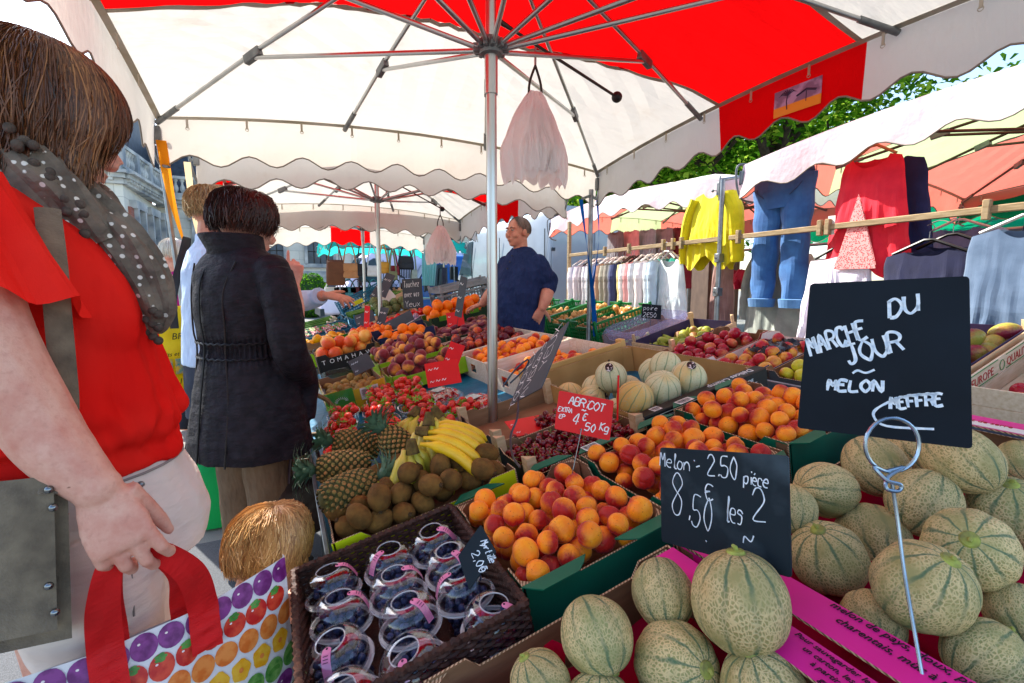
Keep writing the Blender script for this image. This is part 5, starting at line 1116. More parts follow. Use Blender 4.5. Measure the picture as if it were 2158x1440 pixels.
def garment(label, y, zt, wt, wb, h, m, X=3.35, neck=.08, dip=.07, folds=5, amp=.018, thick=.05, sl=None, M=None, name='blouse', cat='clothes', grp='clothes on the rail', hem=0, hanger=None, tilt=0, dent=0, slm=None, extra=None, seed=0):
    r = thing(name, label, cat, grp, (M if M is not None else T(X, y, zt) @ FACE) @ RY(tilt))
    b = MB()
    def pt(u, v, s):
        x0 = u * wt / 2; au = abs(u)
        z0 = -.05 * au - (dip * (1 - (x0 / neck) ** 2) if abs(x0) < neck else 0) * (1 if s < 0 else .45)
        wv = wt / 2 + (wb - wt) / 2 * v ** .8; x = u * wv + .012 * noise.noise(V((u * 3, v * 5, seed)))
        z = z0 + (-h + hem * cos(u * 5) * .5 - z0) * v
        k = thick * (1 - au ** 2.5) ** .5 * min(1, .35 + v * 1.2)
        q = u + .22 * noise.noise(V((u * 2 + seed, v * 1.5, seed))); yy = s * k + amp * .75 * min(1, v * 1.3) * (sin(folds * q * 3 + seed) * (.5 + .8 * noise.noise(V((u * 2, v * 2, seed + 5)))) + 1.3 * noise.noise(V((u * 4 + seed, v * 2.2, s))) + .5 * noise.noise(V((u * 9 + seed, v * 7, s))))
        return V((x, yy, z))
    b.grid(44, 26, lambda u, v: pt(u * 2 - 1, v, -1)); b.grid(44, 26, lambda u, v: pt(1 - u * 2, v, 1)); b.build('garment_body', m, r, sharp=0)
    if sl:
        for s in (-1, 1):
            b = MB(); L, ww, out_ = sl; P = [V((s * (wt / 2 - .03), 0, -.06)), V((s * (wt / 2 + out_ * .5), -.01, -L * .35)), V((s * (wt / 2 + out_), -.02, -L * .7)), V((s * (wt / 2 + out_ * 1.1), -.015, -L))]
            P = catmull(P, 6); b.tube([p + V((.006 * noise.noise(p * 20), .008 * noise.noise(p * 18), 0)) for p in P], [ww, ww * .95, ww * .8, ww * .75], 12, flat=.6, cap=False); b.build('sleeve', slm or m, r, sharp=0)
    if hanger:
        b = MB(); b.tube([(-wt / 2 + .03, 0, -.035), (-.02, 0, .035), (.02, 0, .035), (wt / 2 - .03, 0, -.035)], .009, 6); b.build('hanger', hanger, r)
        b = MB(); b.tube([(0, 0, .035), (0, 0, .08)] + [(.02 * sin(a), 0, .1 - .02 * cos(a)) for a in (0, .8, 1.6, 2.4, 3.2, 4)], .0025, 5); b.build('hanger_hook', STEEL, r)
    if extra: extra(r)
    return r
garment('bright yellow long sleeved blouse hanging beside the metal post', 2.97, 2.02, .40, .52, .60, fab('e6d60c', 'd9c808'), sl=(.60, .075, .07), folds=4, thick=.07, X=3.28, hem=.12, seed=2)
def trousers(label, y, zt, m):
    r = thing('trousers', label, 'clothes', 'clothes on the rail', T(3.30, y, zt) @ FACE); b = MB()
    def leg(s):
        R_ = []
        for k in range(26):
            v = k / 25; z = -.92 * v; cx = s * (.105 + .02 * v); rx = .125 - .045 * v + .006 * sin(v * 26 + s); ry = .07 - .008 * v
            R_.append([(cx + rx * cos(a) + .006 * sin(3 * a + v * 9), ry * sin(a) + .012 * noise.noise(V((a, v * 8, s))), z + .012 * noise.noise(V((cos(a) * 2, v * 7, sin(a) * 2)))) for a in [j * 2 * pi / 22 for j in range(22)]])
        b.loft(R_, 0, False)
    leg(-1); leg(1); b.rings([(0, 0, .05, .2, .07), (0, 0, .0, .215, .075), (0, 0, -.1, .228, .078), (0, 0, -.22, .2, .07)], 30, cap=False); b.build('legs', m, r, sharp=0)
    for s in (-1, 1):
        b = MB(); b.rings([(s * .125, 0, -.93, .093, .075), (s * .125, 0, -.87, .102, .083), (s * .125, 0, -.865, .09, .07)], 22, cap=False); b.build('turn_up', fab('4f7fae', '3f6c9c'), r, sharp=0)
    b = MB(); b.rings([(0, 0, .06, .205, .073), (0, 0, .01, .22, .08)], 30, cap=False)
    for s in (-1, 1): b.tube([(s * .2, -.03, -.02), (s * .15, -.072, -.1), (s * .1, -.075, -.14)], .004, 5)
    b.build('waistband', fab('2a4f7d', '234268'), r, sharp=0)
trousers('blue cotton trousers with turned up hems hanging from the rail', 2.36, 2.0, fab('3a6ea8', '2d5a92'))
RED_G = fab('e8263a', 'd81c34')
def red_extra(r):
    b = MB(); b.box((-.17, -.075, -.42), (.045, .003, .12)); b.build('paper_tag', PAPER, r)
    t = NT('red_mesh_knit'); q = t.obj(); vo = t.n('TexVoronoi', 0, Vector=q, Scale=110.0); K = t.out(t.pbr(t.mix(t.ramp(vo, .3, .5), C('d2303c'), C('f2a6a2')), .9))
    b = MB(); b.add([(-.02, -.077, -.25), (.11, -.085, -.70), (-.13, -.085, -.70)], [(0, 2, 1)]); b.grid(2, 8, lambda u, v: (-.01 + (u - .5) * .24 * v, -.071 - .012 * v, -.27 - .41 * v)); b.build('knit_panel', K, r)
garment('bright red sleeveless top with a knitted centre panel', 1.77, 2.03, .31, .50, .72, RED_G, folds=3, thick=.06, X=3.27, neck=.1, dip=.09, hem=.08, extra=red_extra, hanger=mat('wood_hanger', 'b58a5c', .6), seed=4)
garment('dark blue top layered right behind the red one', 1.74, 2.02, .34, .54, .70, fab('1d2a55', '17224a'), X=3.41, thick=.04, seed=5)
garment('white gathered lace top below the red one', 1.9, 1.44, .36, .48, .62, fab('e9e4ee', 'd6cfe0'), folds=9, amp=.022, thick=.07, neck=.17, dip=.03, X=3.23, seed=6, hanger=HANG)
garment('grey green long shirt behind the blue trousers', 2.47, 1.50, .46, .56, .66, fab('a9b0a6', '959d95'), sl=(.55, .06, .05), X=3.47, thick=.07, folds=5, seed=7)
garment('second grey dress behind the trouser legs', 2.2, 1.46, .4, .5, .62, fab('b5b6b2', 'a2a5a2'), X=3.57, thick=.06, seed=8)
garment('mauve brown pleated dress by the metal post', 2.98, 1.52, .2, .24, .72, fab('a07d77', '8d6b66'), folds=12, amp=.012, X=3.45, thick=.05, seed=9)
garment('navy top on a black hanger above the black board', 1.42, 1.44, .40, .46, .55, fab('1b2042', '161a38'), X=3.21, neck=.1, dip=.05, thick=.06, hanger=HANG, seed=10)
garment('second navy top close behind on black hangers', 1.36, 1.47, .38, .44, .5, fab('20264a', '1a1f3e'), X=3.31, neck=.1, thick=.05, hanger=HANG, seed=11)
garment('slate blue sleeveless top at the right edge', 1.02, 1.52, .40, .50, .72, fab('5f748e', '50657f', .9), X=3.16, neck=.09, dip=.07, thick=.06, folds=7, amp=.014, hanger=HANGW, seed=12)
garment('dark violet garment high at the right edge', .98, 1.92, .16, .3, .55, fab('2e2a44', '262238'), X=3.39, thick=.05, seed=13)
garment('blue denim shirt hanging deeper in the stall', 1.62, 1.62, .4, .44, .5, fab('6d86ac', '5b7499'), X=4.01, sl=(.3, .07, .05), thick=.06, hanger=HANGW, seed=14)
garment('white sleeveless top with rounded hem at the end of the rack', 3.38, 1.50, .30, .46, .58, fab('e6eeee', 'd5e2e2'), X=3.23, neck=.09, dip=.1, folds=4, thick=.06, hanger=HANGW, seed=15)
garment('turquoise top tucked behind the white one', 3.52, 1.52, .28, .34, .56, fab('1fae97', '18947f'), X=3.31, thick=.05, hanger=HANGW, seed=16)
garment('crimson top below the yellow blouse', 3.02, 1.40, .34, .36, .2, fab('b8123c', 'a50e33'), X=3.61, thick=.05, seed=17)
rack = ['e4dfe6', '4a6d9c', 'e8d9dd', '9a9299', 'd6d2d8', 'e9e5e8', 'b9c3cf', '2f66b0', 'c99f80', 'a8a391', '9a9486', '767a80', '39426e', 'e3d38a', 'f0ebe6', 'efa9a8', 'c3c8cf', 'ece6da', 'f0e4e4', 'd7e3ea', 'bcd2e2']
rn = ['pale lilac', 'mid blue', 'pale pink', 'grey checked', 'light grey', 'off white', 'grey blue', 'strong blue', 'tan', 'olive grey', 'taupe', 'steel grey', 'dark indigo', 'pale yellow', 'cream white', 'salmon pink', 'cool grey', 'ivory', 'blush white', 'icy white', 'pale sky blue']
for i, (c_, n_) in enumerate(zip(rack, rn)):
    y = 4.92 - i * .068
    garment('%s shirt seen edge on in the row of hangers, %s' % (n_, 'far end' if i < 7 else 'middle' if i < 14 else 'near end'), 0, 0, .38, .46, .62 + .04 * (i % 3), fab(c_, None), M=T(3.30 + .02 * (i % 2), y, 1.50) @ RZ(.25 + .1 * sin(i * 2)), thick=.022, amp=.012, folds=4, sl=(.5, .05, .01), hanger=HANG if i in (3, 13, 15, 14) else HANGW, name='shirt', grp='shirts on the rack', seed=i)
for i, (c_, n_) in enumerate((('6f6f74', 'dark grey'), ('d9a7ad', 'pink patterned'), ('90a6b6', 'blue grey'), ('8f8794', 'mauve grey'), ('7d2038', 'wine red'))):
    garment('%s garment hanging high at the back of the farther stall' % n_, 0, 0, .34, .4, .8, fab(c_, None), M=T(4.2 + .1 * i, 5.45 - .2 * i, 2.0) @ FACE, thick=.05, seed=20 + i, grp='clothes at the back of the stall')
for i in range(4): garment(('white', 'striped grey', 'pale pink', 'light grey')[i] + ' shirt in the bunch of hangers below the green canopy', 0, 0, .36, .4, .7, fab(('e5e5ea', 'c2c3c9', 'e4ced4', 'd0d4d8')[i]), M=T(4.5, 1.45 - .05 * i, 1.6) @ RZ(.2), thick=.02, hanger=HANGW, grp='shirts below the green canopy', seed=30 + i)
b = MB()
for x in (4.9, 6.0): pass
tb_ = thing('partition_board', 'dark brown boards closing the back of the farther clothes stall', 'board', X=T(6.0, 5.5, 0))
b = MB(); b.box((0, 0, 1.2), (.04, 2.4, 2.0)); b.build('panel', mat('brown_board', '5a4a40', .7, '4c3e36', 5), tb_, RZ(-.5)); b = MB(); b.box((-.04, -.5, 1.2), (.05, .06, 2.2)); b.box((-.04, .7, 1.2), (.05, .06, 2.2)); b.build('upright', STEEL, tb_, RZ(-.5))

# ================================================================ vans, handbag stall, hanging things
WPAINT = mat('white_van_paint', '9ba3ab', .25, '929aa3', 2, Coat_Weight=.4); BPAINT = mat('blue_van_paint', '0f5aa8', .3, '0d4f96', 3, Coat_Weight=.4); LPAINT = mat('lilac_white_paint', 'dcd4ea', .3, 'd0c8e0', 3, Coat_Weight=.3)
GLASS = mat('dark_van_glass', '2b3a44', .06, '3f5059', 1.2, Specular_IOR_Level=.15); TYRE = mat('tyre_rubber', '141414', .8); SEAM = mat('panel_gap', '353d44', .6); LAMP = mat('lamp_glass', 'd8dde0', .1)
def van(name, label, X, L, W, H, paint, group=None, win=None):
    r = thing(name, label, 'van', group, X); b = MB(); hw = W / 2
    S_ = [(0, .45, H * .98, hw * .97), (.04, .38, H, hw), (L * .3, .36, H, hw), (L * .62, .36, H, hw), (L * .70, .36, H * .97, hw * .985), (L * .76, .36, H * .86, hw * .97), (L * .83, .36, H * .62, hw * .96), (L * .86, .36, H * .52, hw * .95), (L * .93, .36, H * .45, hw * .92), (L * .985, .38, H * .38, hw * .86), (L, .45, H * .3, hw * .78)]
    R_ = []
    for x, z0, z1, w_ in S_:
        ring = []
        for i in range(40):
            a = 2 * pi * i / 40; cx, cz = cos(a), sin(a); e = .22
            yy = w_ * math.copysign(abs(cx) ** e, cx); zz = (z0 + z1) / 2 + (z1 - z0) / 2 * math.copysign(abs(cz) ** e, cz)
            yy *= 1 - .09 * max(0, (zz - H * .55) / (H * .45)) if zz > H * .5 else 1
            ring.append((x, yy, zz))
        R_.append(ring)
    b.loft(R_); b.build('body', paint, r, sharp=50)
    for s in (-1, 1):
        M = MX.Identity(4); y = s * (hw + .004)
        pl = lambda P, nm, m, t=.012: (lambda bb: bb.build(nm, m, r))(MB().add([(p[0], s * (hw * (1 - .09 * max(0, (p[1] - H * .55) / (H * .45))) + o), p[1]) for o in (-.03, .006) for p in P], [tuple(range(len(P)))[::s], tuple(range(len(P), 2 * len(P)))[::-s]] + [(i, (i + 1) % len(P), len(P) + (i + 1) % len(P), len(P) + i) for i in range(len(P))]))
        pl([(L * .655, H * .56), (L * .80, H * .56), (L * .745, H * .80), (L * .70, H * .86), (L * .655, H * .86)], 'side_window', GLASS)
        for x in (.02, .36, .64): bb = MB(); bb.box((L * x + .02, s * (hw + .001), H * .5), (.024, .012, H * .68)); bb.build('panel_line', SEAM, r)
        bb = MB(); bb.box((L * .42, s * (hw + .004), H * .42), (L * .66, .014, .05)); bb.build('side_moulding', SEAM if paint is BPAINT else paint, r)
        for x in (.67, .05): bb = MB(); bb.box((L * x, s * (hw + .02), H * .47), (.14, .03, .035)); bb.build('door_handle', BLACKP, r)
        bb = MB(); bb.box((L * .79, s * (hw + .17), H * .58), (.1, .2, .34)); bb.tube([(L * .79, s * hw, H * .5), (L * .79, s * (hw + .14), H * .52)], .03, 8); bb.build('wing_mirror', BLACKP, r)
        for x in (.17, .84):
            bb = MB(); bb.lathe([(.2, -.1), (.3, -.1), (.33, -.05), (.33, .05), (.3, .1), (.2, .1)], 24, X=T(L * x, s * (hw - .1), .33) @ RX(pi / 2)); wh = bb.build('wheel', TYRE, r)
            bb = MB(); bb.lathe([(.0, .1), (.1, .09), (.2, .095), (.21, .06)], 16, X=T(L * x, s * (hw - .1), .33) @ RX(-s * pi / 2)); bb.build('rim', STEEL, wh)
        bb = MB(); bb.ell((L * .95, s * hw * .74, H * .36), (.14, .12, .1)); bb.build('headlight', LAMP, r)
    bb = MB(); bb.add([(L * .757, -hw * .8, H * .87), (L * .757, hw * .8, H * .87), (L * .845, hw * .86, H * .575), (L * .845, -hw * .86, H * .575)], [(0, 1, 2, 3)], X=T(.012, 0, .012)); bb.build('windscreen', GLASS, r)
    bb = MB(); bb.box((L - .02, 0, .45), (.12, W * .86, .22)); bb.build('bumper', SEAM, r)
    for s in (-1, 1):
        bb = MB(); bb.box((-.012, s * hw * .48, H * .5), (.03, hw * .9, H * .74)); d = bb.build('rear_door', paint, r)
        bb = MB(); bb.box((-.034, s * hw * .92, H * .42), (.03, .08, .06)); bb.box((-.034, s * hw * .92, H * .7), (.03, .08, .06)); bb.build('hinge', SEAM, d)
        bb = MB(); bb.box((-.02, s * hw * .93, H * .3), (.03, .1, .3)); bb.build('tail_lamp', mat('tail_lamp_red', '8d1512', .2), r)
    return r
van('white_van', 'large white panel van parked behind the seller, nose pointing away', T(5.45, 7.75, 0) @ RZ(pi / 2 + .03), 5.6, 2.0, 2.72, WPAINT)
van('blue_van', 'blue van with dark windows just beyond the white van', T(7.6, 14.6, 0) @ RZ(pi - .1), 4.6, 1.9, 2.2, BPAINT)
lv = van('lilac_van', 'lilac white van with a round printed emblem behind the handbags', T(6.3, 16.6, 0) @ RZ(pi + .03), 5.2, 1.95, 2.45, LPAINT)
b = MB(); b.tube([(3.0 + .42 * cos(a), 1.0, 1.2 + .42 * sin(a)) for a in [i * .2618 for i in range(25)]], .022, 6, cap=False); b.build('round_emblem', GLASS, lv)
lettering('Sally’s', .22, GLASS, lv, T(3.3, .995, 1.22) @ RZ(pi) @ RX(pi / 2)); lettering('SHOP', .15, GLASS, lv, T(3.22, .995, 1.02) @ RZ(pi) @ RX(pi / 2)); lettering('Y a du nouveau', .18, mat('mauve_print', '9a86b5', .6), lv, T(2.45, .995, 1.3) @ RZ(pi) @ RX(pi / 2))
av = van('white_van', 'small white van with a brown awning at the far left', T(-2.4, 19.0, 0) @ RZ(2.6), 3.6, 1.7, 2.0, WPAINT)
b = MB(); b.grid(20, 4, lambda u, v: (.2 + 2.2 * u, .86 + .5 * v, 2.02 - .25 * v + (.04 * sin(u * 40) if v > .9 else 0))); b.build('awning', mat('brown_awning', '6b3b34', .8, 'd8c0b8', 3), av)
van('blue_van', 'pale blue van seen between clothes under the green canopy', T(13.5, 1.6, 0) @ RZ(1.9), 4.6, 1.9, 2.0, mat('pale_blue_paint', '6fb3d6', .3))

TEALCV = cloth('teal_canvas', '2aa7a5', '39d0c8', .5)
umbrella('teal canopy of the handbag stall at the far end of the row', 2.35, 11.6, 2.35, 11.6, 1.45, 1.3, 2.28, .08, 0, .33, .3, 'y', 2.1, 2.6, 0, (TEALCV, TEALCV), .22, 'stall_canopy', 'canopies of the clothes stalls', ALU, .024, .3)
b = MB()
for x0, z0, w_, s in ((2.8, 2.1, .36, 1),): b.grid(30, 12, lambda u, v: (x0 + w_ * u * (1 - .25 * v), 10.3 + .03 * sin(u * 30), z0 - .85 * v))
tag(b.build('hanging_cloth', cloth('pale_teal_cloth', '9fc6c6', None, .4), None), 'pale teal cloth hanging in folds beside the handbags', 'cloth')
flat_table('low table of the handbag stall covered with bags', 1.35, 3.45, 10.2, 11.2, .98)
b = MB(); b.tube([(1.1, 10.22, 2.02), (3.5, 10.22, 2.02)], .014, 8); rr = thing('display_rail', 'metal rail of the handbag stall', 'rail'); b.build('beam', STEEL, rr)
for x in (1.1, 2.3, 3.5): b = MB(); b.tube([(x, 10.22, 0), (x, 10.22, 2.02)], .014, 8); b.build('post', STEEL, rr)
def handbag(label, p, w_, h, m, drop, shape=.5, fringe=False, grp='handbags hanging on the rail'):
    r = thing('handbag', label, 'bag', grp, T(*p)); b = MB()
    b.rings([(0, 0, -h, w_ * .42, .05, shape), (0, 0, -h * .92, w_ * .5, .07, shape), (0, 0, -h * .4, w_ * .48, .065, shape), (0, 0, 0, w_ * .42, .03, shape)], 24); b.build('bag_body', m, r)
    b = MB(); b.box((0, -.072, -h * .3), (w_ * .8, .012, h * .45)); b.build('flap', m, r)
    for yo in (-.02, .03): b = MB(); b.tube(catmull([(-w_ * .36, yo, -.02), (-w_ * .22, yo, drop * .6), (0, yo, drop), (w_ * .22, yo, drop * .6), (w_ * .36, yo, -.02)], 5), .011, 6); b.build('strap', m, r)
    if fringe:
        b = MB(); [b.box((x * w_ * .1, -.03, -h - .08), (.02, .02, .2)) for x in range(-4, 5)]; b.build('fringe', m, r)
LE = {k: mat('leather_' + k, v, .45, None, 8, .15, 90) for k, v in dict(brown='6b3f24', tan='b97e4c', black='1e1d1f', white='d9d5cb', mustard='d2922a', red='8d1f2a', olive='7d7a50', grey='9aa394', teal='3d7f86', wine='5a2028').items()}
for px, py, w_, h, k, d, lb, fr in ((706, 548, .36, .5, 'brown', .38, 'large brown handbag hanging leftmost on the rail', False), (737, 555, .34, .3, 'tan', .45, 'tan rounded handbag beside the brown one', False), (762, 556, .22, .26, 'black', .42, 'small black handbag behind the second umbrella pole', False), (785, 560, .28, .22, 'white', .45, 'white flap handbag with black straps', False), (808, 552, .24, .24, 'mustard', .36, 'mustard yellow handbag with long straps', False), (829, 560, .24, .2, 'red', .36, 'dark red handbag behind the olive one', False), (828, 572, .18, .18, 'olive', .42, 'small round olive handbag in front of the red one', False), (855, 540, .34, .28, 'black', .25, 'black fringed handbag with brown stripes', True), (872, 568, .14, .22, 'grey', .42, 'small grey green handbag at the right end', False)):
    handbag(lb, aty(px, py, 10.2 if k != 'olive' else 10.05), w_, h, LE[k], d, fringe=fr)
for i, (px, k) in enumerate(((700, 'white'), (718, 'black'), (735, 'teal'), (752, 'wine'), (770, 'black'), (788, 'teal'), (806, 'grey'), (836, 'black'), (856, 'wine'))):
    p = aty(px, 612, 10.5); p.z = .98 + .24
    handbag('%s bag lying on the handbag table, %s' % ({'white': 'white printed', 'black': 'black', 'teal': 'teal', 'wine': 'wine red', 'grey': 'grey'}[k], ('left end', 'second from left', 'third from left', 'fourth from left', 'middle', 'right of the middle', 'by the second pole', 'second from right', 'right end')[i]), p, .34, .22, LE[k], .16, .7, grp='bags on the handbag table')

# ---- corner posts, straps, bags of bags, crank
def ribbon(mb, P, w_, ax=V((1, 0, 0)), t=.0015):
    P = catmull(P, 6); n = len(P); vs = []
    for i, p in enumerate(P): a = ax * cos(i * .16) + V((0, 1, 0)) * sin(i * .16); vs += [p - a * w_ / 2, p + a * w_ / 2]
    mb.add(vs, [(2 * i, 2 * i + 1, 2 * i + 3, 2 * i + 2) for i in range(n - 1)])
cr = V((.777, 1.80, 0)) + top1(1, 1); cl_ = V((.777, 1.80, 0)) + top1(-1, 1)
ps = thing('corner_post', 'metal post at the right rear corner of the near umbrella', 'post', 'corner posts'); q = at(1243, 560, 4.05)
b = MB(); b.tube([(q.x, q.y, 0), (q.x, q.y, 2.02)], .019, 10); b.build('tube', STEEL, ps); b = MB(); b.tube(catmull([(q.x - .12, q.y - .05, 1.93), (q.x, q.y, 1.97), cr + V((0, 0, -.2)), cr + V((.03, .0, -.02))], 5), .011, 8); b.build('arm', STEEL, ps)
BLUES = cloth('blue_strap_webbing', '1558a8', None, .15); ORS = cloth('orange_strap_webbing', 'e88a1c', 'f7a02a', .4); CREAM = cloth('cream_strap', 'e9cfa4', None, .4)
b = MB(); ribbon(b, [V((q.x - .14, q.y - .06, 1.92)), V((q.x - .06, q.y - .04, 1.55)), V((q.x + .0, q.y - .04, 1.2)), V((q.x + .05, q.y - .03, .8))], .04); ribbon(b, [cr + V((0, 0, -.22)), V((q.x + .05, q.y - .05, 1.6)), V((q.x, q.y - .045, 1.22))], .025); tag(b.build('blue_strap', BLUES), 'blue webbing strap wound down the right corner post', 'strap')
ps = thing('corner_post', 'dark metal post at the left rear corner beside the orange strap', 'post', 'corner posts')
b = MB(); b.tube([cl_ + V((.0, .03, -.1)), cl_ + V((.02, .03, -.5)), V((cl_.x + .06, cl_.y + .03, 1.0)), V((cl_.x + .08, cl_.y + .03, 0))], .014, 8); b.build('tube', STEEL, ps)
b = MB(); ribbon(b, [cl_ + V((.02, -.02, -.12)), cl_ + V((.05, -.02, -.45)), cl_ + V((.12, -.02, -.85)), cl_ + V((.14, -.02, -1.15))], .05); tag(b.build('orange_strap', ORS), 'orange webbing strap hanging from the left rear corner of the near umbrella', 'strap')
b = MB(); ribbon(b, [cl_ + V((.12, .1, -.2)), cl_ + V((.14, .1, -.55)), cl_ + V((.20, .1, -.95)), cl_ + V((.2, .1, -1.2))], .035); tag(b.build('cream_strap', CREAM), 'cream strap hanging beside the orange one', 'strap')
def crank(U, px, py, A, B_):
    o = V((px, py, 0)); b = MB(); b.tube([A - o, (A + (B_ - A) * .12) - o, B_ - o], [.012, .007, .0065], 8); k = b.build('crank_rod', mat('dark_steel_rod', '4a3f3a', .4, Metallic=.8), U); b = MB(); b.ell(B_ - o, (.026, .026, .026)); b.build('crank_knob', BLACKP, k)
crank(U1, .777, 1.80, at(1052, 45, 1.95), at(1300, 205, 2.35)); crank(U2, .9, 4.9, V((.93, 4.88, 2.3)), at(932, 441, 5.1))
PLB = cloth('thin_white_plastic', 'f2eeee', 'f4eeee', .55)
def bagbundle(label, p, s, q):
    r = thing('plastic_bag_bundle', label, 'plastic bags', 'bundles of carrier bags', T(*p) @ S3(s, s, s)); R_ = []
    for k in range(17):
        v = k / 16; w_ = .03 + .155 * min(1, v * 1.5) ** .8 - .02 * v ** 4; z = -.02 - .40 * v
        R_.append([(w_ * cos(a) * (1 + .05 * sin(9 * a + 3 * v) * v) + .008 * noise.noise(V((cos(a) * 3, v * 5, sin(a) * 3 + q))), w_ * .52 * sin(a) * (1 + .2 * sin(13 * a) * v) + .012 * noise.noise(V((cos(a) * 5, v * 5, sin(a) * 5 + q))), z + .014 * v * sin(17 * a) - .03 * v * abs(cos(a))) for a in [2 * pi * j / 90 for j in range(90)]])
    b = MB(); b.loft(R_, 0, False); b.build('outer_bag', PLB, r, sharp=0)
    for i in range(6):
        b = MB(); x = -.06 + .024 * i; b.grid(8, 14, lambda u, v: (x + (u - .5) * .07 * (.3 + v) + .01 * sin(v * 6 + i), -.09 * min(1, v * 1.6) - .012 * i % .02 + .012 * sin(u * 9 + i), -.1 - .3 * v + .012 * sin(u * 14 + i))); b.build('inner_bag', PLB, r, sharp=0)
    for s_ in (-1, 1): b = MB(); b.tube(catmull([(s_ * .035, 0, -.05), (s_ * .03, 0, .02), (0, 0, .10)], 5), .006, 7); b.build('loop', mat('dark_cord', '3c3430', .7), r)
    b = MB(); b.tube([(0, 0, .1), (0, 0, .2)], .006, 6); b.build('hook', STEEL, r)
bagbundle('bundle of thin white carrier bags hanging from the near umbrella', at(1128, 185, 2.12), .92, 1); bagbundle('smaller looking bundle of white carrier bags under the second umbrella', at(928, 472, 5.1), .95, 5)
plastic_crate('grey plastic box stacked behind the oranges', slot(1.5, 4.62, .04), .6, .4, .2, mat('grey_plastic', '7d8488', .5), 'grey boxes behind the oranges'); plastic_crate('grey plastic box lid above the lower grey box', slot(1.5, 4.62, .26), .6, .4, .06, mat('grey_plastic_light', '8f979b', .5), 'grey boxes behind the oranges')
garment('dark work coat hanging on a thin post before the blue van', 0, 0, .3, .42, 1.0, fab('2b2c38', '22232d'), M=T(*at(932, 560, 10.5)) @ FACE, thick=.08, sl=(.6, .06, .05), name='coat', grp='coats by the blue van', seed=44)
b = MB(); q = at(935, 560, 10.4); b.tube([(q.x, q.y, 0), (q.x, q.y, 2.3)], .016, 8); tag(b.build('thin_post', mat('cream_paint', 'd9cda6', .5)), 'thin cream post in front of the blue van', 'post')

# ================================================================ people
def m_skin(name, c, c2):
    t = NT(name); q = t.obj(); cc = t.mix(t.ramp(t.noise(q, 16, 6, .65), .38, .66), C(c), C(c2)); cc = t.mix(t.m('MULTIPLY', t.ramp(t.noise(q, 130, 3), .55, .75), .35), cc, tuple(x * .8 for x in C(c2)[:3]) + (1,)); cc = t.mix(t.ramp(t.noise(q, 42, 2), .78, .8), cc, C('7a4a36'))
    return t.out(t.pbr(cc, .5, t.bump(t.m('ADD', t.noise(q, 300, 3), t.m('MULTIPLY', t.noise(q, 70, 3), .8)), .3, .002), Subsurface_Weight=.05, Subsurface_Radius=(.01, .004, .002), Specular_IOR_Level=.35))
SKIN = m_skin('fair_skin', 'dba690', 'c9826e'); SKINM = m_skin('ruddy_skin', 'cf9278', 'bd7762'); SKIND = m_skin('tanned_skin', 'c4866a', 'b06f56')
def m_hair(name, a, b_, c):
    t = NT(name); at_ = t.n('Attribute', 2, pr={'attribute_name': 'tone'}); cc = t.mix(t.ramp(at_, 0, .6), C(a), C(b_)); cc = t.mix(t.ramp(at_, .62, 1), cc, C(c))
    return t.out(t.pbr(cc, .42, None, Specular_IOR_Level=.4))
HAIRB = m_hair('brown_hair', '2c1910', '653a20', 'a56f42'); HAIRR = m_hair('dark_auburn_hair', '180c0a', '33160f', '5d2c1c'); HAIRG = m_hair('streaked_blond_hair', '5a452e', 'a98a5e', 'e8d0a0'); HAIRC = m_hair('child_blond_hair', '8a5f35', 'c79a5e', 'e6c58d'); HAIRK = m_hair('grey_cropped_hair', '4a3e38', '6d5d54', '93847a'); HAIRW = m_hair('white_hair', 'b9b2a6', 'ded8cc', 'f5f1e8')
def fabm(name, c, c2, bs=400, wr=(6, .35), r=.85, **k):
    t = NT(name); q = t.obj(); cc = t.mix(t.ramp(t.noise(q, 9, 3), .35, .65), C(c), C(c2))
    h = t.m('ADD', t.m('MULTIPLY', t.noise(t.n('Mapping', Vector=q, Scale=(1, 1, .45)), wr[0] * 1.6, 3, .55), 1.0), t.m('MULTIPLY', t.noise(q, bs, 2), .02))
    k.setdefault('Specular_IOR_Level', .12)
    return t.out(t.pbr(cc, r, t.bump(h, wr[1], .05), **k))
def head(mb, X):
    e = lambda c, r: mb.ell(c, r, 14, 10, X=X)
    e((-.012, 0, .02), (.098, .076, .092)); e((.02, 0, -.045), (.07, .06, .075)); e((.05, 0, -.092), (.028, .032, .024)); e((-.01, 0, -.06), (.06, .062, .055))
    mb.tube([(.085, 0, .006), (.112, 0, -.034)], [.010, .0145], 8, X=X); e((.100, 0, -.04), (.014, .019, .010))
    e((.084, 0, -.064), (.012, .024, .006)); e((.081, 0, -.074), (.012, .021, .007))
    for s in (-1, 1): e((.078, s * .032, .024), (.014, .026, .008)); e((.062, s * .042, -.03), (.025, .022, .028)); e((-.005, s * .078, -.012), (.02, .009, .031)); e((.074, s * .032, -.002), (.012, .018, .009))
    mb.tube([(-.02, 0, -.05), (-.028, 0, -.12), (-.04, 0, -.2)], [.056, .057, .068], 14, X=X)
def face(parent, X, brow):
    W = mat('eye_white', 'a2958c', .3); I = mat('iris_dark', '2b2420', .2)
    for s in (-1, 1):
        b = MB(); b.ell((.079, s * .032, .004), (.010, .015, .0075), 12, 8, X=X); b.ell((.0855, s * .032, .003), (.0045, .006, .006), 10, 6, 1, X=X); b.build('eye', [W, I], parent)
        b = MB(); b.tube([(.088, s * .012, .019), (.091, s * .03, .026), (.08, s * .052, .021)], [.003, .004, .002], 6, X=X); b.build('eyebrow', brow, parent)
    b = MB(); b.tube([(.089, -.022, -.069), (.0955, 0, -.0685), (.089, .022, -.069)], [.0015, .003, .0015], 6, X=X); b.build('lips', mat('lip_tone', '9c5348', .5), parent)
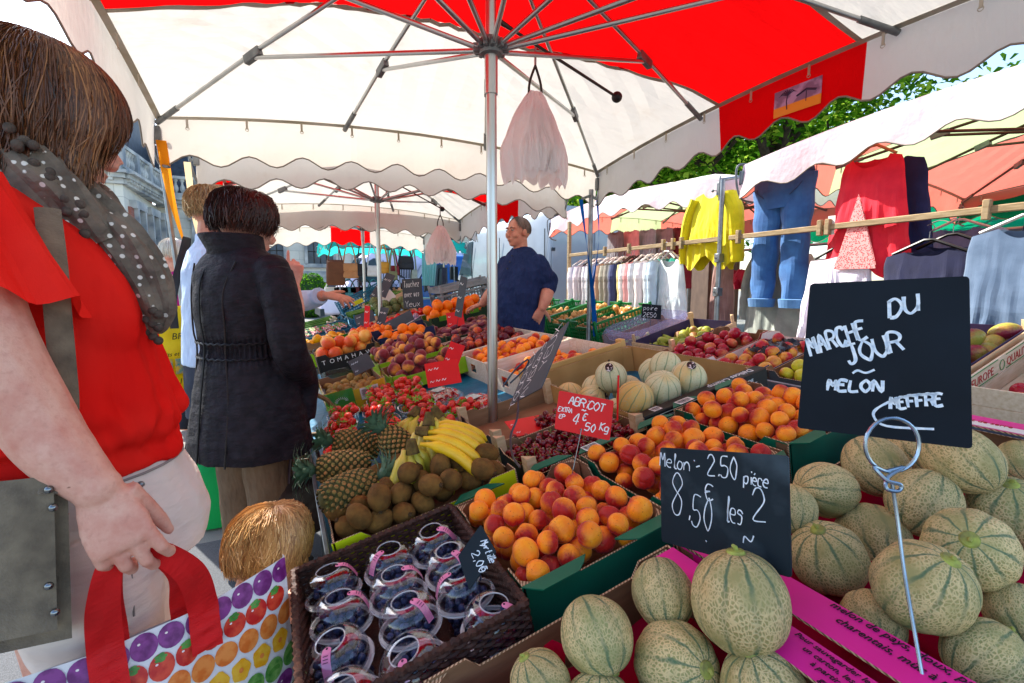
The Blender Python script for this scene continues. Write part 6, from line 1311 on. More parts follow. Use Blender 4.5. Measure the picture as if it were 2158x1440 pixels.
def hair(X, end, n, r=(.108, .09, .118), c0=(-.012, 0, .02), vol=.012, m=None, parent=None, thick=.0016, wave=.006, curl=.25, seed=1, sway=.12, lift=0):
    R = random.Random(seed); b = MB(); tn = []
    for i in range(n):
        a = R.uniform(-pi, pi); te = end(a) * R.uniform(.84, 1.06); t0 = R.uniform(.02, .75) * te if R.random() < .55 else R.uniform(0, .2); lay = R.uniform(.0, 1.0); ph = R.uniform(0, 6); P = []; K = 9
        sw = R.gauss(0, sway)
        for k in range(K):
            s = k / (K - 1); t = t0 + (te - t0) * s; aa = a + sw * s + .05 * sin(ph + 5 * s)
            sc_ = 1 + (vol * (.4 + .6 * lay) * sin(min(1, t / 1.5) * pi / 2) - curl * vol * max(0, s - .75) * 4) / .1
            P.append(V((c0[0] + r[0] * sc_ * sin(min(t, 2.1)) * cos(aa), c0[1] + r[1] * sc_ * sin(min(t, 2.1)) * sin(aa), c0[2] + (r[2] * sc_ * cos(t) if t < 2.0 else r[2] * sc_ * cos(2.0) - r[2] * (t - 2.0) * .9))) + V((0, 0, lift * s * R.random())))
        v0 = len(b.v); b.tube(P, [thick * .8, thick * 1.25, thick * 1.1, thick * .3], 3, X=X, cap=False); tn += [min(1, max(0, .5 * noise.noise(V((a * 2.2, te, seed))) + .46 + R.gauss(0, .2)))] * (len(b.v) - v0)
    v0 = len(b.v)
    vs = MB(); K = 40; J = 22
    b.add([V((c0[0] + r[0] * 1.0 * sin(min(t, 2.1)) * cos(a), c0[1] + r[1] * sin(min(t, 2.1)) * sin(a), c0[2] + (r[2] * cos(t) if t < 2.0 else r[2] * cos(2.0) - r[2] * (t - 2.0) * .9))) for j in range(J + 1) for a, t in [(2 * pi * i / K - pi, end(2 * pi * i / K - pi) * .93 * j / J) for i in range(K)]],
          [(j * K + i, j * K + (i + 1) % K, (j + 1) * K + (i + 1) % K, (j + 1) * K + i) for j in range(J) for i in range(K)], X=X)
    tn += [.1] * (len(b.v) - v0)
    o = b.build('hair', m, parent, sharp=0); at_ = o.data.attributes.new('tone', 'FLOAT', 'POINT'); at_.data.foreach_set('value', tn); return o
def hand(mb, X, curls, thumb=(.6, .75, -.2), spread=.06, s=1.0, tcurl=.3):
    mb.rings([(0, 0, 0, .027, .019), (0, .0, .03, .036, .018), (0, .0, .062, .042, .0165), (0, 0, .09, .041, .014), (0, 0, .098, .036, .010)], 14, X=X @ S3(s, s, s) @ basis((0, 0, 0), (0, 1, 0), (0, 0, 1), (1, 0, 0)))
    for k, (y, x, L) in enumerate(((.031, .086, .076), (.0105, .091, .085), (-.0105, .088, .078), (-.030, .079, .060))):
        c = curls[k] if isinstance(curls[0], (list, tuple)) else curls; p = V((x, y, 0)); a = 0; yaw = (1.5 - k) * spread; P = [p - V((.03, 0, 0)), p]
        for j, f in enumerate((.46, .3, .24)):
            a += c[j]; p = p + V((cos(a) * cos(yaw), sin(yaw) * cos(a), -sin(a))) * L * f; P.append(p)
        mb.tube(P, [.0105, .0103, .0095, .0088, .0068], 8, X=X @ S3(s, s, s)); mb.ell(P[-1], (.0068, .0068, .0068), 8, 6, X=X @ S3(s, s, s)); mb.ell(P[1], (.0115, .0115, .0105), 8, 6, X=X @ S3(s, s, s))
    d = V(thumb).normalized(); p0 = V((.018, .028, -.004)); p1 = p0 + d * .045; d2 = (d + V((.5, -.2, -.4)) * tcurl).normalized(); p2 = p1 + d2 * .032; p3 = p2 + (d2 + V((.3, -.2, -.2)) * tcurl).normalized() * .026
    mb.tube([p0, p1, p2, p3], [.0165, .0128, .0112, .0078], 8, X=X @ S3(s, s, s)); mb.ell(p3, (.008, .008, .008), 8, 6, X=X @ S3(s, s, s))
def limb(mb, P, R_, n=14, k=5):
    P2 = catmull(P, k); m_ = len(P2); rr = []
    for i in range(m_):
        t = i / (m_ - 1) * (len(R_) - 1); j = min(int(t), len(R_) - 2); rr.append(R_[j] + (R_[j + 1] - R_[j]) * (t - j))
    mb.tube(P2, rr, n)
def wrinkle(amp, sc=9, dirz=.5, seed=0, amp2=0, sc2=30):
    def f(c, n): return c + n * (amp * noise.noise(V((c.x * sc + seed, c.y * sc, c.z * sc * dirz))) + amp2 * noise.noise(V((c.x * sc2, c.y * sc2 + seed, c.z * sc2))))
    return f
def person(label, X, group=None): return thing('person', label, 'person', group, X)

# ---- woman in the red blouse, standing at the left, facing the fruit
W0 = V((-.38, 1.17, 0)); pw = person('woman in a loose red blouse and spotted scarf seen close from behind her right shoulder', T(*W0))
IW = T(*W0).inverted()
HX = T(.008, .03, 1.512) @ RZ(.62) @ RY(.12)
sh, el, wr = V((-.045, -.185, 1.345)), IW @ at(78, 890, .69), IW @ at(205, 1030, .70)
kn = IW @ at(243, 1108, .70); hx = (kn - wr).normalized()
hz = V((.10, -1, .10)); hz = (hz - hx * hz.dot(hx)).normalized(); HXM = basis(wr, hx, hz.cross(hx), hz)
b = MB(); head(b, HX); b.rings([(-.02, 0, .8, .14, .15), (-.01, 0, .95, .15, .15), (-.01, 0, 1.1, .13, .145), (-.03, 0, 1.25, .12, .15), (-.05, 0, 1.36, .08, .16), (-.04, 0, 1.42, .05, .07)], 20)
limb(b, [sh, sh * .45 + el * .55 + V((-.012, -.012, 0)), el, el * .5 + wr * .5 + V((-.005, 0, 0)), wr], [.060, .055, .047, .042, .029], 16); b.ell(el, (.044, .043, .046))
b.ell(wr, (.031, .031, .031)); hand(b, HXM, ((.22, .75, .9), (.3, .8, .95), (.36, .85, .95), (.42, .9, .95)), (.9, .22, -.6), .10, 1.0)
b.ell(sh, (.066, .066, .066)); limb(b, [V((-.045, .185, 1.345)), V((-.02, .22, 1.08)), V((.1, .18, .9))], [.06, .05, .035])
for s in (-1, 1): limb(b, [V((.0, s * .09, .85)), V((.01, s * .09, .46)), V((.0, s * .09, .06))], [.1, .06, .045]); b.ell((.05, s * .09, .04), (.12, .045, .04))
bake(b, .0034, 3, 'body', SKIN, pw)
def bob(a):
    d = abs(a); return 1.2 if d < .35 else 1.2 + (min(d, 1.15) - .35) / .8 * 1.35 if d < 1.15 else 2.55 + .12 * min(1, (d - 1.15))
hair(HX, bob, 9500, (.120, .104, .124), (-.016, 0, .022), .022, HAIRB, pw, .0009, seed=4, sway=.13)
def m_blouse():
    t = NT('red_chiffon'); q = t.obj(); h = t.m('ADD', t.noise(t.n('Mapping', Vector=q, Scale=(1, 1, .28)), 11, 3, .5), t.m('ADD', t.m('MULTIPLY', t.noise(q, 5, 2), 1.2), t.m('MULTIPLY', t.noise(q, 700, 2), .03))); n_ = t.bump(h, .7, .05)
    return t.out(t.n('MixShader', i0=.18, i1=t.pbr(t.mix(t.ramp(t.noise(q, 4, 2), .4, .65), C('f01c16'), C('f62e24')), 0.85, n_, Specular_IOR_Level=.1), i2=t.n('BsdfTranslucent', Color=C('ff2018'))))
BLO = m_blouse()
b = MB(); b.rings([(.0, 0, .885, .185, .185), (.0, 0, .92, .182, .19), (-.002, 0, .965, .188, .203), (-.008, 0, 1.03, .18, .195), (-.02, 0, 1.12, .172, .187), (-.02, 0, 1.2, .172, .183), (-.03, 0, 1.27, .155, .178), (-.045, 0, 1.33, .122, .175), (-.055, 0, 1.375, .088, .145), (-.05, 0, 1.40, .062, .09)], 30)
b.ell((.075, -.07, 1.17), (.075, .085, .11)); b.ell((.075, .07, 1.17), (.075, .085, .11)); b.ell(sh + V((0, .01, -.01)), (.072, .072, .068)); b.ell((-.045, .18, 1.335), (.07, .07, .066))
def fold(c, n):
    z = c.z; a = math.atan2(c.y, c.x); v = .011 * noise.noise(V((a * 3.5, z * 4, 2))) * min(1, (1.4 - z) * 4)
    v += .018 * math.exp(-((z - .97) / .05) ** 2) * noise.noise(V((a * 7, z * 22, 7))) + .007 * sin(a * 9 + z * 6) * math.exp(-((z - 1.02) / .1) ** 2)
    v -= .012 * math.exp(-((z - .935 - .012 * sin(3 * a)) / .014) ** 2); return c + n * v
bake(b, .0065, 5, 'blouse', BLO, pw, fold)
b = MB(); e1 = el * .55 + sh * .45
ax = (e1 - sh).normalized(); sx = V((0, 0, 1)).cross(ax).normalized(); sy = ax.cross(sx)
def slv(u, v):
    a = 2 * pi * u; flare = .068 + .034 * v; d = sx * cos(a) + sy * sin(a); L = (e1 - sh).length * (1.0 + .22 * max(0, d.x) + .05 * sin(5 * a)) 
    return sh + ax * (-.03 + L * v) + d * (flare + .012 * v * sin(6 * a + 1) + .004 * sin(11 * a))
b.grid(60, 14, slv); b.build('sleeve', BLO, pw, sharp=0)
t = NT('dotted_scarf'); q = t.obj(); vo = t.n('TexVoronoi', 0, Vector=t.n('Mapping', Vector=q, Scale=(1, 1, 1)), Scale=55.0, Randomness=.35)
SCARF = t.out(t.pbr(t.mix(t.ramp(vo, .2, .25), C('d9d3c8'), t.mix(t.ramp(t.noise(q, 20, 3), .4, .6), C('75685a'), C('5c5146'))), .85, t.bump(t.noise(q, 60, 4), .6, .01)))
b = MB()
def scarfband(P, W_, seed, n=26):
    P = catmull([IW @ p for p in P], 6); m_ = len(P); R_ = []
    for i, p in enumerate(P):
        tg = (P[min(i + 1, m_ - 1)] - P[max(0, i - 1)]).normalized(); s1 = tg.cross(V((0, -1, .15))).normalized(); s2 = tg.cross(s1)
        t_ = i / (m_ - 1) * (len(W_) - 1); j = min(int(t_), len(W_) - 2); w_ = W_[j] + (W_[j + 1] - W_[j]) * (t_ - j)
        R_.append([p + s1 * w_ * cos(a) * (1 + .1 * sin(7 * a + i * .5 + seed)) + s2 * w_ * .5 * sin(a) * (1 + .28 * sin(6 * a + i * .3 + seed)) for a in [2 * pi * k / n for k in range(n)]])
    b.loft(R_)
scarfband([at(-130, 262, .93), at(-20, 285, .82), at(60, 360, .80), at(140, 440, .83), at(200, 515, .86)], (.046, .05, .048, .042, .038), 1)
scarfband([at(100, 365, .88), at(180, 430, .88), at(250, 500, .88), at(300, 580, .90), at(328, 650, .92), at(322, 700, .93)], (.036, .038, .04, .042, .034, .014), 3)
scarfband([at(20, 315, 1.02), at(120, 372, .98), at(195, 430, .92), at(228, 480, .9)], (.035, .04, .038, .034), 5)
sc_ = b.build('scarf', SCARF, pw, sharp=0)
b = MB()
for i in range(16):
    s = i / 15; p = IW @ at(20 + 165 * s + 6 * sin(i * 2), 270 + 210 * s + 22 * sin(i * 1.3), .765 + .07 * s); b.ell(p, (.0085, .0085, .0085), 10, 7)
for i in range(9): p = IW @ at(322 + 14 * sin(i * 2.1), 655 + 9 * i % 70, .905 + .004 * i); b.ell(p, (.0085, .0085, .0085), 10, 7)
tag(b.build('pompoms', mat('pompom_wool', '5b5048', .95, '443b34', 60, .6, 200, .004), pw), kind='stuff')
def m_jean():
    t = NT('light_grey_trousers'); q = t.obj(); h = t.m('ADD', t.noise(t.n('Mapping', Vector=q, Rotation=(0, .5, 0), Scale=(.5, 1, 2.2)), 12, 3, .5), t.m('MULTIPLY', t.noise(q, 500, 2), .03))
    return t.out(t.pbr(t.mix(t.ramp(t.noise(q, 6, 3), .4, .65), C('e4d6ca'), C('d4c7bd')), .85, t.bump(h, .35, .03), Specular_IOR_Level=.15))
TRS = m_jean(); b = MB()
b.rings([(-.004, 0, .915, .165, .165), (.0, 0, .88, .18, .176), (.008, 0, .83, .195, .184), (.018, 0, .76, .205, .188), (.025, 0, .70, .195, .182)], 26)
for s in (-1, 1): limb(b, [V((.02, s * .085, .80)), V((.04, s * .085, .68)), V((.045, s * .09, .45)), V((.0, s * .09, .09))], [.125, .118, .085, .06], 18)
tr = bake(b, .0065, 4, 'trousers', TRS, pw, wrinkle(.006, 12, 1.6, 3))
b = MB(); b.tube([V((.0 + .182 * cos(a), .178 * sin(a), .875 + .008 * cos(a))) for a in [i * .2244 for i in range(29)]], .0025, 5, cap=False)
b.tube(catmull([V((.10, -.155, .90)), V((.09, -.168, .83)), V((.12, -.165, .74)), V((.12, -.165, .64))], 5), .0018, 5); b.build('seam', mat('stitching', '8f8681', .8), tr)
b = MB()
for a in (-.9, -.75): b.ell((.188 * cos(a), .184 * sin(a), .865), (.006, .006, .006), 8, 6)
b.build('rivets', STEEL, tr)

# ---- her suede shoulder bag and the printed shopping bag she holds
SUEDE = mat('grey_olive_suede', '7b6c58', .95, '5a4e40', 26, .5, 300, .003, Sheen_Weight=.3); sb = thing('shoulder_bag', 'grey olive suede shoulder bag with round studs at the left edge of the picture', 'bag')
b = MB(); F = lambda u, v, o: at(-150 + 292 * u + 10 * v * u, 1030 + 340 * v - 30 * u * (1 - v) - 25 * u * v + 40 * (1 - u) * v, .655 + .03 * u - o)
b.grid(14, 14, lambda u, v: F(u, v, .0 + .012 * sin(pi * u) * sin(pi * v))); b.grid(14, 14, lambda u, v: F(1 - u, v, -.07)); 
b.grid(2, 14, lambda u, v: F(1, v, -.07 * u)); b.grid(14, 2, lambda u, v: F(u, 0, -.07 * (1 - v))); b.grid(14, 2, lambda u, v: F(u, 1, -.07 * v)); b.build('bag_body', SUEDE, sb, sharp=50)
b = MB(); b.grid(14, 14, lambda u, v: F(u * .9, v * .93, .014 + .012 * sin(pi * u) * sin(pi * v) + .004)); b.build('flap', SUEDE, sb, sharp=50)
for x, y in ((103, 1032), (112, 1070), (103, 1235), (116, 1291)): b = MB(); p = at(x, y, .66); b.ell(p, (.0055, .0055, .0055), 12, 8); b.build('stud', mat('stud_metal', '8b8f92', .2, Metallic=1), sb)
b = MB(); P = [IW @ p for p in (aty(100, 440, 1.03), aty(114, 560, .975), aty(122, 660, .962), aty(132, 770, .952), aty(138, 860, .945), at(128, 960, .70), at(112, 1040, .665))]
vs = []; P = catmull(P, 5); n = len(P)
b.tube(P, [.016] * n, 10, X=T(*W0), flat=.18); b.build('strap', SUEDE, sb)
TOTE = mat('white_woven_plastic', 'e9e4e2', .45, 'dcd6d8', 5, .25, 12, .02); tb2 = thing('shopping_bag', 'white shopping bag printed with rows of colourful vegetables and red handles', 'bag')
FR = lambda u, v: atz(-40 + 650 * u, 1430 - 255 * u + 0, .56) if 0 else None
A0, A1 = V((-.47, .885, .655)), V((-.017, 1.055, .665)); B0, B1 = V((-.45, .865, .20)), V((-.0, 1.0, .20)); nrmT = V((.33, -.94, .0)).normalized()
def tote(u, v): 
    p = (A0 + (A1 - A0) * u) * (1 - v) + (B0 + (B1 - B0) * u) * v; p = p + nrmT * (.055 * sin(pi * u) ** .6 * min(1, v * 2 + .25) + .008 * noise.noise(V((u * 5, v * 5, 2)))); p.z += -.028 * sin(pi * u) * (1 - v); return p
b = MB(); b.grid(40, 30, tote); b.grid(40, 30, lambda u, v: tote(1 - u, v) - nrmT * (.055 * sin(pi * (1 - u)) ** .6 * min(1, v * 2 + .25) * 2 + .03 * min(1, v * 1.5) + .012) - V((0, 0, .02 * (1 - v)))); b.grid(4, 20, lambda u, v: tote(1, v) - nrmT * (.012 + .03 * min(1, v * 1.5)) * u); b.build('bag_body', TOTE, tb2, sharp=0)
def veg(name, a, b_, c=None): return mat(name, a, .35, b_, 60, lo=.4, hi=.6)
VC = [veg('print_aubergine', '6a1d63', '8d3c86'), veg('print_tomato', 'c4201c', 'dd4a30'), veg('print_orange', 'e0702a', 'ee8f45'), veg('print_yellow_squash', 'eda41c', 'f4bd3c'), veg('print_artichoke', '4f8f3c', '86b45c'), veg('print_leaf', '3f7d2c', '5f9a40'), veg('print_gloss', 'f3d6d2', 'f8e9e2')]
b = MB(); du, dv = 1 / 12.5, 1 / 11
def disc(cu_, cv, ru, rv, mi, lift, rot=0, n=16, lob=0, la=.08):
    vs = [V((cu_, cv, 0))] + [V((cu_ + ru * cos(a + rot) * (1 + la * cos(lob * a)), cv + rv * sin(a + rot) * (1 + la * cos(lob * a)), 0)) for a in [2 * pi * k / n for k in range(n)]]
    if any(not (0 <= q.x <= 1 and 0 <= q.y <= 1) for q in vs): vs = [V((min(1, max(0, q.x)), min(1, max(0, q.y)), 0)) for q in vs]
    b.add([tote(q.x, q.y) + nrmT * lift for q in vs], [(0, 1 + (k + 1) % n, 1 + k)[::-1] for k in range(n)], mi)
for j in range(12):
    for i in range(16):
        u = (i + .5 * (j % 2)) * du + .02; v = (j + .5) * dv; k = (j + (i + j // 2) * 0 + (0 if j else 0)) % 5; k = (j * 1 + i // 20) % 5
        if not (-.02 < u < 1.0): continue
        disc(u, v, du * RN.uniform(.43, .48), dv * RN.uniform(.43, .49), k, .0016, 0, 18, 5 if k == 3 else 0)
        if k == 1:
            for q in range(5): a = q * 1.257; disc(u + .01 * cos(a), v - dv * .36 + .01 * sin(a), .010, .006, 5, .0022, a, 8)
        if k == 4:
            for q in range(3): disc(u, v - dv * .2 + q * dv * .2, du * .3, dv * .16, 5 if q % 2 else 4, .0022 + q * .0003, 0, 10)
        if k == 3: disc(u, v, du * .1, dv * .1, 2, .0022, 0, 8)
        if k < 2: disc(u - du * .17, v - dv * .17, du * .055, dv * .04, 6, .003, 0, 8)
tag(b.build('printed_vegetables', VC, tb2, sharp=0), kind=None)
STRP = mat('red_webbing', 'df1a1c', .7, 'c91517', 12, .3, 200, .003)
def handle(u0, u1, back):
    o = -nrmT * .03 if back else nrmT * .012; a_, c_ = tote(u0, .16) + o, tote(u1, .16) + o; a1, c1 = tote(u0, .0) + o + V((0, 0, .0)), tote(u1, .0) + o
    g_ = W0 + kn + hx * .045 - hz * .018; bb = MB(); P = catmull([a_, tote(u0, .11) + o, tote(u0, .05) + o, tote(u0, .0) + o + V((0, 0, .012)), a1 * .45 + g_ * .55 + V((-.02, 0, -.0)), g_ + V((-.02, 0, 0)), g_ + V((.02, .0, 0)), c1 * .4 + g_ * .6 + V((.035, 0, .0)), c1 + V((0, 0, .012)), tote(u1, .05) + o, tote(u1, .11) + o, c_], 8); n = len(P); vs = []
    for i, p in enumerate(P):
        s = i / (n - 1); tg = (P[min(i + 1, n - 1)] - P[max(i - 1, 0)]).normalized(); sd = tg.cross(nrmT).normalized(); w_ = .024 * (1 - .45 * math.exp(-((s - .5) / .12) ** 2)); vs += [p - sd * w_, p + nrmT * .004 * sin(i * .7), p + sd * w_]
    bb.add(vs, [(3 * i + j, 3 * i + j + 1, 3 * i + j + 4, 3 * i + j + 3) for i in range(n - 1) for j in range(2)]); bb.build('handle', STRP, tb2, sharp=0)
handle(.40, .68, False); handle(.42, .64, True)

# ---- woman in the dark quilted coat
D0 = V((-.13, 2.16, 0)); XD = T(*D0) @ RZ(rad(36)); ID = XD.inverted(); pd = person('woman in a long black quilted coat seen from behind', XD)
t = NT('black_quilted_coat'); q = t.obj(); ck = t.n('TexChecker', 1, Vector=t.n('Mapping', Vector=q, Rotation=(.4, .5, .6)), Scale=90.0)
COAT = t.out(t.pbr(t.mix(t.ramp(t.noise(q, 30, 3), .4, .6), C('17151b'), C('211d24')), .62, t.bump(t.m('ADD', t.m('MULTIPLY', ck, .06), t.noise(t.n('Mapping', Vector=q, Scale=(1, 1, 2.2)), 14, 3, .55)), .5, .03), Specular_IOR_Level=.14))
HD = T(.035, 0, 1.455) @ RZ(-.1) @ RY(.16)
b = MB(); head(b, HD); b.rings([(0, 0, .6, .13, .15), (0, 0, 1.0, .11, .13), (0, 0, 1.25, .1, .15), (0, 0, 1.36, .06, .08)], 16)
rw = ID @ at(622, 915, 1.99); limb(b, [V((.0, -.2, 1.27)), V((-.01, -.255, 1.12)), V((.0, -.265, .98)), ID @ at(640, 800, 1.98), rw], [.05, .045, .042, .036, .027])
hd = V((0.05, 0, -1)).normalized(); hz_ = V((0, -1, 0)); hand(b, basis(rw, hd, hz_.cross(hd), hz_), (.5, 1.1, .8), (.7, .6, -.4), .03, .95)
lw = ID @ at(618, 600, 2.2); limb(b, [V((.02, .19, 1.27)), V((.1, .24, 1.05)), V((.28, .08, 1.06)), lw], [.05, .045, .036, .027])
ld = ((ID @ at(624, 535, 2.2)) - lw).normalized(); lz = (ID.to_3x3() @ V((-.1, -1, 0))).normalized(); lz = (lz - ld * lz.dot(ld)).normalized(); hand(b, basis(lw, ld, lz.cross(ld), lz), ((.1, .1, .1), (.7, 1.0, .6), (.9, 1.1, .7), (1.0, 1.1, .7)), (.5, .7, -.5), .05, .95)
for s in (-1, 1): limb(b, [V((.0, s * .085, .6)), V((.0, s * .085, .3)), V((-.01, s * .085, .05))], [.07, .05, .04]); b.ell((.05, s * .085, .035), (.11, .04, .035))
bake(b, .0055, 3, 'body', SKIN, pd)
hair(HD, lambda a: 1.15 if abs(a) < .5 else 1.15 + min(1, (abs(a) - .5) / .5) * .95, 4200, (.108, .092, .112), (-.016, 0, .02), .024, HAIRR, pd, .0013, seed=9, sway=.35, lift=.03)
b = MB(); b.rings([(0, 0, .57, .21, .256), (0, 0, .64, .205, .25), (0, 0, .8, .178, .225), (.0, 0, .93, .158, .197), (.0, 0, .985, .150, .185), (0, 0, 1.06, .155, .19), (-.005, 0, 1.17, .155, .2), (-.01, 0, 1.27, .135, .205), (-.01, 0, 1.33, .105, .165), (-.005, 0, 1.37, .08, .1)], 34)
b.ell((0, -.19, 1.27), (.07, .062, .07)); b.ell((0, .19, 1.27), (.07, .062, .07))
limb(b, [V((.0, -.2, 1.27)), V((-.01, -.255, 1.12)), V((.0, -.265, .98)), ID @ at(640, 800, 1.98), ID @ at(634, 882, 1.985)], [.068, .066, .062, .056, .055], 18); limb(b, [V((.02, .2, 1.27)), V((.08, .25, 1.05)), V((.2, .17, 1.04)), V((.26, .06, 1.12))], [.068, .065, .058, .05], 16)
def coatf(c, n):
    v = .004 * noise.noise(V((c.x * 14, c.y * 14, c.z * 20))) ; z = c.z
    if abs(c.y) < .2: v += .006 * (math.exp(-((z - .985) / .04) ** 2)) * sin(math.atan2(c.y, c.x) * 60) - .012 * math.exp(-((z - .985) / .035) ** 2)
    if z < .93: v += .008 * sin(math.atan2(c.y, c.x) * 8) * (.93 - z)
    return c + n * v
coat = bake(b, .006, 3, 'coat', COAT, pd, coatf)
b = MB(); b.rings([(-.008, 0, 1.31, .098, .116), (-.012, 0, 1.36, .098, .106), (-.03, 0, 1.41, .108, .112), (-.035, 0, 1.416, .102, .106), (-.01, 0, 1.36, .09, .098)], 40, cap=False); b.build('collar', COAT, coat, sharp=60)
b = MB()
for P in ([(-.095, 0, 1.34), (-.152, .0, 1.25), (-.166, 0, 1.12), (-.158, 0, .99), (-.185, 0, .8), (-.215, 0, .57)], [(-.10, -.13, 1.31), (-.135, -.1, 1.2), (-.138, -.1, 1.06), (-.135, -.09, .98), (-.15, -.11, .8), (-.19, -.13, .57)], [(-.10, .13, 1.31), (-.135, .1, 1.2), (-.138, .1, 1.06), (-.135, .09, .98), (-.15, .11, .8), (-.19, .13, .57)]): b.tube(catmull([V(p) * 1.0 for p in P], 5), .0035, 5)
for z in (.955, 1.012):
    b.tube([V((.156 * cos(a), .19 * sin(a), z + .003 * sin(a * 40))) for a in [1.2 + i * .05 for i in range(78)]], .004, 5)
b.build('seam', mat('black_piping', '0e0d10', .5), coat)
b = MB()
for s in (-1, 1): limb(b, [V((.0, s * .09, .62)), V((.005, s * .092, .35)), V((-.0, s * .092, .04))], [.098, .085, .082], 16)
bake(b, .007, 3, 'trousers', fabm('brown_corduroy', '6e5a46', '5d4b3a', 300, (9, .4)), pd, wrinkle(.006, 14, .8, 5))
for s in (-1, 1): b = MB(); b.ell((.06, s * .09, .035), (.13, .05, .04)); b.build('shoe', BLACKP, pd)
b = MB(); P = ID @ at(624, 1000, 2.0)
gb = thing('leather_bag', 'dark brown leather handbag hanging from the hand of the woman in the black coat', 'bag', X=T(*at(636, 1040, 2.0)) @ RZ(.6))
b = MB(); b.rings([(0, 0, -.17, .13, .05, .6), (0, 0, -.15, .15, .07, .6), (0, 0, .0, .14, .065, .6), (0, 0, .1, .11, .03, .6)], 30); o = b.build('bag_body', mat('dark_brown_leather', '2c1d1a', .35, '20140f', 10, .4, 16, .02), gb)
for yo in (-.03, .03): b = MB(); b.tube(catmull([(-.08, yo, .08), (-.06, yo, .2), (0, yo * .3, .285), (.05, yo, .2), (.08, yo, .08)], 6), .012, 8, flat=.4); b.build('strap', mat('dark_leather_strap', '35232a', .4), gb)
wb = thing('wicker_basket', 'brown wicker shopping basket behind the dark leather bag at the table edge', 'basket', X=T(*at(655, 985, 2.35)))
b = MB()
for k in range(14): b.tube([(.15 * cos(a) * (1 + .012 * (-1) ** (int(i) + k)), .1 * sin(a), -.15 + .022 * k) for i, a in [(i, i * .2094) for i in range(31)]], .010, 5, cap=False)
b.tube([(.15 * cos(a), .02, .16 + .2 * sin(a)) for a in [i * .314 for i in range(11)]], .012, 6); b.build('woven_side', mat('brown_wicker', '7d6138', .6, '5d4526', 60, .4, 200), wb)

# ---- woman in the pale blue jacket, pointing
B0_ = V((-.30, 2.95, 0)); XB = T(*B0_) @ RZ(rad(20)); IB = XB.inverted(); pb = person('woman in a pale blue jacket pointing at the vegetables, half hidden by the black coat', XB)
HB = T(.02, 0, 1.60) @ RZ(-.15); b = MB(); head(b, HB); b.rings([(0, 0, .8, .14, .16), (0, 0, 1.1, .11, .14), (0, 0, 1.35, .1, .16), (0, 0, 1.45, .06, .08)], 16)
wrb = IB @ at(682, 622, 2.66); hxb = ((IB @ at(722, 628, 2.68)) - wrb).normalized(); hzb = V((-.2, -.3, 1)); hzb = (hzb - hxb * hzb.dot(hxb)).normalized()
limb(b, [V((0, -.2, 1.36)), V((.12, -.28, 1.14)), IB @ at(650, 636, 2.7), wrb], [.05, .045, .04, .028]); hand(b, basis(wrb, hxb, hzb.cross(hxb), hzb), ((.15, .2, .1), (.25, .3, .2), (.4, .4, .3), (.5, .5, .3)), (.6, .7, .1), .10, 1.0)
limb(b, [V((0, .2, 1.36)), V((.0, .27, 1.08)), V((.1, .25, .9))], [.05, .042, .03])
for s in (-1, 1): limb(b, [V((0, s * .08, .85)), V((0, s * .08, .45)), V((0, s * .08, .06))], [.09, .055, .04])
bake(b, .006, 3, 'body', SKIND, pb)
hair(HB, lambda a: 1.1 if abs(a) < .6 else 1.1 + min(1, (abs(a) - .6) / .5) * .95, 2600, (.104, .088, .11), (-.012, 0, .022), .02, HAIRG, pb, .0015, seed=14, sway=.35, lift=.03)
b = MB(); b.rings([(0, 0, .82, .17, .2), (0, 0, .95, .16, .19), (0, 0, 1.15, .15, .19), (0, 0, 1.3, .14, .205), (0, 0, 1.4, .11, .17), (0, 0, 1.45, .075, .09), (0, 0, 1.49, .07, .08)], 26)
limb(b, [V((0, -.2, 1.36)), V((.05, -.25, 1.22)), V((.14, -.27, 1.13)), IB @ at(652, 632, 2.7), IB @ at(674, 624, 2.66)], [.068, .066, .064, .056, .05], 16); limb(b, [V((0, .2, 1.36)), V((.0, .27, 1.08)), V((.08, .26, .93))], [.066, .06, .05], 14)
bake(b, .007, 3, 'jacket', fabm('pale_blue_cotton', 'bccce2', 'acbcd4', 400, (10, .5)), pb, wrinkle(.007, 14, .8, 8))
b = MB(); b.rings([(0, 0, .55, .17, .2), (0, 0, .85, .165, .19)], 24); b.build('skirt', fabm('dark_skirt', '3a3f4c', '30343f'), pb)
for s in (-1, 1): b = MB(); b.ell((.05, s * .08, .04), (.12, .045, .045)); b.build('shoe', BLACKP, pb)
YEL = mat('yellow_laminated_fabric', 'f0cf12', .4, 'e2bd0c', 8, .3, 14, .02); yb = thing('shopping_bag', 'bright yellow shopping bag with black lettering and black strap over a shoulder', 'bag', X=T(*at(378, 735, 2.72)) @ RZ(.55))
b = MB(); b.grid(16, 16, lambda u, v: (.36 * (u - .5), -.05 * sin(pi * u) ** .5 * (.3 + .7 * v) + .01 * noise.noise(V((u * 4, v * 4, 1))), .24 - .52 * v)); b.grid(16, 16, lambda u, v: (-.36 * (u - .5), .06 * sin(pi * u) ** .5 * (.3 + .7 * v), .24 - .52 * v)); b.build('bag_body', YEL, yb, sharp=0)
lettering('BRO Loire', .05, INKB, yb, T(-.06, -.062, .06) @ RX(pi / 2), shear=.15); lettering('Fruits et légumes', .032, INKB, yb, T(-.14, -.068, -.03) @ RX(pi / 2), shear=.3); lettering('l’époque', .045, INKB, yb, T(-.04, -.07, -.19) @ RX(pi / 2), shear=.2)
for k in range(3): b = MB(); b.box((-.1 + .085 * k, -.062, -.09), (.07, .006, .085)); o = b.build('printed_picture', mat('teal_print', '2b8f97', .5, 'e3b33a', 40), yb)
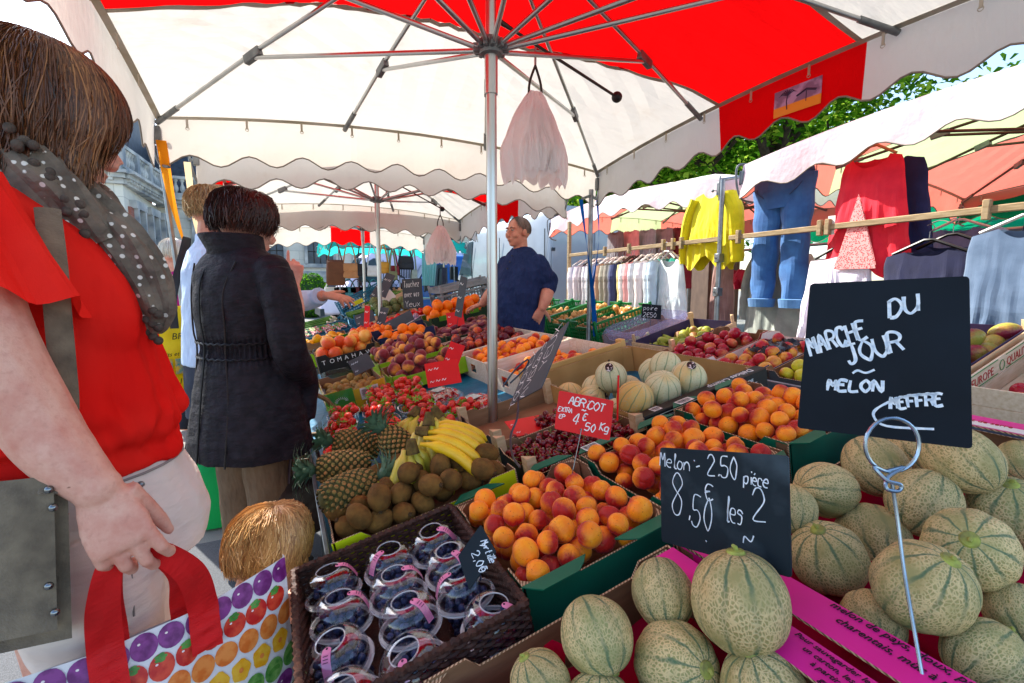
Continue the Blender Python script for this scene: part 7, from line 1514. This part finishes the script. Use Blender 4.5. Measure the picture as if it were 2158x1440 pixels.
b = MB(); b.tube(catmull([(-.04, -.06, .12), (-.03, -.05, .3), (.06, .0, .55), (.1, .04, .62), (.08, .07, .4)], 6), .02, 8, flat=.2); b.build('strap', BLACKP, yb)
gp = thing('plastic_bag', 'thin green plastic bag of vegetables hanging low behind the black coat', 'bag', X=T(*at(452, 1000, 2.5)))
b = MB(); R_ = [[((.03 + .13 * min(1, v * 1.3) - .02 * v ** 6) * cos(a) * (1 + .05 * sin(11 * a)), (.02 + .1 * min(1, v * 1.3)) * sin(a), .16 - .40 * v) for a in [2 * pi * j / 44 for j in range(44)]] for v in [k / 12 for k in range(13)]]; b.loft(R_); b.build('bag_skin', cloth('thin_green_plastic', '2fa565', '3fc47a', .5), gp, sharp=0)

# ---- the seller
S0 = V((1.73, 3.43, 0)); XS = T(*S0) @ RZ(rad(200)); IS = XS.inverted(); ps_ = person('stallholder in a dark blue jumper with one hand on his hip, looking left', XS)
HS = T(.035, 0, 1.645) @ RZ(-.12) @ RY(-.02); b = MB(); head(b, HS); b.rings([(0, 0, .8, .14, .17), (0, 0, 1.1, .15, .17), (0, 0, 1.4, .1, .18), (0, 0, 1.5, .07, .08)], 16)
lel, lha = IS @ at(1158, 592, 3.72), IS @ at(1143, 648, 3.66); rel, rha = IS @ at(1046, 600, 4.05), IS @ at(1016, 642, 4.2)
limb(b, [V((-.02, .165, 1.40)), V((-.02, .2, 1.33)) * .6 + lel * .4, lel, lel * .4 + lha * .6 + V((0, .01, 0)), lha], [.055, .054, .052, .05, .034], 16); ld = ((IS @ at(1128, 678, 3.68)) - lha).normalized(); lz = (IS.to_3x3() @ V((.15, -1, .1))); lz = (lz - ld * lz.dot(ld)).normalized()
hand(b, basis(lha, ld, lz.cross(ld), lz), ((.5, .5, .3), (.35, .5, .3), (.4, .6, .4), (.6, .7, .4)), (.35, -.9, .1), .08, 1.08) if 0 else b.ell(lha, (.034, .034, .034)); hand(b, basis(lha, ld, lz.cross(ld), lz), ((.15, .3, .2), (.3, .5, .3), (.4, .6, .4), (.5, .7, .4)), (.4, .9, .1), .10, 1.1)
limb(b, [V((.0, -.165, 1.40)), rel, rel * .4 + rha * .6, rha], [.06, .05, .046, .032], 16); rd = ((IS @ at(992, 648, 4.25)) - rha).normalized(); rz = V((0, 0, 1)); rz = (rz - rd * rz.dot(rd)).normalized(); hand(b, basis(rha, rd, rz.cross(rd), rz), (.3, .5, .4), (.6, .7, -.2), .08, 1.05)
for s in (-1, 1): limb(b, [V((0, s * .1, .9)), V((0, s * .1, .48)), V((0, s * .1, .06))], [.1, .06, .045])
bake(b, .0052, 3, 'body', SKINM, ps_); face(ps_, HS, HAIRK)
hair(HS, lambda a: .5 if abs(a) < .3 else .5 + min(1, (abs(a) - .3) / 1.1) * 1.35, 1900, (.1, .079, .096), (-.014, 0, .022), .002, HAIRK, ps_, .0016, seed=21)
NAVYJ = fabm('navy_jersey', '26355c', '1f2c50', 420, (11, .9)); b = MB()
b.rings([(0, 0, .86, .17, .2), (.01, 0, .97, .19, .205), (.02, 0, 1.1, .2, .205), (.015, 0, 1.22, .185, .205), (.0, 0, 1.34, .155, .21), (-.01, 0, 1.42, .12, .195), (-.012, 0, 1.485, .092, .135), (-.012, 0, 1.53, .072, .082)], 30)
b.ell((-.02, .165, 1.405), (.07, .07, .07)); b.ell((0, -.165, 1.405), (.07, .07, .07)); limb(b, [V((-.02, .165, 1.40)), V((-.02, .2, 1.33)) * .6 + lel * .4, lel, lel * .6 + lha * .4], [.072, .072, .068, .058], 18); limb(b, [V((.0, -.165, 1.40)), rel, rel * .75 + rha * .25], [.07, .06, .052], 16)
bake(b, .0065, 3, 'jumper', NAVYJ, ps_, wrinkle(.007, 16, 1.2, 11))
b = MB()
for z in (1.36, 1.41, 1.46): b.ell((.152 - (z - 1.36) * .5, .0, z), (.006, .006, .006), 8, 6)
b.build('buttons', BLACKP, ps_)
b = MB(); b.rings([(0, 0, .76, .16, .19), (0, 0, .9, .165, .192)], 24)
for s in (-1, 1): limb(b, [V((0, s * .1, .8)), V((0, s * .1, .45)), V((0, s * .1, .05))], [.1, .085, .075], 14)
bake(b, .009, 3, 'jeans', fabm('dark_jeans', '1c2740', '172036'), ps_); 

# ---- child, and people farther off
XC = T(-.05, 1.30, 0) @ RZ(rad(40)); pc = person('small child with straw blond hair seen from above behind the shopping bag', XC); HC = T(0, 0, .55) @ RY(.25) @ S3(.95, .95, .95)
b = MB(); head(b, HC); b.rings([(0, 0, .1, .09, .11), (0, 0, .3, .085, .11), (0, 0, .42, .06, .09)], 14); 
for s in (-1, 1): limb(b, [V((0, s * .1, .38)), V((.06, s * .12, .26)), V((.14, s * .08, .24))], [.035, .03, .022]); limb(b, [V((0, s * .05, .15)), V((.12, s * .05, .16)), V((.12, s * .05, .03))], [.05, .045, .035])
bake(b, .006, 3, 'body', SKIN, pc)
hair(HC, lambda a: 1.15 if abs(a) < .5 else 1.15 + min(1, (abs(a) - .5) / .4) * .95, 5200, (.1, .085, .105), (-.012, 0, .02), .018, HAIRC, pc, .0012, seed=31, sway=.25, lift=.03)
b = MB(); b.rings([(0, 0, .08, .115, .13), (0, 0, .3, .105, .125), (0, 0, .4, .075, .1)], 20)
for s in (-1, 1): limb(b, [V((0, s * .11, .38)), V((.06, s * .13, .26)), V((.12, s * .09, .24))], [.045, .042, .034])
bake(b, .008, 3, 'jacket', fabm('dark_child_jacket', '2b2b33', '222229'), pc)
def walker(label, X, H_, top, leg, hm, n=500, seed=5):
    p = person(label, X); k = H_ / 1.7; Hh = T(.02, 0, 1.57 * k) @ S3(k, k, k); b = MB(); head(b, Hh)
    for s in (-1, 1): limb(b, [V((0, s * .19, 1.36 * k)), V((-.02, s * .24, 1.1 * k)), V((.08, s * .22, .88 * k))], [.045, .04, .03]); limb(b, [V((0, s * .08, .85 * k)), V((.03 * s, s * .08, .45 * k)), V((.1 * s, s * .08, .06))], [.085, .055, .045])
    hand(b, basis((.08, -.22, .88 * k), (.2, 0, -1), (1, 0, .2), (0, -1, 0)), (.3, .4, .3)); b.rings([(0, 0, .8 * k, .12, .15), (0, 0, 1.4 * k, .09, .16)], 12); bake(b, .012, 2, 'body', SKIN, p)
    hair(Hh, lambda a: 1.0 if abs(a) < .6 else 1.9, n, m=hm, parent=p, thick=.004, seed=seed)
    b = MB(); b.rings([(0, 0, .8 * k, .16, .19), (0, 0, 1.1 * k, .14, .18), (0, 0, 1.33 * k, .12, .19), (0, 0, 1.43 * k, .06, .08)], 18)
    for s in (-1, 1): limb(b, [V((0, s * .19, 1.36 * k)), V((-.02, s * .24, 1.1 * k)), V((.07, s * .22, .92 * k))], [.062, .055, .045])
    bake(b, .012, 2, 'jacket', top, p)
    b = MB(); b.rings([(0, 0, .7 * k, .14, .17), (0, 0, .86 * k, .14, .17)], 16)
    for s in (-1, 1): limb(b, [V((0, s * .085, .8 * k)), V((.03 * s, s * .085, .45 * k)), V((.1 * s, s * .085, .07))], [.09, .07, .06])
    bake(b, .014, 2, 'trousers', leg, p)
q = at(368, 600, 3.9); walker('white haired woman in a magenta jacket beyond the yellow bag', T(q.x, q.y, 0) @ RZ(1.0), 1.6, fabm('magenta_fleece', 'b01a78', '9c1468'), fabm('dark_trousers', '25262e', '1d1e25'), HAIRW, 900, 41)
q = at(672, 640, 20); walker('passer-by in black walking far off towards the stone building', T(q.x, q.y, 0) @ RZ(.1), 1.68, fabm('black_jacket', '15161a', '101114'), fabm('pale_trousers', '8d8a86', '7c7975'), HAIRR, 300, 43)

# ================================================================ slates and price cards, written by hand
GL = dict(A='00 49 90/24 74', B='00 09 69 87 65 05/65 93 70 00', C='97 69 29 06 03 20 60 92', D='10 19/08 59 96 93 50 10', E='98 49 08 00 90/05 65', F='00 09 99/05 75', H='00 09/90 99/05 95', I='50 59', J='19 99/69 62 40 10 02', K='00 09/99 05 90', L='09 00 90', M='00 19 54 89 90', N='00 09 90 99', O='49 06 03 40 60 93 96 59 49', R='00 09 69 97 75 05/55 90', S='98 69 29 07 15 75 93 80 30 01', T='50 59/09 99', U='09 03 30 60 93 99/93 90', V='09 50 99', X='00 99/09 90', Y='09 55 99/55 50', Z='09 99 00 90', P='00 09 69 97 75 04', G='97 69 29 06 03 20 60 93 95 55',
  e='13 83 75 35 03 11 40 80', l='20 39 48 24 30 60', o='35 13 11 30 60 82 84 65 35', n='05 00/03 35 65 83 80', p='05 0c/04 35 75 83 71 40 01', i='45 40/48 49', c='84 65 25 03 11 30 70', s='84 65 25 14 73 71 50 10', k='09 00/75 03 70', g='84 65 25 03 11 40 81/85 8b 6c 2c', r='05 00/03 35 75', v='05 40 85', u='05 01 30 60 82/85 80', z='05 85 00 80', a='84 65 25 03 11 40 81/85 80', m='05 00/03 25 44 40/44 65 84 80', y='05 41/85 20 0c', t='39 31 50 70/15 75', x='05 80/85 00', h='09 00/03 35 65 83 80', d='89 80/84 65 25 03 11 40 81')
GL.update({'0': '49 16 13 40 60 83 86 59 49', '1': '37 59 50', '2': '07 29 69 87 75 00 90', '3': '08 39 79 87 65 35/65 93 70 30 01', '4': '60 69 03 93', '5': '89 19 05 55 84 82 60 20 01', '6': '89 35 12 30 60 83 65 15', '7': '09 99 30', '8': '55 17 39 69 87 55 12 30 60 83 55', '9': '85 45 17 29 69 87 80', '€': '98 69 39 16 13 30 60 91/05 65/04 55', '.': '30 41', ',': '31 2b', '-': '14 75', 'è': '13 83 75 35 03 11 40 80/37 58', '~': '03 25 53 85', '/': '00 99'})
cv = lambda ch: -('abc'.index(ch) + 1) if ch in 'abc' else int(ch)
def ink(mb, pts, w_, z):
    P = catmull([V((x, y, 0)) for x, y in pts], 5) if len(pts) > 2 else [V((x, y, 0)) for x, y in pts]; n = len(P); vs = []
    for i, p in enumerate(P):
        t = (P[min(i + 1, n - 1)] - P[max(i - 1, 0)]); t = t.normalized() if t.length > 1e-9 else V((1, 0, 0)); s = V((-t.y, t.x, 0)) * w_ * (.85 + .35 * noise.noise(V((p.x * 90, p.y * 90, 1)))); vs += [(p.x - s.x, p.y - s.y, z), (p.x + s.x, p.y + s.y, z)]
    mb.add(vs, [(2 * i, 2 * i + 2, 2 * i + 3, 2 * i + 1) for i in range(n - 1)])
def write(mb, text, x, y, s, rot=0, w_=.0022, z=.0006, asp=.62, gap=.25, slant=.12):
    c, d = cos(rot), sin(rot)
    for ch in text:
        if ch in GL:
            for st in GL[ch].split('/'):
                pts = []
                for pr_ in st.split(' '):
                    u, v = cv(pr_[0]) / 9, cv(pr_[1]) / 9; q = V(((u * asp + v * slant) * s + RN.uniform(-.02, .02) * s, v * s + RN.uniform(-.02, .02) * s)); pts.append((x + q.x * c - q.y * d, y + q.x * d + q.y * c))
                ink(mb, pts, w_, z)
        adv = s * ((asp if ch not in 'il.,1 ' else asp * .45) + gap); x += adv * c; y += adv * d
SLATE_B = mat('blackboard_face', '0e151d', .6, '141d27', 5, .05, 60, Specular_IOR_Level=.15); SLATE_U = mat('worn_slate', '18242c', .65, '46565f', 9, .1, 40, lo=.5, hi=.8, det=6, Specular_IOR_Level=.2); REDP = mat('red_price_card', 'e0181c', .4, 'd41216', 8); GREYS = mat('grey_slate', '3c4045', .55, '474b50', 9)
CHALK = mat('white_marker_ink', 'e8eef2', .6, 'c3d3e2', 120)
WIRE = mat('bright_wire', 'a9b9c6', .25, '8796a3', 20, Metallic=.9); WIRED = mat('dark_wire', '4a5058', .35, Metallic=.7)
def board(name, label, c4, m, group=None, cat='sign', th=.003, rnd=.006):
    """c4: top left, top right, bottom right, bottom left in the place; the writing lies on its front face"""
    o = c4[3]; ex = ((c4[2] - c4[3]) + (c4[1] - c4[0])); w_ = ex.length / 2; ex.normalize(); ey = ((c4[0] - c4[3]) + (c4[1] - c4[2])); h = ey.length / 2; ey = (ey - ex * ey.dot(ex)).normalized(); ez = ex.cross(ey)
    X = basis(o, ex, ey, ez); iv = X.inverted(); P = [iv @ p for p in (c4[3], c4[2], c4[1], c4[0])]
    r = thing(name, label, cat, group, X); pts = []
    for i in range(4):
        a, b_, c_ = P[i - 1], P[i], P[(i + 1) % 4]; d1 = (a - b_).normalized(); d2 = (c_ - b_).normalized()
        for k in range(5): t = k / 4; q = b_ + d1 * rnd * (1 - t) ** 2 + d2 * rnd * t ** 2; pts.append((q.x, q.y))
    b = MB(); b.plate(pts, th, T(0, 0, -th)); b.build('board', m, r); return r, X, w_, h
# the tall black board
q4 = (at(1707, 598, .76), at(2043, 582, .655), at(2050, 947, .655), at(1680, 902, .775))
r, X, w_, h = board('chalkboard_sign', 'black board lettered MARCHE DU JOUR MELON held by a wire ring', q4, SLATE_B, 'slates on wires')
b = MB(); W = .0025
write(b, 'MARCHE', w_ * .085, h * .50, h * .115, .42, W, slant=.15, gap=.10, asp=.40); write(b, 'DU', w_ * .57, h * .755, h * .105, .30, W, slant=.25, asp=.62, gap=.16); write(b, 'JOUR', w_ * .34, h * .455, h * .12, .36, W * .95, slant=.1, gap=.14, asp=.5); write(b, '~', w_ * .36, h * .37, h * .08, .12, W * .8, asp=1.6); write(b, 'MELON', w_ * .20, h * .275, h * .07, .05, W, gap=.2, asp=.66); write(b, 'MEFFRE', w_ * .60, h * .185, h * .07, .2, W * .9, gap=.12, asp=.5)
ink(b, [(w_ * .86, h * .30), (w_ * .68, h * .27), (w_ * .53, h * .19), (w_ * .50, h * .13), (w_ * .58, h * .075), (w_ * .85, h * .085)], W * .8, .0006); b.build('handwriting', CHALK, r)
hk = thing('wire_sign_holder', 'bright bent wire with a large ring holding the black board upright', 'wire holder')
rc = at(1880, 938, .66); b = MB(); ring = [rc + _r * .037 * cos(a) + _u * .037 * sin(a) for a in [-1.9 + i * .22 for i in range(30)]]
foot = at(1945, 1432, .60); bend = at(1885, 1025, .66)
b.tube(ring[:], .0026, 8); b.tube(catmull([ring[0], at(1842, 985, .655), at(1868, 1012, .65), at(1898, 1022, .65), at(1893, 1035, .65), at(1868, 1030, .65), at(1872, 1005, .655), at(1905, 985, .66), ring[-1]], 5), .0026, 8); b.tube(catmull([at(1880, 1020, .652), at(1892, 1100, .65), at(1908, 1220, .635), foot], 6), .0024, 8); b.build('wire', WIRE, hk)
# slate with the melon price
q4 = (at(1392, 943, .90), at(1661, 961, .70), at(1669, 1218, .70), at(1394, 1141, .90)); r, X, w_, h = board('chalkboard_sign', 'worn slate with the melon price 2.50 pièce, 8.50 les 2', q4, SLATE_U, 'slates on wires'); b = MB(); W = .0012
write(b, 'Melon', w_ * .07, h * .80, h * .14, -.06, W, gap=.12, asp=.5); write(b, '-', w_ * .40, h * .78, h * .1, 0, W); write(b, '2.50', w_ * .50, h * .76, h * .19, -.02, W, gap=.08, asp=.4); write(b, 'pièce', w_ * .77, h * .72, h * .12, -.05, W * .9, gap=.06, asp=.36); write(b, '8', w_ * .13, h * .33, h * .40, -.03, W, asp=.38); write(b, ',', w_ * .28, h * .32, h * .14, 0, W); write(b, '50', w_ * .31, h * .25, h * .30, -.1, W, asp=.32, gap=.1); write(b, '€', w_ * .45, h * .52, h * .15, 0, W); write(b, 'les', w_ * .6, h * .36, h * .22, -.06, W, asp=.26, gap=.06); write(b, '2', w_ * .80, h * .42, h * .27, .0, W, asp=.45); write(b, '~', w_ * .72, h * .12, h * .22, .3, W)
b.build('handwriting', CHALK, r); b = MB(); [b.ell((w_ * x, h * y, .0006), (.002, .002, .001), 8, 5) for x, y in ((.4, .88), (.42, .12))]; b.build('rivet', WIRE, r)
b = MB(); b.tube([(w_ * .45, 0.01, -.003), (w_ * .45, -.12, -.01)], .0018, 6); b.build('wire', WIRED, r)
# red apricot price
q4 = (at(1178, 823, 1.24), at(1294, 845, 1.22), at(1285, 929, 1.22), at(1168, 904, 1.24)); r, X, w_, h = board('price_card', 'red price card reading ABRICOT 4€50 kg on a wire', q4, REDP, 'red price cards'); b = MB(); W = .0016
write(b, 'ABRiCOT', w_ * .17, h * .70, h * .2, -.04, W, gap=.1, asp=.6); write(b, '~', w_ * .42, h * .57, h * .1, .0, W, asp=1.2); write(b, '4', w_ * .30, h * .22, h * .28, .0, W, asp=.5); write(b, '€', w_ * .46, h * .37, h * .17, 0, W); write(b, '50', w_ * .53, h * .13, h * .19, -.03, W, gap=.12); write(b, 'Kg', w_ * .79, h * .20, h * .2, .0, W, gap=.1, asp=.5); write(b, 'EXTRA', w_ * .01, h * .47, h * .12, .03, W * .7, gap=.1, asp=.5); write(b, 'EP', w_ * .05, h * .30, h * .1, .03, W * .7, gap=.1); b.build('handwriting', INK, r)
b = MB(); b.tube([(w_ * .48, .015, .001), (w_ * .47, -.05, 0), (w_ * .46, -.11, .002)], .0012, 6); b.build('wire', WIRE, r); b = MB(); [b.ell((w_ * x, h * y, .0006), (.002, .002, .001), 8, 5) for x, y in ((.52, .9), (.46, .12), (.53, .1))]; b.build('rivet', WIRED, r)
rs = thing('price_stick', 'thin red plastic stick standing among the smooth melons', 'stick'); b = MB(); p = at(1303, 805, 1.45); b.box((p.x, p.y, p.z - .05), (.006, .003, .14)); b.build('stick', REDP, rs)
# grey slate touchez avec vos yeux, turned on its side
q4 = (at(1070, 852, 1.62), at(1113, 760, 1.72), at(1195, 674, 1.42), at(1140, 818, 1.32)); r, X, w_, h = board('slate_sign', 'tilted grey slate TOUCHEZ AVEC VOS YEUX above the cherries', q4, GREYS, 'slates on wires'); b = MB(); W = .0018
write(b, 'TOUCHEZ', w_ * .05, h * .74, h * .16, 0.02, W, gap=.1, asp=.55); write(b, 'AVEC', w_ * .1, h * .46, h * .17, .02, W, gap=.1, asp=.6); write(b, 'vos', w_ * .55, h * .46, h * .17, .02, W, gap=.15); write(b, 'YEUX', w_ * .45, h * .16, h * .18, .02, W, gap=.12, asp=.6); b.build('handwriting', INK, r)
st = thing('wire_sign_holder', 'dark bent wire carrying the tilted grey slate', 'wire holder'); b = MB(); b.tube(catmull([at(1060, 815, 1.5), at(1085, 780, 1.5), at(1112, 758, 1.5), at(1108, 775, 1.5), at(1075, 808, 1.5)], 4), .003, 6); b.tube(catmull([at(1092, 838, 1.47), at(1090, 880, 1.4), at(1076, 920, 1.36), at(1080, 960, 1.3), at(1096, 985, 1.25)], 5), .0032, 7); b.build('wire', WIRED, st)
# small slate of the blueberries
q4 = (at(1010, 1106, .93), at(1045, 1163, .90), at(986, 1244, .89), at(965, 1172, .93)); r, X, w_, h = board('slate_sign', 'small slate Myrtille 2,00 leaning over the blueberry basket', q4, SLATE_U, 'slates on wires', rnd=.003); b = MB(); W = .0011
write(b, 'Myrtille', w_ * .06, h * .70, h * .18, 0, W, gap=.06, asp=.42, slant=.3); write(b, '2,00', w_ * .2, h * .36, h * .2, 0, W, gap=.12); write(b, '€', w_ * .72, h * .44, h * .14, 0, W); b.build('handwriting', CHALK, r); b = MB(); b.tube([(w_ * .9, h * .2, -.002), (w_ * 1.25, h * -.1, -.03)], .001, 6); b.build('wire', WIRE, r)
# smaller cards and slates among the crates
def card(label, c, w_, h, m, txt, lean=0, yaw=0, roll=0, name='price_card', grp='red price cards', ik=None, wire=.1):
    X = T(*c) @ RZ(yaw) @ RX(pi / 2 - lean) @ RZ(roll); r = thing(name, label, 'sign', grp, X); b = MB(); b.plate([(-w_ / 2, 0), (w_ / 2, 0), (w_ / 2, h), (-w_ / 2, h)], .002, T(0, 0, -.002)); b.build('board', m, r); b = MB()
    n = len(txt)
    for i, s in enumerate(txt): write(b, s, -w_ * .42, h * (1 - (i + .85) / n), h * .62 / n, .05, min(.0022, h * .012), gap=.14, asp=min(.6, w_ * .8 / (h * .62 / n) / max(1, len(s)) - .14))
    b.build('handwriting', ik or INK, r)
    if wire: b = MB(); b.tube([(0, h * .3, -.004), (0, -wire, -.004)], .002, 5); b.build('wire', WIRED, r)
card('red card standing at the pale crates by the dark nectarines', at(948, 770, 2.7), .09, .13, REDP, ['~', '~'], .3, -.6, -.3)
card('red card lying in the half empty cherry box', CH2[0] @ V((CH2[1] * .42, .07, .03)), .15, .1, REDP, ['~', '~'], 1.25, -.2, .2, wire=0)
card('red card standing over the film wrapped berries', at(938, 812, 2.42), .17, .13, REDP, ['~~', '~~~'], .5, -.3, .15, wire=.04)
card('small red card between oranges and flat peaches', at(962, 688, 3.95), .14, .12, REDP, ['~', '~'], .2, -.4, .15)
card('slate strip on a wire standing over the flat peaches', at(965, 668, 3.55), .07, .30, GREYS, ['~', '~', '~'], .0, -1.1, -.22, 'slate_sign', 'small slates')
card('dark slate with white words beside the oranges', at(872, 650, 4.9), .20, .30, GREYS, ['Touchez', 'avec vos', 'Yeux'], .0, -.35, .05, 'slate_sign', 'small slates')
for i, (x, y, d, w_, h, ro, lb) in enumerate(((803, 625, 5.8, .12, .3, -.35, 'leaning slate over the artichokes, right one'), (785, 630, 5.9, .1, .22, -.5, 'leaning slate over the artichokes, left one'), (772, 682, 4.9, .2, .12, .35, 'grey slate lying over the tomatoes'), (845, 688, 4.4, .28, .1, .5, 'long grey slate over the garlic'), (800, 690, 4.6, .08, .2, -.2, 'narrow slate beside the mandarins'), (885, 700, 4.2, .14, .12, .6, 'slate leaning at the end of the navy box'))):
    card(lb, at(x, y, d), w_, h, GREYS, ['~~', '~'], .3, -.5, ro, 'slate_sign', 'small slates')
card('narrow red price stick among the mandarins', at(772, 690, 4.5), .05, .2, REDP, ['~', '~'], .1, -.4, -.06)
card('little black slate standing among the pears', at(1372, 672, 3.25), .13, .1, SLATE_B, ['poire', '2€50'], .3, -.5, -.1, 'slate_sign', 'small slates', CHALK, wire=.05)
card('blue grey slate on the golden kiwis', at(770, 782, 2.95), .13, .11, GREYS, ['~~', '~'], .6, -.3, .5, 'slate_sign', 'small slates', CHALK, wire=.05)
